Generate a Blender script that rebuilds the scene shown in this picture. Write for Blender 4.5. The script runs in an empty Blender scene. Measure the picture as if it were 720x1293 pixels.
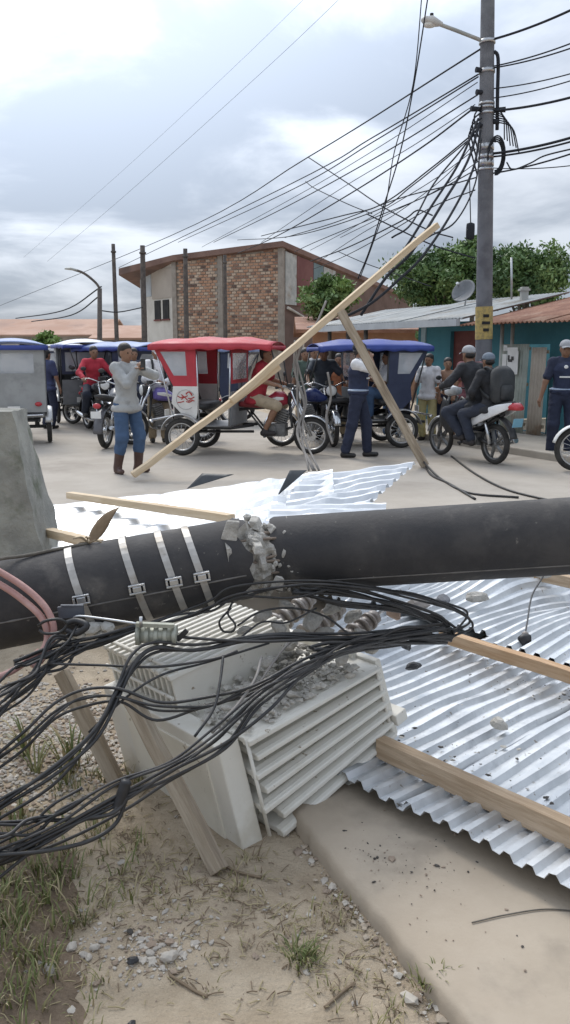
import bpy, bmesh, math, random
import numpy as np
from mathutils import Vector, Matrix, noise as mnoise

random.seed(7)
rng = np.random.default_rng(7)
R = math.radians
sc = bpy.context.scene
COL = sc.collection

# ------------------------------------------------------------------ camera
FPX, CX, CY = 1050.0, 360.0, 646.5          # focal length and centre in photo pixels (720 x 1293)
PITCH = R(10.97)
CAMZ = 1.6
cam_d = bpy.data.cameras.new('camera')
cam = bpy.data.objects.new('camera', cam_d)
COL.objects.link(cam)
cam.location = (0, 0, CAMZ)
cam.rotation_euler = (R(90) - PITCH, 0, 0)
cam_d.sensor_fit = 'VERTICAL'
cam_d.angle = 2 * math.atan(646.5 / FPX)
cam_d.clip_start = 0.05
cam_d.clip_end = 3000
sc.camera = cam

# ------------------------------------------------------------------ sky and sun
SUN_EL, SUN_AZ = R(50), R(-22)               # azimuth from +Y, negative = towards the left
sun_dir = Vector((math.sin(SUN_AZ) * math.cos(SUN_EL), math.cos(SUN_AZ) * math.cos(SUN_EL), math.sin(SUN_EL)))
world = bpy.data.worlds.new('World')
sc.world = world
world.use_nodes = True
wn, wl = world.node_tree.nodes, world.node_tree.links
wn.clear()


def wnode(t, **kw):
    n = wn.new(t)
    for k, v in kw.items():
        setattr(n, k, v)
    return n


def wmath(op, a, b=None, clamp=False):
    n = wnode('ShaderNodeMath', operation=op)
    n.use_clamp = clamp
    for i, v in enumerate((a, b)):
        if v is None:
            continue
        if isinstance(v, (int, float)):
            n.inputs[i].default_value = v
        else:
            wl.new(v, n.inputs[i])
    return n.outputs[0]


def wrange(v, a, b, c, d, smooth=True):
    n = wnode('ShaderNodeMapRange')
    n.interpolation_type = 'SMOOTHSTEP' if smooth else 'LINEAR'
    wl.new(v, n.inputs[0])
    for i, x in enumerate((a, b, c, d)):
        n.inputs[i + 1].default_value = x
    return n.outputs[0]


tc = wnode('ShaderNodeTexCoord')
sep = wnode('ShaderNodeSeparateXYZ')
wl.new(tc.outputs['Generated'], sep.inputs[0])
zc = wmath('ADD', wmath('MAXIMUM', sep.outputs['Z'], 0.0), 0.16)
comb = wnode('ShaderNodeCombineXYZ')
wl.new(wmath('DIVIDE', sep.outputs['X'], zc), comb.inputs[0])
wl.new(wmath('DIVIDE', sep.outputs['Y'], zc), comb.inputs[1])
comb.inputs[2].default_value = 3.7
n1 = wnode('ShaderNodeTexNoise')
n1.inputs['Scale'].default_value = 1.15
n1.inputs['Detail'].default_value = 9
n1.inputs['Roughness'].default_value = 0.55
n1.inputs['Distortion'].default_value = 0.25
wl.new(comb.outputs[0], n1.inputs['Vector'])
cloud = wrange(n1.outputs[0], 0.38, 0.64, 0.0, 1.0)
# thin cloud around the hidden sun: brighter towards it
dotn = wnode('ShaderNodeVectorMath', operation='DOT_PRODUCT')
wl.new(tc.outputs['Generated'], dotn.inputs[0])
dotn.inputs[1].default_value = sun_dir
glow = wrange(dotn.outputs['Value'], 0.64, 0.96, 0.0, 1.0)
elev = wrange(sep.outputs['Z'], 0.0, 0.55, 0.0, 1.0, False)
cm = wnode('ShaderNodeMix', data_type='RGBA')
wl.new(cloud, cm.inputs[0])
cm.inputs[6].default_value = (3.1, 3.55, 4.3, 1)
cm.inputs[7].default_value = (6.4, 6.85, 7.6, 1)
gain = wmath('ADD', wmath('ADD', wmath('MULTIPLY', elev, 0.66), 0.72), wmath('MULTIPLY', glow, 1.5))
sm = wnode('ShaderNodeVectorMath', operation='SCALE')
wl.new(cm.outputs[2], sm.inputs[0])
wl.new(gain, sm.inputs[3])
sky = wnode('ShaderNodeTexSky')
sky.sky_type = 'NISHITA'
sky.sun_disc = False
sky.sun_elevation = SUN_EL
sky.sun_rotation = SUN_AZ
mx = wnode('ShaderNodeMix', data_type='RGBA')
mx.inputs[0].default_value = 0.93             # overcast: the clouds cover nearly all of the clear sky
wl.new(sky.outputs[0], mx.inputs[6])
wl.new(sm.outputs[0], mx.inputs[7])
bg = wnode('ShaderNodeBackground')
bg.inputs[1].default_value = 0.1
wl.new(mx.outputs[2], bg.inputs[0])
wo = wnode('ShaderNodeOutputWorld')
wl.new(bg.outputs[0], wo.inputs[0])

sun_d = bpy.data.lights.new('sun', 'SUN')
sun_d.energy = 1.45
sun_d.angle = R(22)
sun_d.color = (1.0, 0.94, 0.85)
sun = bpy.data.objects.new('sun', sun_d)
COL.objects.link(sun)
sun.rotation_euler = (-sun_dir).to_track_quat('-Z', 'Y').to_euler()
sun.location = (0, 0, 30)

sc.view_settings.view_transform = 'Standard'
sc.view_settings.look = 'None'
sc.view_settings.exposure = 0.43
sc.view_settings.gamma = 1.0
sc.view_settings.use_curve_mapping = False


# ------------------------------------------------------------------ where a photo pixel lies in the place
def ray(px, py):
    x, u = (px - CX) / FPX, (CY - py) / FPX
    cp, sp = math.cos(PITCH), math.sin(PITCH)
    return Vector((x, cp + u * sp, -sp + u * cp))


def at(px, py, Y):
    d = ray(px, py)
    return Vector((0, 0, CAMZ)) + d * (Y / d.y)


def gnd(px, py, z=0.0):
    d = ray(px, py)
    return Vector((0, 0, CAMZ)) + d * ((z - CAMZ) / d.z)


# ------------------------------------------------------------------ materials
MATS = {}


def mat(name, c1, c2=None, scale=8.0, rough=0.7, bump=0.0, bscale=40.0, metal=0.0, stretch=None, c3=None, s3=1.5, alpha=1.0, detail=5.0,
        contrast=(0.35, 0.65), spec=0.5, rvar=0.0, speck=None):
    """A procedural surface: two colours mixed by noise, a third in larger patches, and fine relief."""
    if name in MATS:
        return MATS[name]
    m = bpy.data.materials.new(name)
    m.use_nodes = True
    nt = m.node_tree
    N, L = nt.nodes, nt.links
    b = N['Principled BSDF']
    b.inputs['Roughness'].default_value = rough
    b.inputs['Metallic'].default_value = metal
    b.inputs['Alpha'].default_value = alpha
    b.inputs['Specular IOR Level'].default_value = spec
    c1 = (*c1, 1)
    b.inputs['Base Color'].default_value = c1
    t = N.new('ShaderNodeTexCoord')
    vec = t.outputs['Object']
    if stretch:
        mp = N.new('ShaderNodeMapping')
        mp.inputs['Scale'].default_value = stretch
        L.new(vec, mp.inputs[0])
        vec = mp.outputs[0]

    def noise(sc_, det):
        n = N.new('ShaderNodeTexNoise')
        n.inputs['Scale'].default_value = sc_
        n.inputs['Detail'].default_value = det
        n.inputs['Roughness'].default_value = 0.62
        L.new(vec, n.inputs['Vector'])
        return n.outputs[0]

    def rng_(v, a, bb, c=0.0, d=1.0):
        r = N.new('ShaderNodeMapRange')
        r.interpolation_type = 'SMOOTHSTEP'
        L.new(v, r.inputs[0])
        for i, x in enumerate((a, bb, c, d)):
            r.inputs[i + 1].default_value = x
        return r.outputs[0]
    if c2:
        nz = noise(scale, detail)
        f = rng_(nz, *contrast)
        mxn = N.new('ShaderNodeMix')
        mxn.data_type = 'RGBA'
        L.new(f, mxn.inputs[0])
        mxn.inputs[6].default_value = c1
        mxn.inputs[7].default_value = (*c2, 1)
        out = mxn.outputs[2]
        if c3:
            f3 = rng_(noise(s3, 6), 0.52, 0.68)
            m3 = N.new('ShaderNodeMix')
            m3.data_type = 'RGBA'
            L.new(f3, m3.inputs[0])
            L.new(out, m3.inputs[6])
            m3.inputs[7].default_value = (*c3, 1)
            out = m3.outputs[2]
        if speck:
            f4 = rng_(noise(speck[1], 3), speck[2], speck[2] + 0.06)
            m4 = N.new('ShaderNodeMix')
            m4.data_type = 'RGBA'
            L.new(f4, m4.inputs[0])
            L.new(out, m4.inputs[6])
            m4.inputs[7].default_value = (*speck[0], 1)
            out = m4.outputs[2]
        L.new(out, b.inputs['Base Color'])
        if rvar:
            L.new(rng_(nz, 0.3, 0.7, max(0.02, rough - rvar), min(1, rough + rvar)), b.inputs['Roughness'])
    if bump:
        bp = N.new('ShaderNodeBump')
        bp.inputs['Strength'].default_value = min(1.0, bump)
        bp.inputs['Distance'].default_value = 0.02
        L.new(noise(bscale, 6), bp.inputs['Height'])
        L.new(bp.outputs[0], b.inputs['Normal'])
    MATS[name] = m
    return m


# ------------------------------------------------------------------ mesh builder
WL = {}
MESHES = {}


def wloc(o):
    return WL.get(o.name, Vector((0, 0, 0))) if o else Vector((0, 0, 0))


def tag(o, label=None, cat=None, group=None, kind=None):
    for k, v in (('label', label), ('category', cat), ('group', group), ('kind', kind)):
        if v:
            o[k] = v
    return o


def thing(name, label, cat, loc=(0, 0, 0), group=None):
    o = bpy.data.objects.new(name, None)
    COL.objects.link(o)
    o.location = loc
    WL[o.name] = Vector(loc)
    return tag(o, label, cat, group)


def place(o, loc, rz=0.0, rot=None):
    o.location = loc
    o.rotation_euler = rot if rot else (0, 0, rz)
    return o


def link(name, me, parent=None, loc=None):
    o = bpy.data.objects.new(name, me)
    COL.objects.link(o)
    if parent:
        o.parent = parent
    if loc is not None:
        o.location = loc
    return o


def copy_tree(o, parent=None):
    c = o.copy()
    COL.objects.link(c)
    c.parent = parent
    for ch in list(o.children):
        copy_tree(ch, c)
    return c


def spline(pts, n=8):
    """Catmull-Rom through the points."""
    P = [Vector(p) for p in pts]
    if len(P) < 3:
        return P
    out = []
    Q = [P[0] * 2 - P[1]] + P + [P[-1] * 2 - P[-2]]
    for i in range(1, len(Q) - 2):
        a, b, c, d = Q[i - 1], Q[i], Q[i + 1], Q[i + 2]
        for k in range(n):
            t = k / n
            out.append(0.5 * (2 * b + (c - a) * t + (2 * a - 5 * b + 4 * c - d) * t * t + (3 * b - a - 3 * c + d) * t ** 3))
    out.append(P[-1])
    return out


class MB:
    def __init__(s):
        s.v, s.f, s.m, s.s = [], [], [], []

    def add(s, vs, fs, mi=0, smooth=False):
        o = len(s.v)
        s.v.extend([tuple(v) for v in vs])
        for f in fs:
            s.f.append(tuple(i + o for i in f))
            s.m.append(mi)
            s.s.append(smooth)
        return s

    def hexa(s, c, mi=0):
        """c: eight corners, bottom ring of four, then top ring of four."""
        return s.add(c, [(3, 2, 1, 0), (4, 5, 6, 7), (0, 1, 5, 4), (1, 2, 6, 5), (2, 3, 7, 6), (3, 0, 4, 7)], mi)

    def box(s, c, d, M=None, mi=0):
        c = Vector(c)
        x, y, z = d[0] / 2, d[1] / 2, d[2] / 2
        vs = [Vector(p) for p in ((-x, -y, -z), (x, -y, -z), (x, y, -z), (-x, y, -z), (-x, -y, z), (x, -y, z), (x, y, z), (-x, y, z))]
        if M is not None:
            vs = [M @ v for v in vs]
        return s.hexa([v + c for v in vs], mi)

    def bar(s, a, b, w, h, up=(0, 0, 1), mi=0, w2=None, h2=None):
        a, b = Vector(a), Vector(b)
        d = (b - a).normalized()
        up = Vector(up)
        if abs(d.dot(up)) > 0.98:
            up = Vector((1, 0, 0))
        sd = d.cross(up).normalized()
        u = sd.cross(d)
        w2, h2 = w2 or w, h2 or h
        c = []
        for p, ww, hh in ((a, w, h), (b, w2, h2)):
            c += [p - sd * ww / 2 - u * hh / 2, p + sd * ww / 2 - u * hh / 2, p + sd * ww / 2 + u * hh / 2, p - sd * ww / 2 + u * hh / 2]
        return s.hexa(c, mi)

    def tube(s, pts, r, n=8, mi=0, cap=True, smooth=True):
        P = [Vector(p) for p in pts]
        rr = r if isinstance(r, (list, tuple)) else [r] * len(P)
        vs, fs = [], []
        t0 = (P[1] - P[0]).normalized()
        a = t0.orthogonal().normalized()
        for i, p in enumerate(P):
            t = (P[min(i + 1, len(P) - 1)] - P[max(i - 1, 0)])
            t = t.normalized() if t.length > 1e-9 else t0
            a = (a - t * a.dot(t))
            a = a.normalized() if a.length > 1e-6 else t.orthogonal().normalized()
            b = t.cross(a)
            for k in range(n):
                an = 2 * math.pi * k / n
                vs.append(p + (a * math.cos(an) + b * math.sin(an)) * rr[i])
        for i in range(len(P) - 1):
            for k in range(n):
                k2 = (k + 1) % n
                fs.append((i * n + k, i * n + k2, (i + 1) * n + k2, (i + 1) * n + k))
        s.add(vs, fs, mi, smooth)
        if cap:
            o = len(s.v) - len(vs)
            s.f.append(tuple(o + k for k in reversed(range(n))))
            s.f.append(tuple(o + (len(P) - 1) * n + k for k in range(n)))
            s.m += [mi, mi]
            s.s += [False, False]
        return s

    def cyl(s, a, b, r, r2=None, n=14, mi=0):
        return s.tube([a, b], [r, r if r2 is None else r2], n, mi)

    def ball(s, c, r, n=12, m=8, M=None, mi=0):
        c = Vector(c)
        r = r if isinstance(r, (list, tuple)) else (r, r, r)
        vs = []
        for i in range(m + 1):
            th = math.pi * i / m
            for k in range(n):
                ph = 2 * math.pi * k / n
                v = Vector((r[0] * math.sin(th) * math.cos(ph), r[1] * math.sin(th) * math.sin(ph), r[2] * math.cos(th)))
                vs.append((M @ v if M is not None else v) + c)
        fs = []
        for i in range(m):
            for k in range(n):
                k2 = (k + 1) % n
                fs.append((i * n + k, (i + 1) * n + k, (i + 1) * n + k2, i * n + k2))
        return s.add(vs, fs, mi, True)

    def torus(s, c, R_, r, axis='y', n=28, m=8, rz=None, mi=0, a0=0.0, a1=2 * math.pi):
        c = Vector(c)
        rz = rz or r
        full = abs(a1 - a0 - 2 * math.pi) < 1e-6
        vs, fs = [], []
        cnt = n if full else n + 1
        for i in range(cnt):
            a = a0 + (a1 - a0) * i / n
            for k in range(m):
                b = 2 * math.pi * k / m
                q, h = R_ + r * math.cos(b), rz * math.sin(b)
                if axis == 'y':
                    vs.append(c + Vector((q * math.cos(a), h, q * math.sin(a))))
                elif axis == 'z':
                    vs.append(c + Vector((q * math.cos(a), q * math.sin(a), h)))
                else:
                    vs.append(c + Vector((h, q * math.cos(a), q * math.sin(a))))
        for i in range(n):
            i2 = (i + 1) % cnt if full else i + 1
            for k in range(m):
                k2 = (k + 1) % m
                fs.append((i * m + k, i2 * m + k, i2 * m + k2, i * m + k2))
        return s.add(vs, fs, mi, True)

    def loft(s, secs, n=14, p=2.6, mi=0):
        """secs: (centre, half width in y, half height in z), along x; superellipse sections."""
        vs, fs = [], []
        for c, ry, rz in secs:
            c = Vector(c)
            for k in range(n):
                a = 2 * math.pi * k / n
                ca, sa = math.cos(a), math.sin(a)
                vs.append(c + Vector((0, ry * math.copysign(abs(ca) ** (2 / p), ca), rz * math.copysign(abs(sa) ** (2 / p), sa))))
        for i in range(len(secs) - 1):
            for k in range(n):
                k2 = (k + 1) % n
                fs.append((i * n + k, i * n + k2, (i + 1) * n + k2, (i + 1) * n + k))
        s.add(vs, fs, mi, True)
        o = len(s.v) - len(vs)
        s.f.append(tuple(o + k for k in reversed(range(n))))
        s.f.append(tuple(o + (len(secs) - 1) * n + k for k in range(n)))
        s.m += [mi, mi]
        s.s += [True, True]
        return s

    def grid(s, fn, nu, nv, mi=0, smooth=True):
        vs = [fn(i / nu, j / nv) for j in range(nv + 1) for i in range(nu + 1)]
        fs = []
        for j in range(nv):
            for i in range(nu):
                a = j * (nu + 1) + i
                fs.append((a, a + 1, a + nu + 2, a + nu + 1))
        return s.add(vs, fs, mi, smooth)

    def prism(s, poly, axis, a, b, mi=0):
        """poly: 2-D outline; axis 'y' -> (x,z) swept from y=a to y=b; 'x' -> (y,z); 'z' -> (x,y)."""
        def pt(p, h):
            return {'y': (p[0], h, p[1]), 'x': (h, p[0], p[1]), 'z': (p[0], p[1], h)}[axis]
        n = len(poly)
        vs = [pt(p, a) for p in poly] + [pt(p, b) for p in poly]
        fs = [tuple(reversed(range(n))), tuple(range(n, 2 * n))]
        fs += [(i, (i + 1) % n, n + (i + 1) % n, n + i) for i in range(n)]
        return s.add(vs, fs, mi)

    def frame4(s, outer, inner, off, mi=0):
        """A four-sided panel with a four-sided hole; off: thickness vector."""
        off = Vector(off)
        o = [Vector(p) for p in outer]
        i_ = [Vector(p) for p in inner]
        for k in range(4):
            k2 = (k + 1) % 4
            s.hexa([o[k], o[k2], i_[k2], i_[k], o[k] + off, o[k2] + off, i_[k2] + off, i_[k] + off], mi)
        return s

    def mesh(s, name, mats, origin=(0, 0, 0)):
        me = bpy.data.meshes.new(name)
        O = Vector(origin)
        v = np.array(s.v, dtype=np.float64) - np.array(O)
        me.from_pydata(v.tolist(), [], s.f)
        for m in (mats if isinstance(mats, (list, tuple)) else [mats]):
            me.materials.append(m)
        me.polygons.foreach_set('material_index', s.m)
        me.polygons.foreach_set('use_smooth', s.s)
        me.update()
        return me

    def build(s, name, mats, parent=None, bev=0.0, solid=0.0, loc=None):
        """Links the shapes as ONE mesh object. Coordinates are world ones; top-level meshes get their origin at their base."""
        if parent:
            org = wloc(parent)
            o = link(name, s.mesh(name, mats, org), parent)
            WL[o.name] = org
        else:
            a = np.array(s.v)
            lo, hi = a.min(0), a.max(0)
            org = Vector(((lo[0] + hi[0]) / 2, (lo[1] + hi[1]) / 2, lo[2]))
            o = link(name, s.mesh(name, mats, org))
            o.location = org
            WL[o.name] = org
        if solid:
            md = o.modifiers.new('thickness', 'SOLIDIFY')
            md.thickness = solid
            md.offset = 0
        if bev:
            md = o.modifiers.new('edge', 'BEVEL')
            md.width = bev
            md.segments = 2
            md.limit_method = 'ANGLE'
        return o


# ------------------------------------------------------------------ numpy value noise
def vnoise(x, y, seed=0):
    xi, yi = np.floor(x).astype(np.int64), np.floor(y).astype(np.int64)
    xf, yf = x - xi, y - yi

    def h(a, b):
        n = (a * 374761393 + b * 668265263 + seed * 974711) & 0x7fffffff
        n = (n ^ (n >> 13)) * 1274126177 & 0x7fffffff
        return ((n ^ (n >> 16)) & 0xffff) / 65535.0
    u, v = xf * xf * (3 - 2 * xf), yf * yf * (3 - 2 * yf)
    return (h(xi, yi) * (1 - u) + h(xi + 1, yi) * u) * (1 - v) + (h(xi, yi + 1) * (1 - u) + h(xi + 1, yi + 1) * u) * v


def fbm(x, y, seed=0, oct_=4):
    t, a, s = 0, 0.5, 1.0
    for o in range(oct_):
        t = t + a * (vnoise(x * s, y * s, seed + o * 17) - 0.5)
        a, s = a * 0.5, s * 2.03
    return t


def fast_mesh(name, V, Fq, mats, mi=None, smooth=False):
    """V (n,3), Fq (m,k) numpy arrays -> mesh."""
    me = bpy.data.meshes.new(name)
    k = Fq.shape[1]
    me.vertices.add(len(V))
    me.vertices.foreach_set('co', V.astype(np.float32).ravel())
    me.loops.add(Fq.size)
    me.loops.foreach_set('vertex_index', Fq.astype(np.int32).ravel())
    me.polygons.add(len(Fq))
    me.polygons.foreach_set('loop_start', (np.arange(len(Fq)) * k).astype(np.int32))
    me.polygons.foreach_set('loop_total', np.full(len(Fq), k, np.int32))
    for m in (mats if isinstance(mats, (list, tuple)) else [mats]):
        me.materials.append(m)
    if mi is not None:
        me.polygons.foreach_set('material_index', np.asarray(mi, np.int32))
    me.polygons.foreach_set('use_smooth', np.full(len(Fq), bool(smooth)))
    me.update(calc_edges=True)
    me.validate()
    return me

# ================================================================== materials
m_dirt = mat('dirt', (0.38, 0.305, 0.215), (0.48, 0.395, 0.29), 5.0, 0.95, 0.8, 70, c3=(0.26, 0.205, 0.145), s3=1.7, contrast=(0.36, 0.64), detail=13)
m_road = mat('road_dust', (0.365, 0.325, 0.275), (0.42, 0.378, 0.325), 1.2, 0.93, 0.25, 30, c3=(0.29, 0.255, 0.215), s3=0.45, detail=9)
m_slab = mat('slab_concrete', (0.385, 0.32, 0.245), (0.435, 0.368, 0.288), 2.2, 0.88, 0.12, 60, c3=(0.31, 0.262, 0.205), s3=2.0)
m_walk = mat('walk_concrete', (0.38, 0.34, 0.29), (0.46, 0.42, 0.36), 1.5, 0.9, 0.2, 30)
m_wood = mat('sawn_timber', (0.47, 0.33, 0.205), (0.60, 0.45, 0.30), 5.0, 0.75, 0.25, 30, stretch=(1, 1, 1), c3=(0.30, 0.21, 0.14), s3=2.5)
m_wood_pale = mat('pale_timber', (0.56, 0.43, 0.275), (0.68, 0.55, 0.385), 6.0, 0.75, 0.2, 30, stretch=(0.35, 4, 4), c3=(0.50, 0.37, 0.23), s3=3.0)
m_wood_grey = mat('weathered_timber', (0.31, 0.25, 0.18), (0.45, 0.38, 0.29), 8.0, 0.85, 0.3, 30, stretch=(0.35, 4, 4), c3=(0.22, 0.17, 0.12), s3=3.0)
m_polewood = mat('pole_timber', (0.085, 0.075, 0.07), (0.14, 0.12, 0.105), 6.0, 0.9, 0.3, 20)
m_polecon = mat('pole_concrete', (0.13, 0.135, 0.15), (0.19, 0.195, 0.21), 3.0, 0.85, 0.25, 40, c3=(0.10, 0.10, 0.11), s3=1.2)
m_black = mat('black_rubber', (0.018, 0.018, 0.02), (0.032, 0.032, 0.034), 14.0, 0.5, 0.1, 60)
m_cable = mat('cable_sheath', (0.016, 0.016, 0.017), (0.045, 0.043, 0.042), 9.0, 0.45, 0.15, 60, rvar=0.15)
m_wire = mat('overhead_wire', (0.035, 0.038, 0.045), None, rough=0.85, spec=0.15)
m_galv = mat('galvanised', (0.53, 0.55, 0.565), (0.69, 0.71, 0.725), 5.0, 0.48, 0.08, 90, metal=0.7, c3=(0.45, 0.47, 0.49), s3=2.4, rvar=0.14, detail=9, speck=((0.30, 0.27, 0.23), 30, 0.66))
m_galv_new = mat('new_zinc', (0.66, 0.675, 0.69), (0.56, 0.58, 0.60), 3.0, 0.38, 0.04, 90, metal=0.6, rvar=0.1)
m_zinc_old = mat('old_zinc', (0.36, 0.37, 0.35), (0.48, 0.48, 0.45), 3.0, 0.6, 0.1, 40, metal=0.25, c3=(0.30, 0.24, 0.18), s3=1.2)
m_rust = mat('rusty_roof', (0.22, 0.10, 0.065), (0.33, 0.17, 0.11), 2.5, 0.8, 0.2, 30, c3=(0.40, 0.26, 0.19), s3=1.0)
m_tile = mat('terracotta_roof', (0.40, 0.24, 0.17), (0.50, 0.33, 0.25), 0.6, 0.9, 0.2, 8, c3=(0.34, 0.22, 0.17), s3=0.3)
m_teal = mat('teal_paint', (0.05, 0.19, 0.235), (0.065, 0.235, 0.285), 1.5, 0.75, 0.1, 20, c3=(0.045, 0.15, 0.18), s3=0.8)
m_plaster = mat('plaster', (0.54, 0.51, 0.455), (0.64, 0.61, 0.55), 1.2, 0.9, 0.15, 15, c3=(0.36, 0.33, 0.29), s3=0.6)
m_white = mat('white_paint', (0.72, 0.72, 0.70), (0.80, 0.80, 0.78), 6.0, 0.5)
m_concrete = mat('grey_concrete', (0.28, 0.27, 0.25), (0.37, 0.36, 0.33), 3.0, 0.92, 0.35, 30, c3=(0.22, 0.21, 0.20), s3=1.0)
m_steel = mat('steel', (0.55, 0.56, 0.57), (0.45, 0.46, 0.47), 10, 0.35, metal=0.9)
m_dark = mat('dark_interior', (0.02, 0.02, 0.022), (0.035, 0.033, 0.03), 3, 0.9)
m_redwood = mat('dark_red_paint', (0.13, 0.035, 0.03), (0.18, 0.055, 0.045), 3, 0.7)
BR = [mat('brick_cream', (0.48, 0.36, 0.265), (0.56, 0.43, 0.325), 3, 0.95), mat('brick_orange', (0.42, 0.24, 0.155), (0.49, 0.29, 0.19), 3, 0.95),
      mat('brick_brown', (0.26, 0.15, 0.105), (0.32, 0.19, 0.135), 3, 0.95), mat('brick_dark', (0.14, 0.09, 0.07), (0.19, 0.125, 0.1), 3, 0.95)]
LEAF = [mat('leaf_deep', (0.055, 0.11, 0.034), (0.07, 0.13, 0.042), 2, 0.6), mat('leaf_mid', (0.095, 0.17, 0.052), (0.12, 0.20, 0.065), 2, 0.6),
        mat('leaf_light', (0.17, 0.265, 0.085), (0.20, 0.29, 0.10), 2, 0.6)]
LEAFY = [mat('leaf_lime', (0.15, 0.25, 0.06), (0.20, 0.30, 0.08), 2, 0.6), mat('leaf_lime_deep', (0.08, 0.16, 0.04), (0.11, 0.2, 0.05), 2, 0.6)]

# ================================================================== ground
def axis(lo, hi, fine_lo, fine_hi, step):
    a = list(np.arange(fine_lo, fine_hi + 1e-6, step))
    x, d = fine_hi, step
    while x < hi:
        d *= 1.35
        x += d
        a.append(x)
    x, d, pre = fine_lo, step, []
    while x > lo:
        d *= 1.35
        x -= d
        pre.append(x)
    return np.array(pre[::-1] + a)


SLAB_A, SLAB_D = Vector((0.075, 2.46, 0)), Vector((-0.405, 0.914, 0))   # a point on the slab's edge and the way it runs
SLAB_Z = 0.055


def ground_z(x, y):
    """Height of the dirt: rough near the collapsed roof, a muddy runnel along the left, flat out on the street."""
    near = np.clip((5.0 - y) / 0.8, 0, 1)
    z = (fbm(x * 1.6, y * 1.6, 3) * 0.075 + fbm(x * 9, y * 9, 5, 3) * 0.022) * near
    path = np.exp(-((x + 0.60 + 0.12 * (y - 1.8) + 0.06 * np.sin(y * 3)) / 0.13) ** 2) * np.clip((2.75 - y) / 0.5, 0, 1)
    z = z - 0.045 * path
    z = z + 0.05 * np.exp(-((x + 1.1) / 0.35) ** 2) * near
    # keep the dirt below the slab
    side = (x - SLAB_A.x) * SLAB_D.y - (y - SLAB_A.y) * SLAB_D.x
    z = np.where(side > 0.05, np.minimum(z, -0.01), z)
    z = z - 0.03 * (1 - near)
    return z


gx = axis(-500, 500, -2.6, 2.4, 0.03)
gy = axis(-60, 1500, 1.1, 5.4, 0.03)
GX, GY = np.meshgrid(gx, gy)
GV = np.stack([GX.ravel(), GY.ravel(), ground_z(GX, GY).ravel()], 1)
nx, ny = len(gx), len(gy)
ii = (np.arange(ny - 1)[:, None] * nx + np.arange(nx - 1)[None, :]).ravel()
GF = np.stack([ii, ii + 1, ii + nx + 1, ii + nx], 1)
ground = tag(link('ground', fast_mesh('ground', GV, GF, m_dirt, smooth=True)), 'tan dirt ground with patches of dried mud', 'ground', kind='structure')

# the street: runs across in front and away to the left between the houses
F0, FD, FN = Vector((5.0, 14.6, 0)), Vector((-0.431, 0.902, 0)), Vector((-0.902, -0.431, 0))   # house front: a point, its run, its outward side
K = lambda t, w=2.0, z=0.0: F0 + FD * t + FN * w + Vector((0, 0, z))
mb = MB()
rp = [(-60, 5.6), (-8, 5.5), (-2, 5.35), (2, 5.45), (8, 5.3), (60, 5.4), (60, 9.0)] + [tuple(K(t)[:2]) for t in (-7, 8)] + [(-4, 34), (-12, 60), (-22, 120), (-60, 120)]
mb.add([(p[0], p[1], 0.006) for p in rp], [tuple(range(len(rp)))])
road = tag(mb.build('road', m_road), 'dusty grey street surface', 'road', kind='structure')

# foreground slab with a worn, chipped edge
mb = MB()
edge = []
for i in range(190):
    t = -1.6 + i * 0.025
    w = 0.006 * mnoise.noise(Vector((t * 4.3, 1.2, 0))) + 0.007 * mnoise.noise(Vector((t * 15, 5.2, 0))) + 0.006 * mnoise.noise(Vector((t * 41, 2.2, 0)))
    p = SLAB_A + SLAB_D * t + Vector((SLAB_D.y, -SLAB_D.x, 0)) * w
    edge.append(p)
far = Vector((5.0, 5.2, 0))
rows = []
for k, (off, z) in enumerate(((0.004, -0.06), (0.008, 0.02), (0.014, SLAB_Z - 0.012), (0.026, SLAB_Z - 0.002), (0.07, SLAB_Z))):
    rows.append([p + Vector((SLAB_D.y, -SLAB_D.x, 0)) * (off + 0.006 * mnoise.noise(Vector((i * 0.7, k, 2)))) + Vector((0, 0, z)) for i, p in enumerate(edge)])
for m_ in range(1, 45):
    rows.append([p + Vector((SLAB_D.y, -SLAB_D.x, 0)) * (0.07 + m_ * 0.09) + Vector((0, 0, SLAB_Z + 0.004 * mnoise.noise(Vector((p.x * 3, p.y * 3, m_ * 0.3))))) for p in edge])
vs = [v for r in rows for v in r]
n_ = len(edge)
mb.add(vs, [(j * n_ + i, (j + 1) * n_ + i, (j + 1) * n_ + i + 1, j * n_ + i + 1) for j in range(len(rows) - 1) for i in range(n_ - 1)], 0, True)
slab = tag(mb.build('pavement', m_slab), 'smooth tan concrete slab with a worn edge', 'pavement', kind='structure')

# far sidewalk with its kerb
mb = MB()
a, b, c, d = K(-7), K(8), K(8, 0.0), K(-7, 0.0)
mb.hexa([Vector((p.x, p.y, -0.02)) for p in (a, b, c, d)] + [Vector((p.x, p.y, 0.12)) for p in (a, b, c, d)])
tag(mb.build('sidewalk', m_walk, bev=0.02), 'raised concrete sidewalk before the teal house', 'sidewalk', kind='structure')


# ================================================================== buildings
def facade(p0, d, length, h, openings, thick, n, z0=0.0, mb=None):
    """Wall strips around openings (s0, s1, z0, z1); n: outward side, the wall's thickness goes inwards."""
    mb = mb or MB()
    p0, d, n = Vector(p0), Vector(d), Vector(n)

    def blk(s0, s1, za, zb):
        if s1 - s0 < 1e-4 or zb - za < 1e-4:
            return
        q = [p0 + d * s0, p0 + d * s1, p0 + d * s1 - n * thick, p0 + d * s0 - n * thick]
        mb.hexa([Vector((p.x, p.y, za)) for p in q] + [Vector((p.x, p.y, zb)) for p in q])
    s = 0
    for (s0, s1, za, zb) in sorted(openings):
        blk(s, s0, z0, h)
        blk(s0, s1, z0, za)
        blk(s0, s1, zb, h)
        s = s1
    blk(s, length, z0, h)
    return mb


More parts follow.
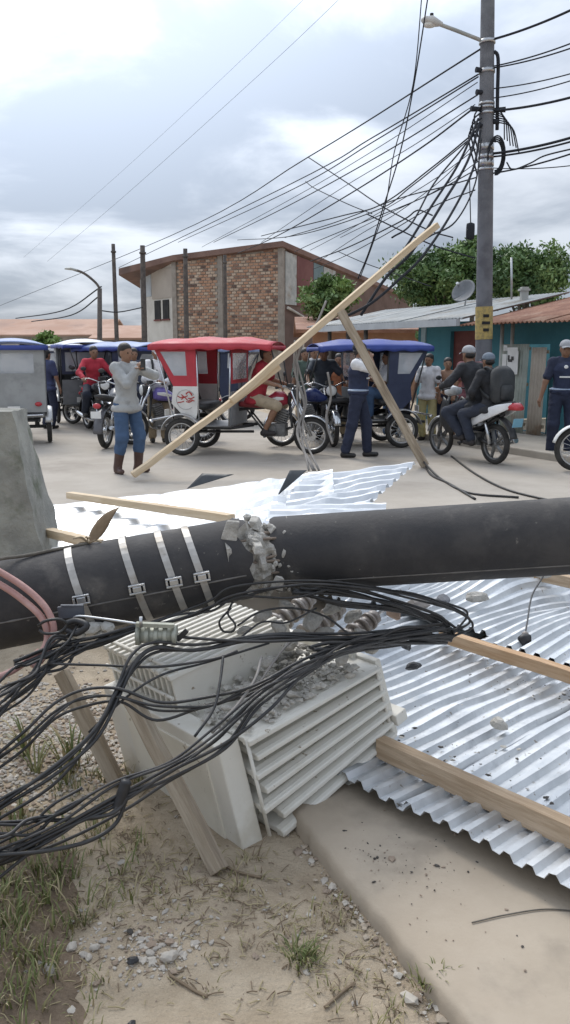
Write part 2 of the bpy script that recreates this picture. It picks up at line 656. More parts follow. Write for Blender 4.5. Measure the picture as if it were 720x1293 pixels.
def corrugated(o, e, r, w, l, pitch=0.075, amp=0.014, bend=None, nr=10, up=(0, 0, 1), mb=None, trap=True):
    """A ribbed sheet: origin o, e across the ribs, r along them."""
    o, e, r, up = Vector(o), Vector(e).normalized(), Vector(r).normalized(), Vector(up)
    prof = [(0, -1), (0.18, -1), (0.36, 1), (0.64, 1), (0.82, -1)] if trap else [(k / 6, math.cos(k / 6 * 2 * math.pi)) for k in range(6)]
    xs = []
    k = 0
    while k * pitch < w:
        for f, h in prof:
            x = (k + f) * pitch
            if x <= w:
                xs.append((x, h * amp))
        k += 1
    vs = []
    for j in range(nr + 1):
        t = l * j / nr
        for x, h in xs:
            p = o + e * x + r * t + up * h
            if bend:
                p = p + bend(x, t)
            vs.append(p)
    n = len(xs)
    mb = mb or MB()
    mb.add(vs, [(j * n + i, j * n + i + 1, (j + 1) * n + i + 1, (j + 1) * n + i) for j in range(nr) for i in range(n - 1)], 0, not trap)
    return mb


def fs(px):
    """Where along the teal house's front a photo column lies."""
    lo, hi = -6.0, 12.0
    for _ in range(40):
        m_ = (lo + hi) / 2
        p = F0 + FD * m_
        if CX + FPX * p.x / (0.982 * p.y + 0.2) > px:
            lo = m_
        else:
            hi = m_
    return lo


m_awn = mat('awning_zinc', (0.25, 0.265, 0.265), (0.33, 0.345, 0.345), 2.0, 0.6, 0.1, 30, metal=0.15, c3=(0.20, 0.18, 0.15), s3=1.1)
h = thing('teal_house', 'low teal house with a rusty sheet roof behind the street light pole', 'house', F0)
L0 = -4.5
op = [(fs(604), fs(566), 0.12, 2.0), (fs(690), fs(652), 0.12, 1.72)]
op = [tuple(x - L0 if i < 2 else x for i, x in enumerate(o)) for o in op]
facade(F0 + FD * L0, FD, fs(536) - L0, 2.19, op, 0.15, FN).build('wall', m_teal, h)
s_end = fs(536)
mb = MB()
mb.hexa([Vector((p.x, p.y, z)) for z in (0, 2.2) for p in (F0 + FD * s_end + FN * 0.03, F0 + FD * (s_end + 0.16) + FN * 0.03, F0 + FD * (s_end + 0.16) - FN * 0.17, F0 + FD * s_end - FN * 0.17)])
mb.build('corner_pillar', mat('pale_blue_paint', (0.35, 0.47, 0.52), (0.42, 0.54, 0.58), 4, 0.8), h)
facade(F0 + FD * (s_end + 0.16), -FN, 5.0, 2.25, [], 0.15, -FD).build('side_wall', m_teal, h)
mb = MB()
q0, q1 = F0 + FD * fs(604) - FN * 0.09, F0 + FD * fs(566) - FN * 0.09
mb.hexa([Vector((p.x, p.y, z)) for z in (0.13, 2.0) for p in (q0, q1, q1 - FN * 0.05, q0 - FN * 0.05)])
dr = mb.build('door', m_redwood, h)
mb = MB()
for za in (0.3, 0.85, 1.4):
    qa, qb = q0 + (q1 - q0) * 0.15 + FN * 0.012, q0 + (q1 - q0) * 0.85 + FN * 0.012
    mb.hexa([Vector((p.x, p.y, z)) for z in (za, za + 0.4) for p in (qa, qb, qb - FN * 0.02, qa - FN * 0.02)])
mb.build('door_panel', m_redwood, dr)
mb = MB()
p = q0 + (q1 - q0) * 0.1 + FN * 0.03
mb.ball((p.x, p.y, 1.05), 0.035)
mb.build('handle', m_steel, dr)
# dark doorway behind the zinc panels: a floor-to-lintel room set back
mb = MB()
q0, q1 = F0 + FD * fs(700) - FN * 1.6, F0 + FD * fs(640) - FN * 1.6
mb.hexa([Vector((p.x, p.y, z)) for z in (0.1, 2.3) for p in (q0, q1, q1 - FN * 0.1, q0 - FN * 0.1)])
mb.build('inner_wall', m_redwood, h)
# roof: rusty sheets by the pole and to the right, grey ones further along
for s0, s1, eave, rise, back, m_, nm in ((-4.5, fs(618), 2.08, 0.62, 2.9, m_rust, 'rusty_roof_sheet'), (fs(622), fs(536) + 1.0, 2.20, 0.40, 1.9, m_awn, 'grey_roof_sheet')):
    s = s0
    while s < s1 - 0.05:
        w = min(1.1, s1 - s)
        o = F0 + FD * s + FN * 0.8 + Vector((0, 0, eave + random.uniform(-0.01, 0.015)))
        r = (-FN * back + Vector((0, 0, rise))).normalized()
        corrugated(o, FD, r, w + 0.05, back + 0.8, 0.11, 0.018, nr=4, trap=False).build('roof_sheet', m_, h, solid=0.004)
        s += 1.1
mb = MB()
e0, e1 = F0 + FD * fs(618) + FN * 0.84, F0 + FD * (fs(440)) + FN * 0.84
mb.bar((e0.x, e0.y, 2.13), (e1.x, e1.y, 2.13), 0.09, 0.13)
mb.build('gutter', mat('gutter_grey', (0.42, 0.44, 0.45), (0.50, 0.52, 0.53), 3, 0.6), h)
for px in (648, 661):
    p = F0 + FD * fs(px) + FN * 0.35
    MB().cyl((p.x, p.y, 0.1), (p.x, p.y, 2.15), 0.035).build('post', m_zinc_old, h)
# porch roof further along and its posts
mb = MB()
for s in (fs(536) + 1.4, fs(470), fs(446)):
    p = F0 + FD * s + FN * 0.7
    MB().cyl((p.x, p.y, 0), (p.x, p.y, 2.15), 0.05).build('post', m_polewood, h)
s = fs(536) + 1.0
while s < fs(440):
    o = F0 + FD * s + FN * 0.8 + Vector((0, 0, 2.2))
    corrugated(o, FD, (-FN * 2.0 + Vector((0, 0, 0.40))).normalized(), 1.1, 2.4, 0.11, 0.018, nr=4, trap=False).build('roof_sheet', m_awn, h, solid=0.004)
    s += 1.06

# zinc panels leaning at the doorway
def zinc_panel(pa, pb, z0, z1, lean, label, m_):
    a_, b_ = F0 + FD * fs(pa) + FN * 0.42, F0 + FD * fs(pb) + FN * 0.42
    t = thing('zinc_panel', label, 'panel', (a_.x, a_.y, z0), 'zinc door panels')
    e = (b_ - a_)
    corrugated((a_.x, a_.y, z0), e, Vector((FN.x * -lean, FN.y * -lean, 1)), e.length, z1 - z0, 0.075, 0.011, nr=4, up=FN, trap=False).build('sheet', m_, t, solid=0.003)
    for f in (0.1, 0.55, 0.95):
        zz = (z1 - z0) * f
        o_ = Vector((a_.x, a_.y, z0 + zz)) - FN * (0.03 + lean * zz)
        MB().bar(o_, o_ + e, 0.04, 0.06).build('batten', m_wood_grey, t)
    return t


zinc_panel(650, 684, 0.13, 1.72, 0.03, 'greenish corrugated zinc door panel with white posters pasted on it', mat('zinc_green', (0.33, 0.37, 0.33), (0.44, 0.48, 0.43), 3, 0.6, metal=0.2, c3=(0.36, 0.31, 0.25), s3=1.5))
zinc_panel(689, 708, 0.13, 1.66, 0.02, 'brownish corrugated zinc panel beside the guard in a cap', mat('zinc_brown', (0.40, 0.35, 0.29), (0.48, 0.43, 0.36), 3, 0.65, metal=0.15, c3=(0.30, 0.22, 0.16), s3=1.5))
a_, b_ = F0 + FD * fs(655) + FN * 0.45, F0 + FD * fs(676) + FN * 0.45
po = thing('poster', 'torn white poster pasted on the greenish zinc panel', 'poster', (a_.x, a_.y, 1.2))
pe = b_ - a_
mb = MB()
for (x0, x1, z0, z1) in ((0.0, 0.26, 0.10, 0.44), (0.30, 0.95, 0.08, 0.50), (0.12, 0.9, 0.50, 0.56), (0.05, 0.25, 0.5, 0.6)):
    q = [a_ + pe * x0, a_ + pe * x1]
    mb.hexa([Vector((p.x, p.y, 1.10 + z)) + FN * o for z in (z0, z1) for p, o in ((q[0], 0.0), (q[1], 0.0), (q[1], -0.004), (q[0], -0.004))])
mb.build('paper', m_white, po)
mb = MB()
for (x0, x1, z0, z1) in ((0.38, 0.62, 0.30, 0.35), (0.55, 0.7, 0.33, 0.4), (0.35, 0.45, 0.33, 0.42)):
    q = [a_ + pe * x0 + FN * 0.006, a_ + pe * x1 + FN * 0.006]
    mb.hexa([Vector((p.x, p.y, 1.10 + z)) + FN * o for z in (z0, z1) for p, o in ((q[0], 0.0), (q[1], 0.0), (q[1], -0.004), (q[0], -0.004))])
mb.build('print', mat('poster_ink', (0.06, 0.06, 0.06)), po)

# ---- two-storey brick building
Ab, Bb, Cb, Db = at(180, 445, 46.0), at(221, 445, 43.0), at(358, 445, 40.0), at(520, 445, 53.0)
for p in (Ab, Bb, Cb, Db):
    p.z = 0
bb = thing('brick_building', 'two-storey building with a raw brick side wall and brown eaves', 'building', (Bb + Cb) / 2)
zt = lambda px, py, Y: at(px, py, Y).z
zB, zC, zA, zD = zt(221, 327, 43), zt(358, 311, 40), zt(180, 335, 46), zt(520, 378, 53)


def quadwall(p, q, zp0, zq0, zp1, zq1, th, m_, nm, par):
    d = (q - p).normalized()
    n = Vector((d.y, -d.x, 0)) * th
    mb = MB()
    mb.hexa([Vector((p.x, p.y, zp0)), Vector((q.x, q.y, zq0)), Vector((q.x - n.x, q.y - n.y, zq0)), Vector((p.x - n.x, p.y - n.y, zp0)),
             Vector((p.x, p.y, zp1)), Vector((q.x, q.y, zq1)), Vector((q.x - n.x, q.y - n.y, zq1)), Vector((p.x - n.x, p.y - n.y, zp1))])
    return mb.build(nm, m_, par)


m_mortar = mat('mortar', (0.27, 0.235, 0.20), (0.35, 0.31, 0.265), 3, 0.95)
quadwall(Bb, Cb, 0, 0, zB, zC, 0.3, m_mortar, 'wall', bb)
d = (Cb - Bb)
Lb = d.length
d.normalize()
nb = Vector((d.y, -d.x, 0))
mb = MB()
bw, bh = 0.27, 0.14
z, row = 1.9, 0
while z < zC - 0.1:
    s = 0.35 - (row % 2) * bw / 2
    while s < Lb - 0.25:
        top = zB + (zC - zB) * s / Lb
        mid = Lb * 0.455
        if z + bh < top - 0.05 and s > 0.2 and not (mid - 0.16 - bw < s < mid + 0.16):
            g = 0.02
            dep = random.uniform(0.015, 0.045)
            q = [Bb + d * (s + g), Bb + d * (s + bw - g)]
            u = random.random()
            mi = 0 if u < 0.30 else 1 if u < 0.82 else 2 if u < 0.95 else 3
            mb.hexa([Vector((p.x, p.y, zz)) + nb * o for zz in (z + g, z + bh - g) for p, o in ((q[0], dep), (q[1], dep), (q[1], -0.01), (q[0], -0.01))], mi)
        s += bw
    z += bh
    row += 1
tag(mb.build('brick', BR, bb), kind='stuff')
mb = MB()
for s in (0.12, Lb * 0.455, Lb - 0.1):
    p = Bb + d * s
    top = zB + (zC - zB) * s / Lb
    MB().box((p.x + nb.x * 0.02, p.y + nb.y * 0.02, top / 2), (0.26, 0.2, top - 0.02), Matrix.Rotation(math.atan2(d.y, d.x), 3, 'Z')).build('concrete_column', m_mortar, bb)
p0, p1 = Bb + nb * 0.05, Cb + nb * 0.05
MB().bar((p0.x, p0.y, 1.75), (p1.x, p1.y, 1.75), 0.2, 0.22).build('concrete_beam', m_mortar, bb)
quadwall(Ab, Bb, 0, 0, zA, zB, 0.3, m_plaster, 'front_wall', bb)
quadwall(Cb, Db, 0, 0, zC - 0.15, zD, 0.3, mat('dark_board', (0.12, 0.075, 0.06), (0.17, 0.11, 0.09), 1.0, 0.9), 'back_wall', bb)
# sheet panels high on the corner
dc = (Db - Cb).normalized()
nc = Vector((dc.y, -dc.x, 0))
for k, (s0, s1, m_) in enumerate(((0.1, 1.1, m_zinc_old), (1.15, 2.7, mat('maroon_sheet', (0.16, 0.06, 0.055), (0.2, 0.085, 0.075), 1, 0.8)), (2.75, 3.7, mat('teal_sheet', (0.13, 0.19, 0.20), (0.17, 0.23, 0.24), 1, 0.7)), (3.75, 5.0, m_zinc_old))):
    p = Cb + dc * s0 + nc * 0.05
    sl = (zD - zC) / (Db - Cb).length
    mb = MB()
    q0, q1 = Cb + dc * s0 + nc * 0.06, Cb + dc * s1 + nc * 0.06
    zt0, zt1 = zC - 0.2 + sl * s0, zC - 0.2 + sl * s1
    mb.hexa([Vector((q0.x, q0.y, zC - 2.6)), Vector((q1.x, q1.y, zC - 2.6)), Vector((q1.x, q1.y, zC - 2.6)) - nc * 0.03, Vector((q0.x, q0.y, zC - 2.6)) - nc * 0.03,
             Vector((q0.x, q0.y, zt0)), Vector((q1.x, q1.y, zt1)), Vector((q1.x, q1.y, zt1)) - nc * 0.03, Vector((q0.x, q0.y, zt0)) - nc * 0.03])
    mb.build('wall_sheet', m_, bb)
mb = MB()
q = [Cb + dc * s + nc * 0.12 for s in (0.2, 1.6, 1.6)]
mb.tube([(q[0].x, q[0].y, zC - 2.75), (q[1].x, q[1].y, zC - 3.1), (q[2].x, q[2].y, 0.2)], 0.07)
mb.build('drain_pipe', m_plaster, bb)
# front: window opening, green ground floor
df = (Bb - Ab).normalized()
nf = Vector((df.y, -df.x, 0))
Lf = (Bb - Ab).length


def fpan(s0, s1, z0, z1, o, m_, nm, par=bb):
    q0, q1 = Ab + df * s0 + nf * o, Ab + df * s1 + nf * o
    mb = MB()
    mb.hexa([Vector((p.x, p.y, z)) for z in (z0, z1) for p in (q0, q1, q1 - nf * 0.06, q0 - nf * 0.06)])
    return mb.build(nm, m_, par)


fpan(Lf * 0.05, Lf * 0.98, 0.05, 1.85, 0.04, mat('green_paint', (0.04, 0.13, 0.11), (0.055, 0.16, 0.135), 1, 0.8), 'ground_floor_panel')
fpan(Lf * 0.02, Lf * 0.35, 4.4, 5.6, 0.04, mat('pale_sheet', (0.42, 0.46, 0.49), (0.5, 0.54, 0.56), 1, 0.7), 'wall_sheet')
fpan(Lf * 0.38, Lf * 0.98, 4.25, 5.7, 0.045, mat('tan_board', (0.40, 0.35, 0.30), (0.46, 0.41, 0.35), 1, 0.85), 'wall_board')
for s in (0.45, 0.70):
    w = fpan(Lf * s, Lf * (s + 0.17), 3.2, 4.15, 0.05, m_dark, 'window')
    fpan(Lf * (s - 0.02), Lf * (s + 0.19), 3.12, 3.2, 0.08, m_redwood, 'sill', w)
# roof slab with brown fascia
mb = MB()
roofp = [(at(150, 339, 45.0), at(150, 348, 45.0)), (at(218, 322, 42.6), at(218, 329, 42.6)), (at(357, 304, 39.7), at(357, 311, 39.7)), (at(520, 375, 52.5), at(520, 379, 52.5))]
back = [Vector((3, 12, -2.2)), Vector((4, 12, -2.2)), Vector((6, 12, -2.2)), Vector((0.5, 6, -1.2))]
for k in range(3):
    (t0, b0), (t1, b1) = roofp[k], roofp[k + 1]
    if k == 0:
        b0 = b0 + Vector((0, 0, 0.02))
    mb.hexa([b0, b1, b1 + back[k + 1], b0 + back[k], t0, t1, t1 + back[k + 1], t0 + back[k]])
mb.build('roof', mat('brown_fascia', (0.17, 0.10, 0.08), (0.24, 0.15, 0.12), 0.8, 0.85, c3=(0.13, 0.085, 0.07), s3=0.5), bb)

# ---- long low buildings far down the street
def low_house(label, pxa, pxb, Y, eave_py, ridge_py, wall_m, roof_m, nwin, name='low_house'):
    a, b = at(pxa, 445, Y), at(pxb, 445, Y)
    a.z = b.z = 0
    ze, zr = at(pxa, eave_py, Y).z, at(pxa, ridge_py, Y + 4).z
    t = thing(name, label, 'house', (a + b) / 2)
    ops = []
    L_ = b.x - a.x
    for k in range(nwin):
        s0 = L_ * (k + 0.3) / nwin
        ops.append((s0, s0 + min(1.2, L_ / nwin * 0.4), 1.0, ze - 0.5))
    facade(a, (1, 0, 0), L_, ze, ops, 0.25, (0, -1, 0)).build('wall', wall_m, t)
    for (s0, s1, z0, z1) in ops:
        MB().box((a.x + (s0 + s1) / 2, Y + 0.2, (z0 + z1) / 2), (s1 - s0 - 0.02, 0.04, z1 - z0 - 0.02)).build('window', m_dark, t)
    mb = MB()
    mb.add([(a.x - 0.6, Y - 0.8, ze - 0.1), (b.x + 0.6, Y - 0.8, ze - 0.1), (b.x + 0.6, Y + 4, zr), (a.x - 0.6, Y + 4, zr), (b.x + 0.6, Y + 8.8, ze - 0.1), (a.x - 0.6, Y + 8.8, ze - 0.1)],
           [(0, 1, 2, 3), (3, 2, 4, 5)])
    mb.build('roof', roof_m, t, solid=0.12)
    return t


low_house('long low house with a faded terracotta roof far down the street', -560, 128, 60, 422, 404, m_plaster, m_tile, 18)
low_house('small far house with a brown roof between the thin poles', 128, 186, 54, 426, 412, m_concrete, m_tile, 2)
low_house('orange brick house under a low roof behind the blue canopy', 395, 560, 30, 415, 402, BR[1], m_rust, 3)

# ---- trees
def leaves(c, rad, n, size, clumps, seed, mats, name, parent, flat=0.6):
    g = np.random.default_rng(seed)
    c = np.array(c)
    rad = np.array(rad)
    u = g.normal(size=(clumps, 3))
    u /= np.linalg.norm(u, axis=1)[:, None]
    rr = g.uniform(0.3, 1.0, clumps) ** 0.5
    cc = c + u * rr[:, None] * rad * (1 + 0.22 * g.normal(size=(clumps, 1)))
    k = g.integers(0, clumps, n)
    spread = rad.mean() * 0.15 * g.uniform(0.6, 1.6, (n, 1))
    p = cc[k] + g.normal(size=(n, 3)) * spread * np.array([1, 1, flat])
    d1 = g.normal(size=(n, 3))
    d1 /= np.linalg.norm(d1, axis=1)[:, None]
    d2 = np.cross(d1, g.normal(size=(n, 3)))
    d2 /= np.linalg.norm(d2, axis=1)[:, None] + 1e-9
    s = size * g.uniform(0.6, 1.4, (n, 1))
    V = np.stack([p - d1 * s, p + d2 * s * 0.45, p + d1 * s, p - d2 * s * 0.45], 1).reshape(-1, 3) - np.array(wloc(parent))
    Fq = np.arange(4 * n).reshape(n, 4)
    tone = g.integers(0, len(mats), clumps)[k]
    o = link(name, fast_mesh(name, V, Fq, mats, tone), parent)
    WL[o.name] = wloc(parent)
    return o


def tree(name, label, base, c, rad, n, size, clumps, seed, mats, trunk_r=0.12, group=None):
    t = thing(name, label, 'tree', base, group)
    base, c = Vector(base), Vector(c)
    mb = MB()
    mid = base.lerp(c, 0.6) + Vector((0.1, 0, 0))
    mb.tube(spline([base, mid, c], 5), [trunk_r * (1 - 0.07 * i) for i in range(11)], 8)
    g = random.Random(seed)
    for k in range(7):
        a = g.uniform(0, 6.28)
        e = c + Vector((math.cos(a) * rad[0] * 0.7, math.sin(a) * rad[1] * 0.7, g.uniform(-0.2, 0.7) * rad[2]))
        s_ = base.lerp(c, g.uniform(0.55, 0.9))
        mb.tube(spline([s_, s_.lerp(e, 0.5) + Vector((0, 0, 0.1)), e], 4), [trunk_r * 0.45 * (1 - 0.1 * i) for i in range(9)], 6)
    mb.build('trunk', m_polewood, t)
    leaves(c, rad, n, size, clumps, seed, mats, 'crown', t)
    return t


def tree_px(name, label, px, py, Y, rx, ry, n, size, clumps, seed, mats):
    c = at(px, py, Y)
    s = Y / FPX
    return tree(name, label, (c.x, Y, 0), c, (rx * s, rx * s, ry * s), n, size, clumps, seed, mats)


tree_px('bushy_tree', 'broad green tree rising behind the house roof left of the pole', 558, 350, 27, 50, 33, 26000, 0.075, 150, 1, LEAF)
tree_px('bushy_tree', 'dark green tree showing right of the street light pole', 664, 350, 25, 46, 31, 22000, 0.07, 130, 2, LEAF)
tree_px('bushy_tree', 'pointed tree top directly beside the street light pole', 596, 318, 29, 15, 22, 4500, 0.08, 34, 3, LEAF)
tree_px('small_tree', 'small bright green tree before the brick building corner', 414, 376, 33, 27, 20, 9000, 0.10, 60, 4, [LEAF[1], LEAF[2], LEAFY[0]])
tree_px('leafy_bush', 'lime green bush among the far parked mototaxis', 66, 433, 40, 19, 11, 5000, 0.10, 36, 5, LEAFY)
tree_px('leafy_bush', 'yellowish bush under the porch roof behind the bare-chested boy', 548, 430, 24, 13, 16, 1800, 0.10, 20, 6, [LEAFY[0], LEAFY[1], LEAF[1]])

# ---- roof things
t = thing('satellite_dish', 'grey satellite dish on the house roof left of the pole', 'satellite dish', at(588, 384, 18.5))
c = at(585, 367, 18.5)
mb = MB()
ax = Vector((-0.55, -0.6, 0.45)).normalized()
sx = ax.orthogonal().normalized()
sy = ax.cross(sx)
mb.grid(lambda u, v: c + (sx * math.cos(u * 6.2832) + sy * math.sin(u * 6.2832)) * 0.27 * v - ax * 0.08 * (1 - v * v), 24, 6)
mb.build('dish', mat('dish_grey', (0.17, 0.18, 0.19), (0.22, 0.23, 0.24), 5, 0.6), t, solid=0.012)
MB().tube([c - ax * 0.1, c - ax * 0.1 + Vector((0.03, 0.02, -0.12)), Vector((c.x + 0.06, c.y + 0.05, at(588, 386, 18.5).z))], 0.018).build('mast', m_steel, t)
mb = MB().tube([c - sy * 0.2 - ax * 0.02, c + ax * 0.25], 0.008)
mb.cyl(c + ax * 0.22, c + ax * 0.30, 0.03)
mb.build('feed_arm', m_steel, t)
MB().cyl(at(646, 378, 17.5), at(646, 325, 17.5), 0.02).build('antenna_mast', m_steel)
tag(bpy.data.objects['antenna_mast'], 'thin grey antenna mast on the rusty roof', 'antenna')
mb = MB().box(at(662, 372, 17.5), (0.14, 0.14, 0.3))
mb.box(at(662, 366, 17.5), (0.2, 0.2, 0.04))
tag(mb.build('vent_stub', m_zinc_old), 'short grey vent stub on the rusty roof', 'vent')

# ================================================================== poles
def pole_px(name, label, cat, bx, by, tx, ty, Y, r0, r1, m_, group=None, parent_name=None):
    b, t = at(bx, by, Y), at(tx, ty, Y)
    dirv = (t - b) / (t.z - b.z)
    base = b - dirv * b.z
    return base, t


MP0, MPT = pole_px('', '', '', 611, 430, 616, 0, 15.0, 0, 0, None)
MPD = (MPT - MP0).normalized()
mp = thing('street_light_pole', 'tall grey concrete pole carrying a street light and many wires', 'pole', MP0)
top = MP0 + MPD * 8.4
nseg = 14
MB().tube([MP0 + MPD * (8.4 * i / nseg) for i in range(nseg + 1)], [0.155 - 0.05 * i / nseg for i in range(nseg + 1)], 20).build('shaft', m_polecon, mp)
pz = lambda py: MP0 + MPD * ((at(613, py, 15).z - MP0.z) / MPD.z)
mb = MB()
for py, hh in ((90, 0.03), (131, 0.02), (136, 0.02), (143, 0.02), (186, 0.05), (198, 0.03), (206, 0.05), (214, 0.02), (53, 0.03)):
    p = pz(py)
    MB().cyl(p - MPD * hh, p + MPD * hh, 0.135, n=20).build('steel_band', m_steel, mp)
p = pz(408)
mb = MB()
mb.tube([p - MPD * 0.28, p + MPD * 0.28], 0.152, 20, cap=False)
mb.build('painted_mark', mat('yellow_paint', (0.50, 0.37, 0.13), (0.36, 0.28, 0.12), 14, 0.8, contrast=(0.45, 0.55)), mp)
mb = MB()
for k, (zz, w) in enumerate(((0.12, 0.1), (0.0, 0.14), (-0.12, 0.1))):
    q = p + MPD * zz + Vector((0, -0.157, 0))
    mb.box(q, (w, 0.01, 0.05))
mb.build('painted_number', m_dark, mp)
# lamp
a0, a1, a2 = pz(54), at(580, 40, 14.9), at(556, 31, 14.8)
MB().tube(spline([a0, a1, a2], 4), 0.032, 8).build('lamp_arm', m_zinc_old, mp)
lh = at(545, 28, 14.8)
mb = MB().loft([((lh.x - 0.17, lh.y, lh.z + 0.035), 0.03, 0.02), ((lh.x - 0.12, lh.y, lh.z + 0.03), 0.10, 0.05), ((lh.x + 0.02, lh.y, lh.z + 0.01), 0.11, 0.075), ((lh.x + 0.14, lh.y, lh.z - 0.02), 0.05, 0.04), ((lh.x + 0.18, lh.y, lh.z - 0.03), 0.035, 0.03)])
lo = mb.build('lamp_head', mat('lamp_grey', (0.50, 0.50, 0.48), (0.58, 0.58, 0.56), 6, 0.5), mp)
MB().cyl((lh.x, lh.y, lh.z + 0.06), (lh.x, lh.y, lh.z + 0.13), 0.03).build('photocell', m_dark, lo)
MB().ball((lh.x - 0.03, lh.y, lh.z - 0.04), (0.11, 0.085, 0.045)).build('lens', mat('lamp_lens', (0.7, 0.7, 0.66), None, rough=0.2), lo)
# conduit, insulators, brackets, coiled slack
s = Vector((0.17, -0.05, 0))
MB().tube(spline([pz(66) + Vector((0.1, -0.05, 0)), pz(75) + s, pz(120) + s, pz(165) + s], 5), 0.03, 8).build('conduit', m_wire, mp)
for py, dx in ((90, -0.2), (118, -0.19), (139, -0.28), (140, 0.3), (160, -0.16), (155, 0.2)):
    p = pz(py)
    MB().cyl(p + Vector((dx * 0.4, -0.05, 0)), p + Vector((dx, -0.08, 0)), 0.035, 0.045).build('insulator', m_wire, mp)
g = random.Random(4)
for k in range(4):
    pts = []
    for i in range(18):
        an = -1.7 + i / 17 * (3.6 + 0.5 * k)
        pts.append(pz(199) + Vector((0.14 + 0.13 * math.cos(an) * (0.8 + 0.1 * k), -0.12 - 0.015 * k, 0.33 * math.sin(an) * (0.7 + 0.08 * k))))
    MB().tube(pts, 0.013, 6).build('cable_coil', m_wire, mp)
for k in range(6):
    p = pz(140 + 3 * k)
    e = Vector((0.3 + 0.05 * k, -0.1, -0.45 - 0.12 * g.random()))
    MB().tube(spline([p + Vector((0.1, -0.08, 0)), p + Vector((0.26 + 0.03 * k, -0.1, -0.1)), p + e], 5), 0.011, 5).build('loose_wire', m_wire, mp)
for k in range(4):
    p = pz(135 + 8 * k)
    MB().tube(spline([p + Vector((-0.1, -0.1, 0)), p + Vector((-0.22 - 0.03 * k, -0.1, -0.18)), p + Vector((-0.14, -0.1, -0.5 - 0.1 * k))], 5), 0.014, 5).build('loose_wire', m_wire, mp)

# small hanging insulator below a wire
hz = at(594, 292, 14.0)
t = thing('hanging_insulator', 'dark insulator hanging on a thin wire left of the pole', 'insulator', hz)
MB().loft([(hz + Vector((0, 0, 0.0)), 0.0, 0.0)] if False else [((hz.x - 0.06, hz.y, hz.z), 0.05, 0.12), ((hz.x, hz.y, hz.z), 0.06, 0.14), ((hz.x + 0.06, hz.y, hz.z), 0.05, 0.12)]).build('body', m_wire, t)
MB().tube([hz + Vector((0, 0, 0.12)), at(593, 225, 14.2)], 0.009, 5).build('wire', m_wire, t)

# three timber poles and the far street lamp
for (bx, by, tx, ty, Y, r, lab) in ((148, 440, 143, 308, 36, 0.10, 'thin dark timber pole left of the brick building eaves'), (183, 445, 180, 310, 38, 0.14, 'dark timber pole before the plastered corner of the brick building'),
                                    (236, 445, 234, 314, 37, 0.12, 'dark timber pole standing before the brick wall'), (285, 440, 284, 322, 37.5, 0.09, 'slim dark pole before the middle of the brick wall')):
    base, tp = pole_px('', '', '', bx, by, tx, ty, Y, 0, 0, None)
    t = thing('timber_pole', lab, 'pole', base, 'timber poles down the street')
    MB().tube([base.lerp(tp, i / 8) for i in range(9)], [r * (1 - 0.03 * i) for i in range(9)], 10).build('shaft', m_polewood, t)
    MB().cyl(tp + Vector((0, 0, -0.35)), tp + Vector((0, 0, -0.28)), r * 1.1).build('collar', m_polewood, t)
base, tp = pole_px('', '', '', 126, 440, 126, 364, 34, 0, 0, None)
t = thing('far_street_lamp', 'far street lamp with a curved arm reaching over the street', 'street lamp', base)
MB().cyl(base, tp, 0.11, 0.09).build('shaft', m_polewood, t)
MB().tube(spline([tp, at(120, 356, 34), at(106, 345, 34), at(92, 340, 34)], 5), 0.05, 8).build('arm', m_polewood, t)
p = at(90, 340, 34)
MB().loft([((p.x - 0.25, p.y, p.z + 0.02), 0.05, 0.03), ((p.x, p.y, p.z + 0.02), 0.12, 0.06), ((p.x + 0.25, p.y, p.z - 0.04), 0.06, 0.04)]).build('lamp_head', m_zinc_old, t)


# ================================================================== overhead wires
def wire(label, pts, r=0.016, group=None, name='overhead_wire', m_=None, n=5, sag=0.0):
    P = [at(*p) for p in pts]
    if len(P) == 2:
        a, b = P
        P = [a.lerp(b, i / 16) + Vector((0, 0, -sag * 4 * (i / 16) * (1 - i / 16))) for i in range(17)]
    else:
        P = spline(P, 7)
    return tag(MB().tube(P, r, n).build(name, m_ or m_wire), label, 'wire', group)


GW = 'wires strung left from the street light pole'
wire('topmost wire running left from the street light pole over the brick building', [(607, 62, 15), (390, 198, 24), (215, 298, 40), (0, 386, 75)], 0.016, GW)
wire('second highest wire running left from the street light pole', [(604, 94, 15), (470, 174, 19), (362, 235, 25), (150, 338, 46)], 0.014, GW)
wire('third highest wire running left from the street light pole', [(604, 97, 15), (470, 180, 19), (362, 243, 25), (225, 306, 44)], 0.013, GW)
wire('fourth highest wire running left from the street light pole', [(603, 120, 15), (480, 196, 18.5), (360, 262, 25), (270, 306, 38)], 0.013, GW)
wire('thick wire leaving the pole beside its dark insulator towards the brick roof', [(594, 140, 15), (530, 188, 17), (440, 246, 21), (350, 298, 28), (300, 320, 38)], 0.016, GW)
wire('wire sagging from the pole over the crossing of broken wires', [(601, 166, 15), (545, 212, 16.5), (482, 258, 18), (430, 273, 21), (330, 298, 30)], 0.014, GW)
wire('thin wire sagging low towards the brick wall top', [(600, 170, 15), (520, 235, 16.5), (470, 268, 18.5), (370, 298, 26), (300, 303, 37)], 0.012, GW)
wire('thin wire passing under the tangle towards the brick roof corner', [(602, 224, 15), (560, 236, 16), (500, 252, 18), (420, 282, 22), (360, 300, 28)], 0.012, GW)
wire('faint wire below the tangle ending at the brick roof', [(602, 214, 15), (540, 247, 16.5), (470, 276, 19), (400, 305, 24), (372, 318, 28)], 0.011, GW)
wire('faint wire meeting the dark board wall of the brick building', [(600, 240, 15), (545, 262, 16.5), (480, 300, 20), (430, 326, 26), (395, 340, 40)], 0.011, GW)
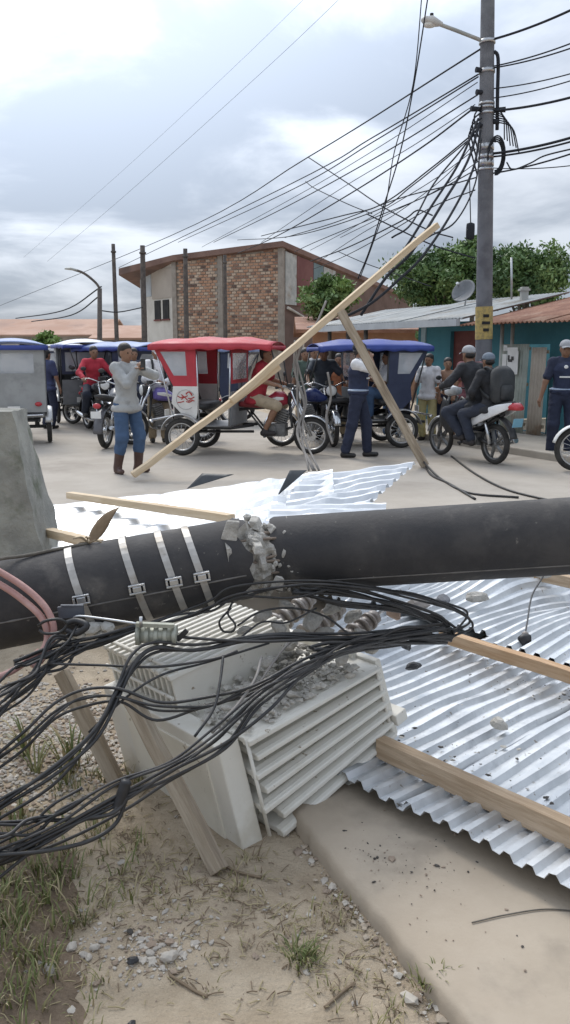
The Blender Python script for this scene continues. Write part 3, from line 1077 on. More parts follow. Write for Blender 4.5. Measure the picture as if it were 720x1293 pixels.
for k, (pts, lab) in enumerate((([(603, 104, 15), (480, 185, 18.5), (370, 250, 24), (255, 312, 36)], 'hair-thin wire between the third and fourth ones left of the pole'), ([(600, 132, 15), (520, 185, 17), (420, 245, 21), (330, 306, 30)], 'hair-thin wire just above the thick one left of the pole'),
                                ([(601, 188, 15), (540, 232, 16.5), (450, 285, 20), (392, 316, 28)], 'hair-thin wire under the sagging one left of the pole'), ([(602, 205, 15), (552, 240, 16.2), (495, 268, 18), (430, 300, 22)], 'hair-thin wire through the crossing of broken wires'),
                                ([(600, 180, 15), (560, 225, 15.8), (500, 270, 17.5), (455, 296, 20), (400, 332, 27)], 'hair-thin low wire ending over the small green tree'))):
    wire(lab, pts, 0.008, GW)
GD = 'slack cables dropping from the street light pole'
for k, (pts, r, lab) in enumerate((
        ([(604, 150, 14.8), (580, 205, 14), (545, 260, 13.2), (505, 322, 12.4), (470, 352, 12.0)], 0.02, 'leftmost slack cable dropping from the pole past the leaning plank'),
        ([(606, 155, 14.8), (590, 205, 14), (556, 262, 13.2), (520, 318, 12.3), (488, 350, 12.0), (456, 398, 11.8)], 0.022, 'slack cable dropping from the pole to the plank joint'),
        ([(607, 165, 14.8), (597, 215, 14), (570, 270, 13.2), (535, 322, 12.3), (505, 352, 12.0), (470, 382, 11.8), (432, 402, 11.6)], 0.02, 'lowest slack cable dropping from the pole to the plank joint'),
        ([(606, 158, 14.8), (582, 190, 14.2), (548, 232, 13.4), (520, 282, 12.6), (495, 300, 12.2)], 0.014, 'thin slack cable ending at the tip of the leaning plank'),
        ([(608, 175, 14.8), (600, 232, 14), (575, 280, 13.2), (540, 300, 12.4), (500, 330, 12.1)], 0.013, 'thin slack cable closest to the pole shaft'))):
    wire(lab, pts, r, GD, 'slack_cable')
GB = 'broken wires hanging in the crossing'
wire('broken wire end slanting down right from the topmost wire', [(390, 199, 23), (440, 232, 20), (485, 262, 17), (540, 290, 16), (572, 300, 15.5)], 0.013, GB)
wire('short broken wire slanting right below the topmost wire', [(386, 229, 22), (398, 238, 21), (440, 258, 19), (470, 270, 18)], 0.010, GB)
wire('long dark broken wire slanting right across the crossing', [(463, 270, 17), (500, 288, 16.5), (548, 310, 16), (600, 326, 15.5)], 0.013, GB)
wire('bent wire like an arrow above the leaning plank', [(392, 330, 24), (440, 312, 20), (505, 280, 16.5), (524, 267, 16), (532, 266, 16), (546, 272, 15.5)], 0.014, GB)
wire('short wire slanting over the small green tree', [(428, 318, 22), (460, 332, 20), (500, 346, 18), (545, 362, 17)], 0.010, GB)
GV_ = 'wires falling from above the picture'
wire('wire falling steeply from above beside the lamp head', [(543, -20, 12.5), (524, 100, 12.6), (506, 190, 12.8), (484, 262, 13), (466, 318, 13.2), (452, 352, 13.4)], 0.010, GV_)
wire('second steep wire twisting round its twin', [(534, -20, 12.5), (522, 105, 12.6), (498, 192, 12.8), (487, 258, 13), (470, 310, 13.2), (455, 350, 13.4)], 0.008, GV_)
GR = 'wires leaving the pole to the right'
for k, (y0, y1, r, lab) in enumerate(((50, 10, 0.02, 'topmost wire leaving the street light pole to the right'), (84, 52, 0.012, 'second wire from the top right of the pole'), (86, 58, 0.012, 'third wire from the top right of the pole'),
                                      (112, 90, 0.010, 'thin fourth wire from the top right of the pole'), (124, 99, 0.010, 'thin fifth wire from the top right of the pole'), (140, 120, 0.020, 'thick dark wire right of the pole level with its bundle'),
                                      (194, 171, 0.022, 'thick wire right of the pole by the cable coil'), (198, 176, 0.016, 'wire just under the thick one by the cable coil'),
                                      (219, 192, 0.014, 'lowest dark wire right of the pole'), (212, 206, 0.008, 'faint lowest wire right of the pole'))):
    wire(lab, [(621, y0, 15), (760, y1 - (y0 - y1) * 0.42 if k != 8 else 180, 13)], r, GR, sag=0.05)
wire('short kinked wire tied into the lowest one right of the pole', [(640, 205, 14.6), (648, 214, 14.5), (670, 206, 14.4), (690, 196, 14.2), (740, 184, 13.5)], 0.013, GR)
GF_ = 'fine wires high in the bright sky'
wire('uppermost fine wire crossing the bright sky', [(440, -12, 40), (330, 92, 46), (160, 245, 60), (60, 330, 75)], 0.008, GF_)
wire('lower fine wire crossing the bright sky', [(395, -12, 42), (290, 90, 48), (150, 220, 60), (30, 325, 78)], 0.006, GF_)
GL = 'wires near the far street lamp'
wire('wire slanting from the far street lamp to the terracotta roof', [(128, 362, 34), (80, 392, 42), (20, 402, 55)], 0.03, GL)
wire('lower wire from the far street lamp towards the terracotta roof', [(128, 372, 34), (90, 398, 42), (40, 406, 55)], 0.03, GL)
wire('wire between the far street lamp and the timber pole', [(126, 392, 34), (150, 394, 35), (181, 388, 38)], 0.025, GL)

# ================================================================== collapsed roof: foreground panel
m_tank = mat('tank_paint', (0.68, 0.655, 0.585), (0.74, 0.715, 0.645), 3.0, 0.5, 0.05, 30, c3=(0.60, 0.56, 0.47), s3=2.2, rvar=0.1, speck=((0.30, 0.24, 0.17), 26, 0.66))
m_rub = mat('rubble', (0.46, 0.435, 0.39), (0.58, 0.555, 0.50), 12, 0.95, 0.6, 60, c3=(0.36, 0.34, 0.305), s3=5)
m_pole = mat('spun_concrete', (0.036, 0.035, 0.037), (0.072, 0.068, 0.066), 4.0, 0.74, 0.14, 60, spec=0.3, c3=(0.125, 0.115, 0.105), s3=3.6, rvar=0.14, detail=10, speck=((0.13, 0.122, 0.11), 30, 0.67))
m_core = mat('broken_concrete', (0.40, 0.38, 0.34), (0.54, 0.515, 0.47), 18, 0.95, 0.8, 60, c3=(0.28, 0.265, 0.24), s3=7)

RD, ED = Vector((0.742, 0.670, 0)), Vector((0.670, -0.742, 0))      # along the ribs, across them
RO = Vector((0.245, 2.69, 0.11))


def crump(seed, amp, start):
    def f(x, t):
        k = max(0.0, t - start)
        n = mnoise.noise(Vector((x * 1.7, t * 1.3, seed)))
        n2 = mnoise.noise(Vector((x * 6, t * 3.2, seed + 9)))
        z = 0.018 * n + 0.012 * n2 - 0.02 * max(0.0, mnoise.noise(Vector((x * 3.1, t * 2.3, seed + 3))) - 0.25) + amp * min(1.0, k) * n + 0.03 * amp * k
        return Vector((0, 0, z)) + ED * (0.03 * k * n2 * (amp > 0.05)) + RD * (0.012 * mnoise.noise(Vector((x * 9, seed, 1))) * (t < 0.05))
    return f


GS = 'corrugated sheets of the fallen roof'
for k, (e0, w, rz, lab) in enumerate(((-1.42, 0.84, 0.018, 'corrugated zinc sheet tucked behind the transformer fins'), (-0.62, 0.86, 0.006, 'corrugated zinc sheet next to the transformer fins'), (0.205, 0.82, 0.018, 'corrugated zinc sheet with a grey stone lying on it'), (0.99, 0.82, 0.006, 'corrugated zinc sheet at the right picture edge'))):
    o = RO + ED * e0 + Vector((0, 0, rz)) + RD * (0.55 if k == 0 else 0)
    mb = corrugated(o, ED, RD, w, (1.1, 1.5, 1.62, 1.62)[k], 0.075, 0.0108, crump(k * 3.1, 0.02, 1.1), nr=26)
    tag(mb.build('corrugated_sheet', m_galv, solid=0.0015), lab, 'roof sheet', GS)
for k, (e0, w, r0, l, z, lab) in enumerate(((-2.1, 0.84, 1.45, 1.7, 0.05, 'crumpled zinc sheet under the fallen pole beside the rubble'), (-1.3, 0.84, 1.5, 1.8, 0.06, 'bent zinc sheet just beyond the end of the orange batten'), (-0.5, 0.84, 1.42, 1.8, 0.045, 'dented zinc sheet between the two upper battens'),
                                           (0.3, 0.84, 1.46, 1.8, 0.055, 'dented zinc sheet by the right edge under the fallen pole'))):
    o = RO + ED * e0 + RD * r0 + Vector((0, 0, z))
    mb = corrugated(o, ED + RD * (0.06 * k - 0.05), RD, w, l, 0.075, 0.0125, crump(20 + k * 5, 0.16, 0.0), nr=40)
    tag(mb.build('corrugated_sheet', m_galv, solid=0.0015), lab, 'roof sheet', GS)


def beam(label, a, b, w, h, m_, name='timber_batten', up=(0, 0, 1), group=None, cat='timber', nails=0, wob=0.004):
    a, b = Vector(a), Vector(b)
    d = b - a
    n = 10
    mb = MB()
    up = Vector(up)
    sd = d.normalized().cross(up).normalized()
    u = sd.cross(d.normalized())
    vs = []
    for i in range(n + 1):
        p = a + d * i / n + sd * wob * mnoise.noise(Vector((i * 0.8, a.x * 7, 0))) + u * wob * mnoise.noise(Vector((i * 0.8, a.y * 7, 4)))
        vs += [p - sd * w / 2 - u * h / 2, p + sd * w / 2 - u * h / 2, p + sd * w / 2 + u * h / 2, p - sd * w / 2 + u * h / 2]
    fs_ = [(3, 2, 1, 0), tuple(4 * n + k for k in range(4))]
    for i in range(n):
        for k in range(4):
            fs_.append((4 * i + k, 4 * i + (k + 1) % 4, 4 * i + 4 + (k + 1) % 4, 4 * i + 4 + k))
    t_ = d.normalized()
    Mw = Matrix((t_, sd, u)).transposed()
    mb.add([Mw.transposed() @ (v - a) for v in vs], fs_)
    o = link(name, mb.mesh(name, m_))                  # its own x runs along the grain
    o.matrix_world = Matrix.Translation(a) @ Mw.to_4x4()
    md = o.modifiers.new('edge', 'BEVEL')
    md.width, md.segments, md.limit_method = 0.003, 2, 'ANGLE'
    return tag(o, label, cat, group)


GT = 'timber battens of the fallen roof'
# grain runs along each batten: stretch the pattern in its own material
m_batten = mat('batten_timber', (0.40, 0.285, 0.18), (0.55, 0.415, 0.285), 7.0, 0.8, 0.35, 25, stretch=(0.5, 6, 6), c3=(0.24, 0.165, 0.105), s3=2.2)
zb = RO.z + 0.0125
b0 = RO + RD * 0.2
beam('thick timber batten along the lower edge of the zinc sheets', b0 + ED * -0.06 + Vector((0, 0, 0.047)), b0 + ED * 2.0 + Vector((0, 0, 0.055)), 0.05, 0.075, m_batten, group=GT)
b1 = RO + RD * 1.30
beam('orange timber batten ending in the cable tangle', b1 + ED * -0.62 + Vector((0, 0, 0.075)), b1 + ED * 2.2 + Vector((0, 0, 0.06)), 0.05, 0.06, mat('fresh_timber', (0.46, 0.29, 0.16), (0.58, 0.40, 0.25), 7.0, 0.8, 0.3, 25, stretch=(0.5, 6, 6), c3=(0.34, 0.21, 0.12), s3=2.2), group=GT)
b2 = RO + RD * 2.55
beam('far timber batten under the fallen pole by the right edge', b2 + ED * -0.85 + Vector((0, 0, 0.12)), b2 + ED * 2.2 + Vector((0, 0, 0.12)), 0.05, 0.07, m_batten, group=GT)

# chips, mud and grit spattered over the sheets (each bit a small lump)
def lumps(name, pts, sizes, mats, label=None, cat=None, parent=None, kind='stuff', seed=1, flat=0.7):
    g = np.random.default_rng(seed)
    base = np.array([(1, 0, 0), (0, 1, 0), (-1, 0, 0), (0, -1, 0), (0, 0, 1), (0, 0, -1), (0.6, 0.6, 0.6), (-0.6, 0.6, 0.6), (-0.6, -0.6, 0.6), (0.6, -0.6, 0.6)], float)
    tri = np.array([(4, 6, 7), (4, 7, 8), (4, 8, 9), (4, 9, 6), (6, 0, 1), (6, 1, 7), (7, 1, 2), (7, 2, 8), (8, 2, 3), (8, 3, 9), (9, 3, 0), (9, 0, 6), (5, 1, 0), (5, 2, 1), (5, 3, 2), (5, 0, 3)])
    n = len(pts)
    V = base[None] * g.uniform(0.65, 1.25, (n, 10, 1))
    ang = g.uniform(0, 6.28, n)
    c, s = np.cos(ang), np.sin(ang)
    st = g.uniform(0.6, 1.5, (n, 2))
    x, y = V[:, :, 0] * st[:, :1], V[:, :, 1] * st[:, 1:]
    V = np.stack([x * c[:, None] - y * s[:, None], x * s[:, None] + y * c[:, None], V[:, :, 2] * flat], 2) * np.asarray(sizes)[:, None, None]
    V = (V + np.asarray(pts)[:, None, :]).reshape(-1, 3)
    Fq = (tri[None] + (np.arange(n) * 10)[:, None, None]).reshape(-1, 3)
    mats = mats if isinstance(mats, list) else [mats]
    mi = np.repeat(g.integers(0, len(mats), n), len(tri))
    org = np.array(wloc(parent)) if parent else np.array([V[:, 0].mean(), V[:, 1].mean(), V[:, 2].min()])
    o = link(name, fast_mesh(name, V - org, Fq, mats, mi), parent)
    if not parent:
        o.location = org
    WL[o.name] = Vector(org)
    return tag(o, label, cat, kind=kind)


m_grit = mat('dark_grit', (0.05, 0.045, 0.04), (0.10, 0.09, 0.08), 9, 0.95)
g = np.random.default_rng(11)
pts, sz = [], []
for k in range(210):
    e, r = g.uniform(-0.3, 1.4), (g.uniform(0.24, 1.25) if g.random() < 0.45 else 0.24 + abs(g.normal()) * 0.16 if g.random() < 0.6 else 1.25 - abs(g.normal()) * 0.12)
    cl = g.integers(1, 5) if g.random() < 0.3 else 1
    for j in range(cl):
        q = RO + ED * (e + g.normal() * 0.012) + RD * (r + g.normal() * 0.04)
        pts.append((q.x, q.y, RO.z + 0.026 + 0.004 * g.random()))
        sz.append(g.uniform(0.002, 0.008) * (1.2 if cl > 2 else 0.7))
lumps('debris', pts, sz, [m_grit, m_grit, m_rub], 'dark grit and mud spattered over the zinc sheets', 'debris', seed=2, flat=0.5)


def rock(label, c, r, m_, seed, name='stone', cat='stone', group=None, sq=(1, 0.8, 0.7), sub=2):
    bm = bmesh.new()
    bmesh.ops.create_icosphere(bm, subdivisions=sub, radius=1)
    for v in bm.verts:
        n = mnoise.noise(v.co * 1.3 + Vector((seed * 3.1, 0, 0))) * 0.35 + mnoise.noise(v.co * 3.1 + Vector((0, seed, 0))) * 0.16
        v.co = Vector((v.co.x * sq[0], v.co.y * sq[1], v.co.z * sq[2])) * (1 + n) * r
    zmin = min(v.co.z for v in bm.verts)
    for v in bm.verts:
        v.co.z -= zmin
    me = bpy.data.meshes.new(name)
    bm.to_mesh(me)
    bm.free()
    me.materials.append(m_)
    o = link(name, me)
    o.location = c
    o.rotation_euler = (0, 0, seed * 1.7)
    return tag(o, label, cat, group) if label else o


q = gnd(630, 920, 0.14)
rock('grey stone lying on the zinc sheet', (q.x, q.y, 0.138), 0.034, m_rub, 3, sq=(1.1, 0.8, 0.75))

# ================================================================== collapsed roof: white sheets behind the fallen pole
GSB = 'white zinc sheets behind the fallen pole'


def sheet4(label, c00, c10, c11, c01, pitch_n, amp, seed, m_=m_galv_new, crump_=0.05, nr=22, curl=0.0):
    crump_ *= 0.5
    """Ribs run from the c00-c10 edge to the c01-c11 edge; pitch_n ribs across."""
    c00, c10, c11, c01 = [Vector(c) for c in (c00, c10, c11, c01)]
    prof = [(0, -1), (0.2, -1), (0.4, 1), (0.6, 1), (0.8, -1)]
    xs = [((k + f) / pitch_n, h) for k in range(pitch_n) for f, h in prof]
    n = len(xs)
    vs = []
    up = (c10 - c00).cross(c01 - c00).normalized()
    if up.z < 0:
        up = -up
    for j in range(nr + 1):
        v = j / nr
        for u, h in xs:
            p = c00.lerp(c10, u).lerp(c01.lerp(c11, u), v)
            z = crump_ * mnoise.noise(Vector((u * 2.2, v * 2.6, seed))) + 0.4 * crump_ * mnoise.noise(Vector((u * 5, v * 7, seed + 4)))
            z += curl * (u * u)
            vs.append(p + up * (h * amp + z))
    mb = MB()
    mb.add(vs, [(j * n + i, j * n + i + 1, (j + 1) * n + i + 1, (j + 1) * n + i) for j in range(nr) for i in range(n - 1)])
    return tag(mb.build('corrugated_sheet', m_, solid=0.0015), label, 'roof sheet', GSB)


sheet4('white zinc sheet lying flat behind the concrete stump', at(10, 712, 4.5), at(60, 638, 6.7), at(232, 620, 6.8), at(215, 704, 4.6), 9, 0.012, 1)
sheet4('white zinc sheet crossed by the pale batten', at(165, 712, 4.45), at(205, 624, 6.8), at(345, 604, 6.7), at(345, 692, 4.6), 9, 0.013, 2, crump_=0.06)
sheet4('folded white zinc sheet rising behind the break in the pole', at(278, 684, 4.5), at(318, 612, 6.2), at(420, 590, 6.1), at(425, 664, 4.5), 8, 0.014, 3, crump_=0.09)
sheet4('white zinc sheet with its torn tip pointing at the leaning timber', at(338, 672, 4.35), at(385, 603, 5.9), at(526, 583, 6.05), at(452, 648, 4.6), 8, 0.015, 4, crump_=0.06)
sheet4('small white sheet flap just above the pole', at(335, 662, 4.15), at(345, 638, 4.6), at(488, 634, 4.6), at(486, 658, 4.2), 4, 0.008, 5, crump_=0.025)
beam('pale batten nailed across the white zinc sheets', at(88, 625, 6.5), at(292, 655, 4.75), 0.06, 0.05, m_wood_pale)
beam('short pale batten beside the concrete stump', at(62, 672, 4.9), at(125, 688, 4.3), 0.06, 0.05, m_wood_pale)
# turned-up flap edges, coloured dark for the shadow beneath the raised sheets
for k, (a, b, c_, lab) in enumerate((((236, 617, 6.5), (256, 608, 6.55), (296, 603, 6.5), 'turned-up flap of sheet above the pale batten, coloured dark as its shadow'), ((350, 626, 5.5), (366, 606, 5.7), (388, 598, 5.85), 'turned-up flap of sheet near the pole break, coloured dark as its shadow'))):
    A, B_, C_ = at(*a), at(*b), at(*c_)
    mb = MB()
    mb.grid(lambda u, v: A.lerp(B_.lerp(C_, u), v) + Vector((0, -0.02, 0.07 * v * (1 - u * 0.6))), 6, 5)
    tag(mb.build('sheet_flap', mat('underside_shade', (0.05, 0.055, 0.06), (0.09, 0.095, 0.10), 4, 0.5, metal=0.4), solid=0.002), lab, 'roof sheet')

# ================================================================== leaning timber
beam('lower length of the long pale timber leaning across the street', at(168, 600, 10.2), at(352, 463, 11.2), 0.085, 0.075, m_wood_pale, 'leaning_timber', wob=0.012)
beam('upper length of the long pale timber reaching into the sky', at(292, 506, 10.78), at(552, 284, 12.0), 0.085, 0.08, m_wood_pale, 'leaning_timber', wob=0.012)
beam('greyish timber brace leaning against the long pale timber', at(537, 588, 11.45), at(430, 393, 11.35), 0.09, 0.11, m_wood_grey, 'timber_brace', wob=0.01)
GH = 'tangled wires hanging from the leaning timber'
g = random.Random(9)
for k in range(4):
    x0 = 374 + g.uniform(-6, 8)
    pts = [at(370 + g.uniform(-3, 12), 432 + g.uniform(-4, 8), 11.3), at(x0 - 2, 470, 11.25), at(x0 + 4 + g.uniform(-9, 9), 510, 11.2), at(386 + g.uniform(-11, 10), 548, 11.0), at(396 + g.uniform(-8, 12), 594, 10.3)]
    tag(MB().tube(spline(pts, 6), 0.014, 6).build('hanging_wire', mat('grey_wire', (0.20, 0.185, 0.17), (0.27, 0.25, 0.23), 6, 0.7)), 'grey tangled wire hanging from the leaning timber before the red mototaxi wheel', 'wire', GH)
for k, (pts, lab) in enumerate((([(376, 434, 11.3), (390, 424, 11.4), (402, 404, 11.5), (412, 380, 11.6)], 'grey wire wound along the leaning timber above the red canopy'),
                                ([(414, 470, 11.6), (418, 500, 11.6), (412, 530, 11.5), (420, 560, 11.3)], 'loose wire hanging beside the officer in the navy vest'))):
    tag(MB().tube(spline([at(*p) for p in pts], 6), 0.016, 6).build('hanging_wire', MATS['grey_wire']), lab, 'wire')
for pts, lab in (([(532, 580, 11.6), (556, 604, 10.2), (592, 622, 9.2), (655, 628, 8.9)], 'black wire running from the brace foot over the street'), ([(570, 576, 12.3), (600, 598, 10.5), (640, 618, 9.3), (700, 633, 8.4)], 'black wire lying on the street right of the brace'),
                 ([(537, 588, 11.4), (545, 600, 10.8), (566, 610, 10.0), (600, 630, 8.6)], 'short black wire below the brace foot')):
    P = [gnd(p[0], p[1], 0.02) for p in pts]
    P[0] = at(*pts[0]) if 'brace foot over' in lab else P[0]
    tag(MB().tube(spline(P, 7), 0.014, 6).build('street_wire', m_cable), lab, 'wire', 'wires lying on the street')

# ================================================================== concrete stump
stump = thing('concrete_stump', 'mossy concrete stump standing behind the fallen pole', 'stump', (-1.8, 4.85, 0))
lo_ = [(-2.3, 4.55), (-1.30, 4.58), (-1.36, 5.2), (-2.3, 5.15)]
hi_ = [(-2.3, 4.66), (-1.535, 4.68), (-1.58, 5.1), (-2.3, 5.05)]
zt0 = 1.262
N_ = 16
mb = MB()
vs = []
ringn = 4 * 6
for i in range(N_ + 1):
    f = i / N_
    for k in range(4):
        a0, a1 = Vector((*lo_[k], 0)), Vector((*lo_[(k + 1) % 4], 0))
        b0_, b1_ = Vector((*hi_[k], 0)), Vector((*hi_[(k + 1) % 4], 0))
        for j in range(6):
            p = a0.lerp(a1, j / 6).lerp(b0_.lerp(b1_, j / 6), f)
            w = 0.012 * mnoise.noise(Vector((p.x * 6, p.y * 6, f * 7))) + 0.02 * (mnoise.noise(Vector((p.x * 14, p.y * 14, f * 16))) if j == 0 else 0)
            vs.append(p + Vector((w, w, f * zt0 + (0.02 * mnoise.noise(Vector((p.x * 5, p.y * 5, 2))) if i == N_ else 0))))
fs_ = [(i * ringn + k, i * ringn + (k + 1) % ringn, (i + 1) * ringn + (k + 1) % ringn, (i + 1) * ringn + k) for i in range(N_) for k in range(ringn)]
fs_.append(tuple(N_ * ringn + k for k in range(ringn)))
mb.add(vs, fs_)
mb.build('body', mat('mossy_concrete', (0.23, 0.225, 0.20), (0.33, 0.325, 0.285), 5, 0.95, 0.6, 40, c3=(0.13, 0.14, 0.10), s3=3.2), stump)

# ================================================================== the fallen pole
fp = thing('fallen_pole', 'dark round concrete pole broken across the middle lying over the transformer', 'pole', (-0.2, 3.05, 0.5))
PL0, PL1 = at(-160, 792, 2.78), at(308, 705, 3.02)
PR0, PR1 = at(349, 700, 3.12), at(980, 660, 2.9)


def poleseg(a, b, ra, rb, n=40, seg=30, jag0=0.0, jag1=0.0, seed=0):
    mb = MB()
    d = (b - a)
    L_ = d.length
    t = d.normalized()
    s_ = t.cross(Vector((0, 0, 1))).normalized()
    u = s_.cross(t)
    vs = []
    for i in range(seg + 1):
        f = i / seg
        for k in range(n):
            an = 2 * math.pi * k / n
            r = ra + (rb - ra) * f
            j0 = jag0 * max(0, 1 - i / 2) * (mnoise.noise(Vector((math.cos(an) * 2.2, math.sin(an) * 2.2, seed))) * 1.2)
            j1 = jag1 * max(0, 1 - (seg - i) / 2) * (mnoise.noise(Vector((math.cos(an) * 2.2, math.sin(an) * 2.2, seed))) * 1.2)
            # mould seam: a slight ridge low on the side facing the street end
            vs.append(a + t * (f * L_ + j0 + j1) + (s_ * math.cos(an) + u * math.sin(an)) * r)
    fs_ = [(i * n + k, i * n + (k + 1) % n, (i + 1) * n + (k + 1) % n, (i + 1) * n + k) for i in range(seg) for k in range(n)]
    mb.add(vs, fs_, 0, True)
    # hollow, broken ends
    for i, sgn, jj in ((0, 1, jag0), (seg, -1, jag1)):
        o = len(mb.v)
        c = a + t * (L_ * i / seg)
        ring = vs[i * n:(i + 1) * n]
        inner = [p.lerp(c, 0.42) + t * (0.01 * mnoise.noise(p * 20)) for p in ring]
        deep = [p.lerp(c, 0.45) + t * sgn * 0.12 for p in ring]
        mb.add(list(ring) + inner + deep + [c + t * sgn * 0.12], [(k, (k + 1) % n, n + (k + 1) % n, n + k) for k in range(n)] + [(n + k, n + (k + 1) % n, 2 * n + (k + 1) % n, 2 * n + k) for k in range(n)] + [(2 * n + k, 2 * n + (k + 1) % n, 3 * n) for k in range(n)], 1)
    return mb, t, s_, u


mbl, tl, sl, ul = poleseg(PL0, PL1, 0.166, 0.152, jag1=0.05, seed=3)
mbl.build('butt_length', [m_pole, m_core], fp)
mbr, tr_, sr, ur = poleseg(PR0, PR1, 0.146, 0.139, jag0=0.015, seed=8)
mbr.build('top_length', [m_pole, m_core], fp)
if sl.y > 0:
    sl = -sl
if sr.y > 0:
    sr = -sr
m_seam = mat('seam', (0.115, 0.108, 0.10), (0.17, 0.16, 0.15), 14, 0.8)
for (a, b, ra, rb, s_, u, t, an) in ((PL0, PL1, 0.166, 0.152, sl, ul, tl, R(-9)), (PR0, PR1, 0.146, 0.139, sr, ur, tr_, R(-35))):
    pts, rr = [], []
    for i in range(60):
        f = i / 59 * 0.985 + 0.004
        r = ra + (rb - ra) * f
        pts.append(a.lerp(b, f) + (s_ * math.cos(an) + u * math.sin(an)) * (r - 0.001))
        rr.append(0.0035 + 0.0018 * mnoise.noise(Vector((i * 1.7, 3, 0))))
    MB().tube(pts, rr, 6).build('mould_seam', m_seam, fp)
# four steel bands with buckles
m_band = mat('band_steel', (0.36, 0.345, 0.32), (0.50, 0.48, 0.45), 12, 0.5, metal=0.4, c3=(0.26, 0.23, 0.19), s3=6)
for px, py in ((106, 740), (173, 726), (217, 718), (251, 706)):
    # station on the axis under that photo column
    best = min((abs(CX + FPX * p.x / (p.y * math.cos(PITCH) + (CAMZ - p.z) * math.sin(PITCH)) - px), f) for f in [i / 400 for i in range(401)] for p in [PL0.lerp(PL1, f)])
    f = best[1]
    c = PL0.lerp(PL1, f)
    r = 0.166 + (0.152 - 0.166) * f + 0.002
    tilt = random.uniform(-0.03, 0.06) + 0.05
    n = 36
    vs = []
    for k in range(n):
        an = 2 * math.pi * k / n
        dir_ = sl * math.cos(an) + ul * math.sin(an)
        sh = tl * (0.045 * -math.sin(an) * 0.6)
        for off, rr in ((-0.0125, r), (0.0125, r), (0.0125, r + 0.003), (-0.0125, r + 0.003)):
            vs.append(c + dir_ * rr + tl * off + sh)
    mb = MB()
    mb.add(vs, [(4 * k + j, 4 * ((k + 1) % n) + j, 4 * ((k + 1) % n) + (j + 1) % 4, 4 * k + (j + 1) % 4) for k in range(n) for j in range(4)])
    bd = mb.build('steel_band', m_band, fp)
    an = R(2)
    cb = c + (sl * math.cos(an) + ul * math.sin(an)) * (r + 0.006)
    M3 = Matrix((tl, sl, ul)).transposed()
    mb = MB()
    mb.box(cb + ul * 0.014, (0.058, 0.016, 0.008), M3).box(cb - ul * 0.014, (0.058, 0.016, 0.008), M3).box(cb + tl * 0.025, (0.008, 0.016, 0.02), M3).box(cb - tl * 0.025, (0.008, 0.016, 0.02), M3)
    mb.box(cb, (0.03, 0.02, 0.02), M3)
    mb.build('buckle', m_steel, bd, bev=0.002)
# rubble core and bent bars in the break
mid0, mid1 = PL1 - tl * 0.05, PR0 + tr_ * 0.03
mb = MB()
def collar(u, v):
    c = (PL1 - tl * 0.07).lerp(PR0 + tr_ * 0.06, u)
    an = v * 2 * math.pi
    d_ = sl * math.cos(an) + ul * math.sin(an)
    q = c + d_ * 0.1
    r_ = 0.118 + 0.045 * mnoise.noise(q * 11) + 0.03 * mnoise.noise(q * 27) + 0.016 * mnoise.noise(q * 60) + 0.018 * abs(2 * u - 1) ** 3
    return c + d_ * r_
mb.grid(collar, 44, 72, smooth=False)
mb.build('crushed_core', m_core, fp)
g = np.random.default_rng(5)
frags = []
for k in range(60):
    f = g.random()
    an = g.uniform(R(-120), R(110))
    c = mid0.lerp(mid1, f * 1.0)
    rad = 0.10 + 0.05 * g.random()
    frags.append((c + (sl * math.cos(an) * rad + ul * math.sin(an) * rad * 1.05), 0.008 + 0.013 * g.random() ** 2, an))
for k, (c, s_, an) in enumerate(frags):
    bm = bmesh.new()
    bmesh.ops.create_icosphere(bm, subdivisions=1, radius=1)
    for v in bm.verts:
        v.co = Vector((v.co.x * 1.2, v.co.y * 0.8, v.co.z)) * (1 + 0.5 * mnoise.noise(v.co * 2 + Vector((k * 2.3, 0, 0)))) * s_
    me = bpy.data.meshes.new('concrete_fragment')
    bm.to_mesh(me)
    bm.free()
    me.materials.append(m_core)
    o = link('concrete_fragment', me, fp)
    o.location = c - wloc(fp)
    o.rotation_euler = (k, k * 2.1, k * 0.7)
for k in range(9):
    an = R(-100 + 25 * k)
    rad = 0.105
    a = mid0 - tl * 0.06 + (sl * math.cos(an) + ul * math.sin(an)) * rad
    b = mid1 + tr_ * 0.06 + (sr * math.cos(an) + ur * math.sin(an)) * rad * 0.93
    m1 = a.lerp(b, 0.45) + Vector((0, -0.02, 0.025 * math.sin(k * 2.2)))
    MB().tube(spline([a, m1, b], 6), 0.006, 6).build('steel_bar', mat('rebar', (0.18, 0.14, 0.11), (0.27, 0.22, 0.18), 12, 0.7, metal=0.4), fp)
# shell pieces of the pole wall hanging in the break
for k, (px, py, w, hgt, rot) in enumerate(((292, 668, 0.05, 0.07, 0.2), (288, 728, 0.055, 0.06, -0.3), (283, 745, 0.07, 0.03, 0.1), (345, 668, 0.05, 0.03, 0.5), (300, 740, 0.045, 0.05, 0.8), (322, 660, 0.11, 0.035, -0.1), (325, 690, 0.09, 0.028, 0.1), (352, 735, 0.03, 0.05, 0.3))):
    c = at(px, py, 2.92 if k not in (3, 5) else 3.05)
    mb = MB()
    mb.box((0, 0, 0), (w, 0.035, hgt), Matrix.Rotation(rot, 3, 'Y') @ Matrix.Rotation(0.3 * k, 3, 'Z'))
    for i, v in enumerate(mb.v):
        q = Vector(v)
        mb.v[i] = tuple(c + q * (1 + 0.5 * mnoise.noise(q * 40 + Vector((k, 0, 0)))))
    mb.build('concrete_fragment', m_core, fp, bev=0.004)

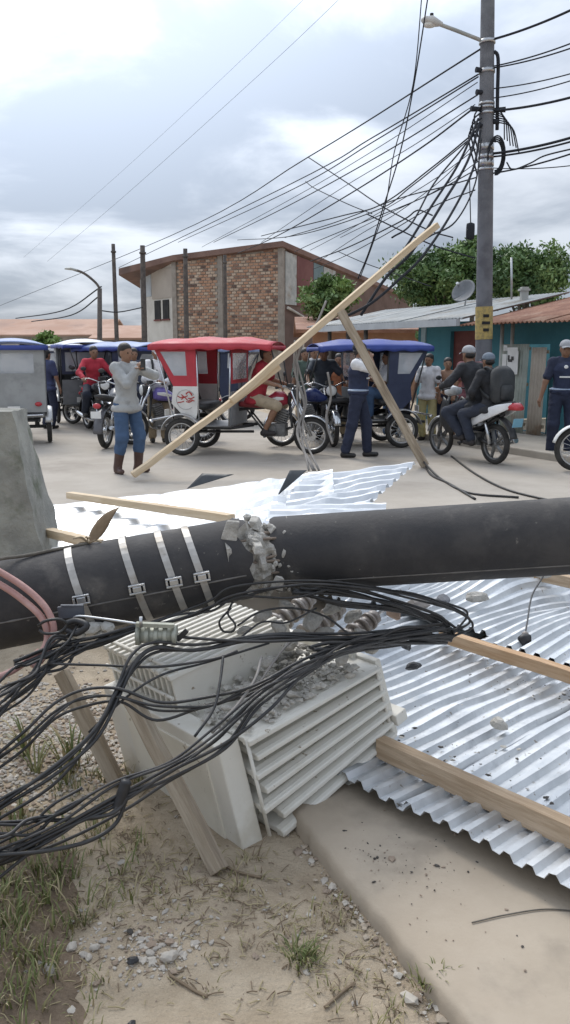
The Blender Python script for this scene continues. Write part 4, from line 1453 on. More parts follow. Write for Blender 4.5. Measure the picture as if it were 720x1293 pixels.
# ================================================================== the transformer
TU = Vector((0.735, 0.665, 0.135)).normalized()                # its upright axis, now lying: base plate at the near left end
TN = Vector((0.70, -0.71, 0.02))
TN = (TN - TU * TN.dot(TU)).normalized()                       # towards the camera's right
TV = TU.cross(TN).normalized()                                 # 'up' of the lying tank
if TV.z < 0:
    TV = -TV
TO = at(302, 940, 2.48)                                         # upper outer left corner of the near fin bank
tf = thing('transformer', 'pale grey finned transformer lying tilted under the fallen pole', 'transformer', (TO.x, TO.y + 0.2, 0))


def T(u, v, n):
    """Transformer frame: u along its axis, v down, n out of the near side; the stack leans a little and narrows to the far end."""
    k = 1 - 0.30 * max(0.0, u) / 0.72
    return TO + TU * u - TV * (v * k) + TN * n + Vector((0.10 * v, -0.05 * v, 0))


def tbox(u0, u1, v0, v1, n0, n1, mb=None):
    mb = mb or MB()
    return mb.hexa([T(u0, v1, n0), T(u1, v1, n0), T(u1, v1, n1), T(u0, v1, n1), T(u0, v0, n0), T(u1, v0, n0), T(u1, v0, n1), T(u0, v0, n1)])


tbox(-0.02, 0.66, 0.02, 0.40, -0.72, -0.16).build('tank', m_tank, tf, bev=0.012)
tbox(-0.06, 0.025, 0.0, 0.43, -0.76, -0.035).build('base_plate', m_tank, tf, bev=0.006)
tbox(-0.066, -0.055, 0.05, 0.37, -0.62, -0.12).build('plate_recess', mat('tank_paint_worn', (0.68, 0.64, 0.545), (0.74, 0.70, 0.60), 4, 0.6, 0.1, 30, c3=(0.54, 0.51, 0.44), s3=3, speck=((0.30, 0.24, 0.17), 22, 0.64)), tf, bev=0.004)
NF = 7
for k in range(NF):
    v = k * 0.062
    st = 0.02 * (k % 2) + (0.05 if k > 4 else 0)
    mb = MB()
    # each fin: a thick plate with a flattened, wedge-like outer lip
    tbox(0.032 + st, 0.68, v, v + 0.020, -0.2, 0.0, mb)
    mb.hexa([T(0.032 + st, v + 0.030, -0.03), T(0.68, v + 0.030, -0.03), T(0.68, v + 0.022, 0.010), T(0.032 + st, v + 0.022, 0.010), T(0.032 + st, v - 0.004, -0.03), T(0.68, v - 0.004, -0.03), T(0.68, v + 0.004, 0.010), T(0.032 + st, v + 0.004, 0.010)])
    for i, v_ in enumerate(mb.v):                       # knocked slightly out of true
        q = Vector(v_)
        mb.v[i] = tuple(q + TV * 0.010 * mnoise.noise(q * 5 + Vector((0, 0, k * 0.4))) + TU * 0.012 * mnoise.noise(Vector((k * 1.9, 3, 1))))
    mb.build('cooling_fin', m_tank, tf, bev=0.004)
for u in (0.035, 0.665):
    MB().tube([T(u, 0.0, -0.006), T(u, 0.36, -0.006)], 0.007, 6).build('fin_tie_bar', m_tank, tf)
tbox(0.68, 0.71, -0.012, 0.42, -0.19, -0.02).build('fin_end_plate', m_tank, tf, bev=0.005)
tbox(0.68, 0.74, 0.28, 0.34, -0.06, 0.02).build('lifting_lug', m_tank, tf, bev=0.004)
tbox(0.08, 0.66, 0.435, 0.455, -0.3, -0.01).build('lower_plate', m_tank, tf, bev=0.004)
# the second fin bank, on what is now the upper side at the back
for k in range(13):
    n0 = -0.34 - k * 0.036
    mb = MB()
    mb.hexa([T(0.0, 0.02, n0), T(0.56, 0.02, n0), T(0.56, 0.02, n0 + 0.012), T(0.0, 0.02, n0 + 0.012), T(0.0, -0.13, n0), T(0.56, -0.17, n0), T(0.56, -0.17, n0 + 0.012), T(0.0, -0.13, n0 + 0.012)])
    mb.hexa([T(-0.008, -0.125, n0 - 0.006), T(0.565, -0.165, n0 - 0.006), T(0.565, -0.165, n0 + 0.018), T(-0.008, -0.125, n0 + 0.018), T(-0.008, -0.142, n0 - 0.002), T(0.565, -0.182, n0 - 0.002), T(0.565, -0.182, n0 + 0.014), T(-0.008, -0.142, n0 + 0.014)])
    mb.build('cooling_fin', m_tank, tf, bev=0.003)
MB().tube([T(-0.012, -0.06, -0.33), T(-0.012, -0.06, -0.78)], 0.007, 6).build('fin_tie_bar', m_tank, tf)
MB().tube([T(0.03, -0.148, -0.33), T(0.03, -0.148, -0.78)], 0.007, 6).build('fin_tie_bar', m_tank, tf)
# bushings at the far end (the lid), half buried in cables
tbox(0.66, 0.69, -0.03, 0.40, -0.75, -0.12).build('lid', m_tank, tf, bev=0.006)
m_ceram = mat('bushing_ceramic', (0.24, 0.21, 0.19), (0.31, 0.28, 0.25), 6, 0.3)
for k, (v, n) in enumerate(((0.02, -0.25), (0.03, -0.45), (0.02, -0.63))):
    a, d_ = T(0.69, v, n), (TU + Vector((0, 0, 0.25))).normalized()
    mb = MB()
    for i in range(5):
        p = a + d_ * (0.03 + 0.045 * i)
        mb.cyl(p, p + d_ * 0.014, 0.055 - 0.004 * i, n=16)
        mb.cyl(p + d_ * 0.014, p + d_ * 0.045, 0.032, n=12)
    b_ = mb.build('bushing', m_ceram, tf)
    MB().cyl(a + d_ * 0.26, a + d_ * 0.32, 0.012).build('terminal', m_steel, b_)
# broken concrete strewn over its upper side
g = np.random.default_rng(21)
pts, sz = [], []
for k in range(820):
    u, n = g.uniform(0.02, 0.6), g.uniform(-0.32, -0.015)
    if g.random() > 0.55 + 0.9 * u:
        continue
    p = T(u, -0.006 - abs(g.normal()) * 0.012 * (1 + 2 * u), n)
    pts.append(tuple(p))
    sz.append(min(0.022, 0.0035 + g.exponential(0.0055)))
lumps('rubble', pts, sz, [m_rub, m_core, m_rub], parent=None, label='broken concrete crumbs strewn over the transformer fins', cat='rubble', seed=5)
# larger pieces of pole wall beneath the break
g = random.Random(12)
for k, (px, py, Y, r) in enumerate(((332, 778, 2.98, 0.035), (352, 790, 2.95, 0.03), (395, 782, 3.02, 0.045), (420, 770, 3.08, 0.04), (448, 778, 3.08, 0.04), (370, 815, 2.9, 0.035), (415, 800, 2.98, 0.04), (455, 800, 3.0, 0.03), (340, 835, 2.85, 0.026), (382, 845, 2.82, 0.026), (310, 796, 2.95, 0.026), (470, 822, 2.95, 0.028), (432, 830, 2.86, 0.028), (360, 765, 3.0, 0.03), (378, 800, 2.94, 0.028), (400, 820, 2.88, 0.026))):
    p = at(px, py, Y)
    o = rock('jagged lump of broken pole concrete on the transformer under the break', p - Vector((0, 0, r * 0.5)), r, m_core, k + 1, 'concrete_lump', 'rubble', 'concrete lumps under the break', sq=(1.2, 0.8, 0.55), sub=2)
    o.rotation_euler = (g.uniform(-0.5, 0.5), g.uniform(-0.5, 0.5), g.uniform(0, 6))
# bricks-like ceramic bits and a pinkish shard
p = at(497, 782, 3.2)
rock('pinkish ceramic shard among the cables under the pole', p, 0.035, mat('pink_ceramic', (0.50, 0.36, 0.28), (0.56, 0.43, 0.35), 9, 0.7), 5, 'ceramic_shard', 'shard', sq=(1, 0.6, 0.9))
for k, (px, py, Y, r, m_, lab) in enumerate(((528, 762, 3.5, 0.05, m_ceram, 'dark broken fitting behind the cables under the fallen pole'), (560, 758, 3.6, 0.055, m_polecon, 'grey crushed fitting under the fallen pole'), (602, 752, 3.6, 0.05, m_core, 'grey lump just under the fallen pole at its right part'), (512, 812, 3.05, 0.035, m_black, 'black plastic fitting at the end of the cable bundle'), (522, 838, 3.0, 0.03, m_black, 'black round cap below the cable bundle'))):
    rock(lab, gnd(px, py + 8, 0.22), r, m_, k + 11, 'broken_fitting', 'fitting', sq=(1.3, 0.7, 0.6))

# timber stakes standing before the tank
beam('slanting timber stake standing against the transformer base', gnd(278, 1100, 0.0) + Vector((0, -0.0, 0)), at(165, 880, 2.66), 0.045, 0.05, m_wood_grey, 'timber_stake', up=(0, 1, 0.2))
beam('darker timber stake further back beside the transformer', gnd(150, 992, 0.02), at(78, 848, 3.0), 0.05, 0.045, m_wood_grey, 'timber_stake', up=(0, 1, 0.2))

# ================================================================== motorcycles and mototaxis
m_tyre = mat('tyre', (0.022, 0.021, 0.02), (0.05, 0.047, 0.043), 7, 0.85, 0.2, 60)
m_chrome = mat('chrome', (0.62, 0.63, 0.64), (0.50, 0.51, 0.52), 5, 0.22, metal=0.95)
m_rim = mat('rim_metal', (0.55, 0.55, 0.54), (0.44, 0.43, 0.42), 5, 0.35, metal=0.7)
m_engine = mat('engine_metal', (0.16, 0.16, 0.16), (0.25, 0.25, 0.245), 9, 0.5, 0.1, 50, metal=0.6)
m_frame = mat('frame_black', (0.025, 0.025, 0.026), (0.045, 0.045, 0.045), 6, 0.45)
m_seatvinyl = mat('seat_vinyl', (0.03, 0.03, 0.032), (0.05, 0.05, 0.05), 8, 0.55, 0.1, 60)
m_vinyl = mat('clear_vinyl', (0.62, 0.66, 0.70), (0.72, 0.75, 0.78), 3, 0.15, alpha=0.42)
m_lens = mat('lamp_glass', (0.75, 0.76, 0.74), None, rough=0.1)
m_redlens = mat('red_lens', (0.42, 0.03, 0.04), (0.5, 0.05, 0.06), 8, 0.25)


def paint(name, c, rough=0.32):
    return mat(name, c, tuple(min(1, x * 1.18 + 0.004) for x in c), 4, rough, c3=tuple(x * 0.8 for x in c), s3=1.5, rvar=0.08)


def shared(key, fn):
    if key not in MESHES:
        MESHES[key] = fn()
    return MESHES[key]


def wheel(parent, c, Rw=0.29, w=0.042, alloy=False, steer=0.0, rimm=None):
    rimm = rimm or m_rim
    k = (Rw, w, alloy, rimm.name)

    def core():
        mb = MB()
        mb.cyl((0, -0.045, 0), (0, 0.045, 0), 0.045, n=12)
        if alloy:
            for i in range(5):
                a = i * 2 * math.pi / 5
                p = Vector((math.cos(a), 0, math.sin(a)))
                mb.bar(p * 0.03, p * (Rw - w - 0.02), 0.03, 0.05, up=(0, 1, 0), w2=0.022, h2=0.04)
        else:
            for i in range(16):
                a = i * 2 * math.pi / 16
                s_ = 1 if i % 2 else -1
                mb.tube([(0.04 * math.cos(a + 0.3), 0.03 * s_, 0.04 * math.sin(a + 0.3)), ((Rw - w) * math.cos(a), 0.004 * s_, (Rw - w) * math.sin(a))], 0.004, 4)
            mb.cyl((0, -0.05, 0), (0, -0.02, 0), 0.075, n=16)
        return mb.mesh('wheel', rimm if alloy else m_chrome)
    o = link('wheel', shared(('core', k), core), parent, c)
    o.rotation_euler = (0, 0, steer)
    link('tyre', shared(('tyre', k), lambda: MB().torus((0, 0, 0), Rw - w, w, n=36, m=10, rz=w * 0.95).mesh('tyre', m_tyre)), o)
    link('rim', shared(('rim', k), lambda: MB().torus((0, 0, 0), Rw - w * 1.75, w * 0.42, n=36, m=8, rz=w * 0.72).mesh('rim', rimm)), o)
    return o


def fender(parent, c, r, w, a0, a1, m_, nm='fender'):
    mb = MB()
    mb.grid(lambda u, v: Vector(c) + Vector((math.cos(a0 + (a1 - a0) * u) * (r - 0.02 * (2 * v - 1) ** 2), (v - 0.5) * w, math.sin(a0 + (a1 - a0) * u) * (r - 0.02 * (2 * v - 1) ** 2))), 14, 6)
    return mb.build(nm, m_, parent, solid=0.006)


def bike_front(root, fx, Rw, body, sx, steer=0.0, fend=None, mirror=True, headlight=True, trim=None):
    """Front end and rider's station of a motorcycle; fx: front axle, sx: rider's seat x."""
    fend = fend or m_chrome
    hd = Vector((fx - 0.32, 0, 0.98))                 # head of the fork
    wheel(root, (fx, 0, Rw), Rw)
    for s_ in (-1, 1):
        MB().tube([(fx, 0.085 * s_, Rw), (hd.x, 0.085 * s_, hd.z)], [0.02, 0.026], 8).build('fork_leg', m_chrome, root)
    fender(root, (fx, 0, Rw), Rw + 0.035, 0.12, R(15), R(150), fend, 'front_fender')
    mb = MB()
    mb.tube(spline([(hd.x - 0.16, 0.36, 1.04), (hd.x - 0.06, 0.25, 1.06), (hd.x, 0.08, 1.0), (hd.x, -0.08, 1.0), (hd.x - 0.06, -0.25, 1.06), (hd.x - 0.16, -0.36, 1.04)], 5), 0.012, 6)
    hb = mb.build('handlebar', m_chrome, root)
    for s_ in (-1, 1):
        MB().cyl((hd.x - 0.17, 0.37 * s_, 1.04), (hd.x - 0.10, 0.28 * s_, 1.055), 0.019).build('grip', m_black, hb)
        MB().tube([(hd.x - 0.06, 0.31 * s_, 1.05), (hd.x - 0.12, 0.38 * s_, 1.02)], 0.006, 5).build('lever', m_chrome, hb)
        if mirror:
            MB().tube([(hd.x - 0.08, 0.26 * s_, 1.06), (hd.x - 0.04, 0.34 * s_, 1.22)], 0.006, 5).ball((hd.x - 0.04, 0.36 * s_, 1.25), (0.015, 0.06, 0.04)).build('mirror', m_frame, hb)
    if headlight:
        h_ = MB().loft([((hd.x + 0.0, 0, 0.93), 0.06, 0.06), ((hd.x + 0.07, 0, 0.93), 0.1, 0.095), ((hd.x + 0.13, 0, 0.93), 0.105, 0.10)]).build('headlight', m_frame, root)
        MB().ball((hd.x + 0.135, 0, 0.93), (0.03, 0.095, 0.09)).build('lens', m_lens, h_)
    MB().tube([(hd.x - 0.02, 0, 0.95), (hd.x - 0.05, 0, 0.78)], 0.035, 8).box((hd.x - 0.02, 0, 1.06), (0.08, 0.13, 0.06)).build('dash', m_frame, root)
    tx = (hd.x + sx) / 2 + 0.06
    MB().loft([((hd.x - 0.06, 0, 0.84), 0.07, 0.06), ((tx + 0.1, 0, 0.86), 0.14, 0.115), ((tx - 0.02, 0, 0.855), 0.15, 0.12), ((tx - 0.16, 0, 0.81), 0.10, 0.075), ((tx - 0.22, 0, 0.79), 0.06, 0.045)], p=2.4).build('fuel_tank', body, root)
    if trim:
        for s_ in (-1, 1):
            MB().loft([((tx - 0.12, 0.128 * s_, 0.83), 0.012, 0.02), ((tx + 0.02, 0.147 * s_, 0.86), 0.012, 0.035), ((tx + 0.13, 0.13 * s_, 0.87), 0.012, 0.02)]).build('tank_stripe', trim, root)
    ex = tx - 0.02
    mb = MB()
    mb.box((ex, 0, 0.38), (0.34, 0.24, 0.2)).cyl((ex - 0.06, -0.17, 0.37), (ex - 0.06, 0.17, 0.37), 0.10, n=16).cyl((ex + 0.1, -0.14, 0.38), (ex + 0.1, 0.14, 0.38), 0.07, n=14)
    for i in range(6):
        mb.box((ex + 0.08 + 0.012 * i, 0, 0.50 + 0.033 * i), (0.17, 0.19, 0.018), Matrix.Rotation(R(20), 3, 'Y'))
    mb.box((ex + 0.11, 0, 0.58), (0.1, 0.11, 0.24), Matrix.Rotation(R(20), 3, 'Y'))
    mb.build('engine', m_engine, root)
    mb = MB()
    mb.tube([(hd.x - 0.04, 0, 0.88), (ex + 0.26, 0.0, 0.42), (ex - 0.1, 0, 0.27)], 0.024, 8)
    mb.tube(spline([(hd.x - 0.05, 0, 0.82), (tx, 0, 0.74), (sx - 0.1, 0, 0.70), (sx - 0.4, 0, 0.66)], 5), 0.024, 8)
    for s_ in (-1, 1):
        mb.tube([(sx - 0.1, 0.09 * s_, 0.68), (ex - 0.12, 0.09 * s_, 0.3)], 0.016, 6)
    mb.build('frame', m_frame, root)
    for s_ in (-1, 1):
        MB().cyl((ex - 0.12, 0.12 * s_, 0.29), (ex - 0.12, 0.29 * s_, 0.29), 0.018).build('foot_peg', m_black, root)
    return hd, ex


def motorcycle(label, body, loc, rz, trim=None, group='motorcycles in the street', fend=None, name='motorcycle', cabin=None):
    root = thing(name, label, 'motorcycle', (0, 0, 0), group)
    Rw, Lw = 0.30, 1.27
    hd, ex = bike_front(root, Lw, Rw, body, 0.35, fend=fend, trim=trim)
    wheel(root, (0, 0, Rw), Rw, 0.05)
    MB().loft([((0.62, 0, 0.79), 0.08, 0.035), ((0.45, 0, 0.79), 0.125, 0.05), ((0.2, 0, 0.81), 0.13, 0.055), ((-0.08, 0, 0.85), 0.12, 0.05), ((-0.25, 0, 0.87), 0.08, 0.03)]).build('seat', m_seatvinyl, root)
    fender(root, (0, 0, Rw), Rw + 0.06, 0.15, R(60), R(185), body if fend is None else fend, 'rear_fender')
    MB().ball((-0.34, 0, 0.72), (0.035, 0.07, 0.045)).build('tail_light', m_redlens, root)
    MB().box((-0.40, 0, 0.58), (0.012, 0.17, 0.11)).build('number_plate', m_white, root)
    for s_ in (-1, 1):
        MB().tube([(0, 0.10 * s_, Rw), (0.08, 0.11 * s_, 0.70)], 0.026, 8).build('shock_absorber', m_chrome, root)
        MB().loft([((0.38, 0.12 * s_, 0.62), 0.015, 0.06), ((0.2, 0.13 * s_, 0.64), 0.02, 0.10), ((-0.02, 0.12 * s_, 0.70), 0.015, 0.06)]).build('side_cover', body, root)
    MB().tube([(0, 0.07, Rw), (ex - 0.1, 0.07, 0.33)], 0.03, 6).tube([(0, -0.07, Rw), (ex - 0.1, -0.07, 0.33)], 0.02, 6).build('swing_arm', m_frame, root)
    MB().tube(spline([(ex + 0.15, -0.1, 0.5), (ex + 0.24, -0.13, 0.36), (ex + 0.1, -0.15, 0.24), (0.3, -0.16, 0.27), (-0.2, -0.17, 0.36)], 5), [0.018] * 11 + [0.028, 0.036, 0.042, 0.045, 0.046, 0.046, 0.046, 0.044, 0.04, 0.03][:10], 10).build('exhaust', m_chrome, root)
    return place(root, loc, rz)


def scooter(label, loc, rz):
    """Underbone motorbike: step-through body in white, black lower parts."""
    root = thing('scooter', label, 'motorbike', (0, 0, 0))
    wht = paint('scooter_white', (0.70, 0.71, 0.72), 0.3)
    Rw, Lw = 0.29, 1.24
    wheel(root, (0, 0, Rw), Rw, 0.042, True, rimm=m_engine)
    wheel(root, (Lw, 0, Rw), Rw, 0.036, True, rimm=m_engine)
    for s_ in (-1, 1):
        MB().tube([(Lw, 0.07 * s_, Rw), (Lw - 0.27, 0.07 * s_, 0.92)], 0.022, 8).build('fork_leg', m_engine, root)
        MB().loft([((Lw - 0.12, 0.12 * s_, 0.60), 0.02, 0.10), ((Lw - 0.25, 0.17 * s_, 0.70), 0.025, 0.22), ((Lw - 0.36, 0.18 * s_, 0.62), 0.02, 0.24), ((Lw - 0.48, 0.15 * s_, 0.48), 0.015, 0.10)]).build('leg_shield', m_frame, root)
        MB().loft([((0.52, 0.12 * s_, 0.50), 0.012, 0.05), ((0.36, 0.145 * s_, 0.60), 0.018, 0.085), ((0.1, 0.15 * s_, 0.70), 0.02, 0.085), ((-0.16, 0.135 * s_, 0.79), 0.018, 0.07), ((-0.38, 0.08 * s_, 0.86), 0.012, 0.035)]).build('side_fairing', wht, root)
        MB().tube([(0, 0.10 * s_, Rw), (0.10, 0.11 * s_, 0.62)], 0.026, 8).build('shock_absorber', m_chrome, root)
        MB().cyl((0.48, 0.1 * s_, 0.28), (0.48, 0.28 * s_, 0.28), 0.018).build('foot_peg', m_black, root)
    fender(root, (Lw, 0, Rw), Rw + 0.03, 0.1, R(10), R(150), wht, 'front_fender')
    MB().loft([((Lw - 0.12, 0, 0.98), 0.06, 0.05), ((Lw - 0.2, 0, 1.0), 0.12, 0.08), ((Lw - 0.34, 0, 1.0), 0.1, 0.06)]).build('headlight_cowl', wht, root)
    hb = MB().tube(spline([(Lw - 0.42, 0.33, 1.02), (Lw - 0.3, 0.12, 1.04), (Lw - 0.3, -0.12, 1.04), (Lw - 0.42, -0.33, 1.02)], 5), 0.013, 6).build('handlebar', m_frame, root)
    for s_ in (-1, 1):
        MB().tube([(Lw - 0.33, 0.22 * s_, 1.03), (Lw - 0.28, 0.28 * s_, 1.18)], 0.006, 5).ball((Lw - 0.28, 0.30 * s_, 1.2), (0.015, 0.055, 0.035)).build('mirror', m_frame, hb)
    MB().loft([((0.56, 0, 0.72), 0.08, 0.03), ((0.4, 0, 0.74), 0.125, 0.045), ((0.1, 0, 0.80), 0.13, 0.05), ((-0.2, 0, 0.86), 0.09, 0.04), ((-0.34, 0, 0.89), 0.05, 0.02)]).build('seat', m_seatvinyl, root)
    MB().loft([((-0.26, 0, 0.83), 0.10, 0.05), ((-0.40, 0, 0.84), 0.105, 0.055), ((-0.47, 0, 0.82), 0.07, 0.03)]).build('tail_light', m_redlens, root)
    fender(root, (0, 0, Rw), Rw + 0.12, 0.13, R(95), R(165), m_frame, 'rear_fender')
    MB().box((-0.44, 0, 0.62), (0.012, 0.17, 0.12), Matrix.Rotation(R(-12), 3, 'Y')).build('number_plate', mat('plate_blue', (0.16, 0.36, 0.48), (0.2, 0.42, 0.52), 9, 0.5), root)
    mb = MB().box((0.45, 0, 0.34), (0.36, 0.2, 0.17)).cyl((0.38, -0.14, 0.33), (0.38, 0.14, 0.33), 0.09, n=14)
    mb.box((0.66, 0, 0.37), (0.2, 0.13, 0.12))
    mb.build('engine', m_engine, root)
    MB().tube([(Lw - 0.28, 0, 0.85), (Lw - 0.4, 0, 0.55), (0.5, 0, 0.47), (0.3, 0, 0.5), (-0.15, 0, 0.72)], 0.03, 8).tube([(0, 0.07, Rw), (0.36, 0.07, 0.36)], 0.025, 6).tube([(0, -0.07, Rw), (0.36, -0.07, 0.36)], 0.025, 6).build('frame', m_frame, root)
    MB().tube(spline([(0.66, -0.08, 0.32), (0.6, -0.12, 0.22), (0.3, -0.14, 0.24), (0.0, -0.15, 0.30), (-0.25, -0.16, 0.36)], 5), [0.016] * 9 + [0.026, 0.036, 0.042, 0.045] + [0.046] * 8, 10).build('exhaust', m_chrome, root)
    return place(root, loc, rz)


def mototaxi(label, loc, rz, canopy, body, lower, bike, style='open', roofline=1.66, emblem=None, group='mototaxis in the street', rear_panel=None, seatc=None, curtain=None, val=None):
    """Three-wheeled motorcycle taxi: motorcycle in front, bench under a canopy over two rear wheels. x forward, rear axle at 0."""
    root = thing('mototaxi', label, 'mototaxi', (0, 0, 0), group)
    Rw, FX = 0.29, 1.93
    SX = 1.02
    bike_front(root, FX, Rw, bike, SX, fend=m_chrome, trim=m_white if style == 'open' else None)
    W = 0.53
    for s_ in (-1, 1):
        wheel(root, (0, (W + 0.03) * s_, Rw), Rw, 0.045)
        fender(root, (0, (W + 0.03) * s_, Rw), Rw + 0.07, 0.13, R(35), R(165), m_rim, 'rear_fender')
    MB().loft([((SX + 0.26, 0, 0.74), 0.08, 0.03), ((SX + 0.1, 0, 0.76), 0.125, 0.05), ((SX - 0.18, 0, 0.77), 0.13, 0.05), ((SX - 0.24, 0, 0.77), 0.1, 0.04)]).build('driver_seat', mat('driver_seat_red', (0.20, 0.025, 0.03), (0.25, 0.035, 0.04), 8, 0.5) if style == 'open' else m_seatvinyl, root)
    # chassis
    mb = MB()
    for s_ in (-1, 1):
        mb.tube([(-0.45, 0.4 * s_, 0.42), (0.72, 0.4 * s_, 0.42), (SX, 0.1 * s_, 0.45)], 0.025, 6)
    for x in (-0.4, 0.0, 0.35, 0.7):
        mb.tube([(x, -0.42, 0.42), (x, 0.42, 0.42)], 0.02, 6)
    mb.tube([(0, -W, Rw), (0, W, Rw)], 0.03, 8)
    mb.tube([(0.0, 0, 0.32), (1.0, 0, 0.34)], 0.022, 6)
    for s_ in (-1, 1):
        mb.tube([(0, 0.36 * s_, Rw), (0.02, 0.36 * s_, 0.5)], 0.04, 8)
    mb.build('chassis', m_frame, root)
    MB().box((0.32, 0, 0.455), (0.9, 1.02, 0.025)).build('floor', m_engine, root, bev=0.006)
    sm_ = seatc or m_seatvinyl
    MB().loft([((-0.10, 0, 0.74), 0.48, 0.05), ((0.1, 0, 0.76), 0.50, 0.07), ((0.34, 0, 0.75), 0.48, 0.05)], p=4).build('bench', sm_, root)
    MB().grid(lambda u, v: Vector((-0.04 - 0.17 * v, (u - 0.5) * 0.96, 0.78 + 0.46 * v)), 4, 4).build('backrest', sm_, root, solid=0.08)
    # canopy posts
    zr = roofline
    posts = [((0.74, 0.52), (0.78, 0.53)), ((0.27, 0.53), (0.25, 0.55)), ((-0.12, 0.52), (-0.42, 0.52))]
    for (x0, y0), (x1, y1) in posts:
        for s_ in (-1, 1):
            MB().tube([(x0, y0 * s_, 0.46), (x1, y1 * s_, zr)], 0.014, 6).build('post', m_chrome if style == 'open' else m_frame, root)
    for s_ in (-1, 1):
        MB().tube([(FX - 0.42, 0.2 * s_, 1.02), (1.36, 0.4 * s_, zr - 0.01)], 0.012, 6).build('front_stay', m_frame, root)
    # canopy: crowned fabric with hanging edge
    x0, x1 = -0.50, 1.40

    def top(u, v):
        x = x0 + (x1 - x0) * u
        y = (v - 0.5) * 2
        hw = 0.60 - 0.10 * max(0, (x - 0.8) / 0.6)
        crown = 0.115 * (1 - abs(y) ** 2.2) * (1 - 0.5 * abs(2 * u - 1) ** 3)
        sag = 0.012 * math.sin(u * 19) * (1 - abs(y))
        return Vector((x, y * hw, zr + crown + sag - 0.05 * max(0, u - 0.8) * 5 * 0.3))
    cn = MB().grid(top, 24, 12).build('canopy', canopy, root, solid=0.01)
    mb = MB()
    for s_ in (-1, 1):
        mb.grid(lambda u, v: Vector((x0 + (x1 - x0) * u, s_ * (0.60 - 0.10 * max(0, (x0 + (x1 - x0) * u - 0.8) / 0.6) + 0.004), zr + 0.004 - v * (0.075 + 0.012 * math.sin(u * 40)) - 0.015 * max(0, u - 0.8) * 5)), 30, 2)
    mb.grid(lambda u, v: Vector((x0 - 0.005, (u - 0.5) * 1.2, zr + 0.004 - v * 0.08)), 8, 2)
    mb.grid(lambda u, v: Vector((x1 + 0.005, (u - 0.5) * 1.0, zr - 0.01 - v * 0.06)), 8, 2)
    mb.build('valance', val or canopy, cn, solid=0.006)
    cur = curtain or canopy
    # rear side panels: curtain with a clear window above, painted metal below
    for s_ in (-1, 1):
        y = 0.535 * s_
        off = (0, 0.006 * s_, 0)
        if style in ('open', 'dark'):
            o = [(-0.45, y, zr - 0.02), (0.24, y, zr - 0.02), (0.27, y, 1.06), (-0.13, y, 1.06)]
            i_ = [(-0.33, y, zr - 0.10), (0.07, y, zr - 0.10), (0.09, y, 1.22), (-0.12, y, 1.22)]
            c_ = MB().frame4(o, i_, off).build('side_curtain', cur, root)
            MB().hexa([Vector(p) + Vector((0, 0.002 * s_, 0)) for p in i_] + [Vector(p) + Vector((0, 0.004 * s_, 0)) for p in i_]).build('window', m_vinyl, c_)
            q = [(-0.13, y, 1.06), (0.27, y, 1.06), (0.25, y, 0.66), (0.20, y, 0.48), (0.12, y, 0.52), (-0.08, y, 0.72), (-0.16, y, 0.80)]
            mb = MB()
            mb.add([Vector(p) for p in q] + [Vector(p) + Vector((0, 0.02 * s_, 0)) for p in q], [tuple(range(7)), tuple(reversed(range(7, 14)))] + [(k, (k + 1) % 7, 7 + (k + 1) % 7, 7 + k) for k in range(7)])
            lp = mb.build('side_panel', lower, root)
            if emblem:
                g = random.Random(3)
                mb = MB()
                for k in range(9):
                    cx, cz = 0.07 + 0.11 * math.cos(k * 0.9) * 0.8, 0.88 + 0.07 * math.sin(k * 1.7)
                    pts = [(cx - 0.05, y + 0.023 * s_, cz), (cx, y + 0.023 * s_, cz + 0.035 * math.sin(k)), (cx + 0.05, y + 0.023 * s_, cz + 0.02 * math.cos(k * 2))]
                    mb.tube(spline(pts, 4), 0.008, 5)
                mb.build('painted_emblem', emblem, lp)
                mb = MB()
                mb.tube([(0.07 + 0.15 * math.cos(a / 18 * 6.2832 + 0.5), y + 0.022 * s_, 0.86 + 0.15 * math.sin(a / 18 * 6.2832 + 0.5)) for a in range(15)], 0.005, 5)
                mb.build('painted_ring', m_rim, lp)
            # front side curtain with window, beside the passenger entry
            o = [(0.60, y, zr - 0.02), (0.80, y, zr - 0.02), (0.78, y, 1.10), (0.66, y, 1.10)]
        else:
            q = [(-0.45, y, zr - 0.02), (0.30, y, zr - 0.02), (0.30, y, 0.50), (-0.34, y, 0.50)]
            i_ = [(-0.40, y, zr - 0.16), (0.14, y, zr - 0.16), (0.14, y, 1.18), (-0.34, y, 1.18)]
            sp = MB().frame4(q, i_, off).build('side_panel', lower, root)
            MB().hexa([Vector(p) + Vector((0, 0.002 * s_, 0)) for p in i_] + [Vector(p) + Vector((0, 0.004 * s_, 0)) for p in i_]).build('window', m_vinyl, sp)
    # rear panel with its window
    xr0, xr1 = -0.45, (-0.13 if style != 'closed' else -0.34)
    zl = 1.06 if style != 'closed' else 0.56
    o = [(xr0, -0.53, zr - 0.02), (xr0, 0.53, zr - 0.02), (xr1, 0.53, zl), (xr1, -0.53, zl)]
    xw = lambda z: xr0 + (xr1 - xr0) * (zr - 0.02 - z) / (zr - 0.02 - zl)
    i_ = [(xw(zr - 0.13), -0.36, zr - 0.13), (xw(zr - 0.13), 0.36, zr - 0.13), (xw(1.22), 0.36, 1.22), (xw(1.22), -0.36, 1.22)]
    rp_ = MB().frame4(o, i_, (0.012, 0, 0)).build('rear_panel', rear_panel or lower, root)
    MB().hexa([Vector(p) + Vector((0.004, 0, 0)) for p in i_] + [Vector(p) + Vector((0.007, 0, 0)) for p in i_]).build('window', m_vinyl, rp_)
    if style != 'closed':
        MB().box((-0.14, 0, 0.80), (0.02, 1.04, 0.50)).build('tail_board', rear_panel or lower, root, bev=0.006)
    for s_ in (-1, 1):
        MB().ball((-0.42 if style == 'closed' else -0.16, 0.4 * s_, 0.70), (0.03, 0.06, 0.04)).build('tail_light', m_redlens, root)
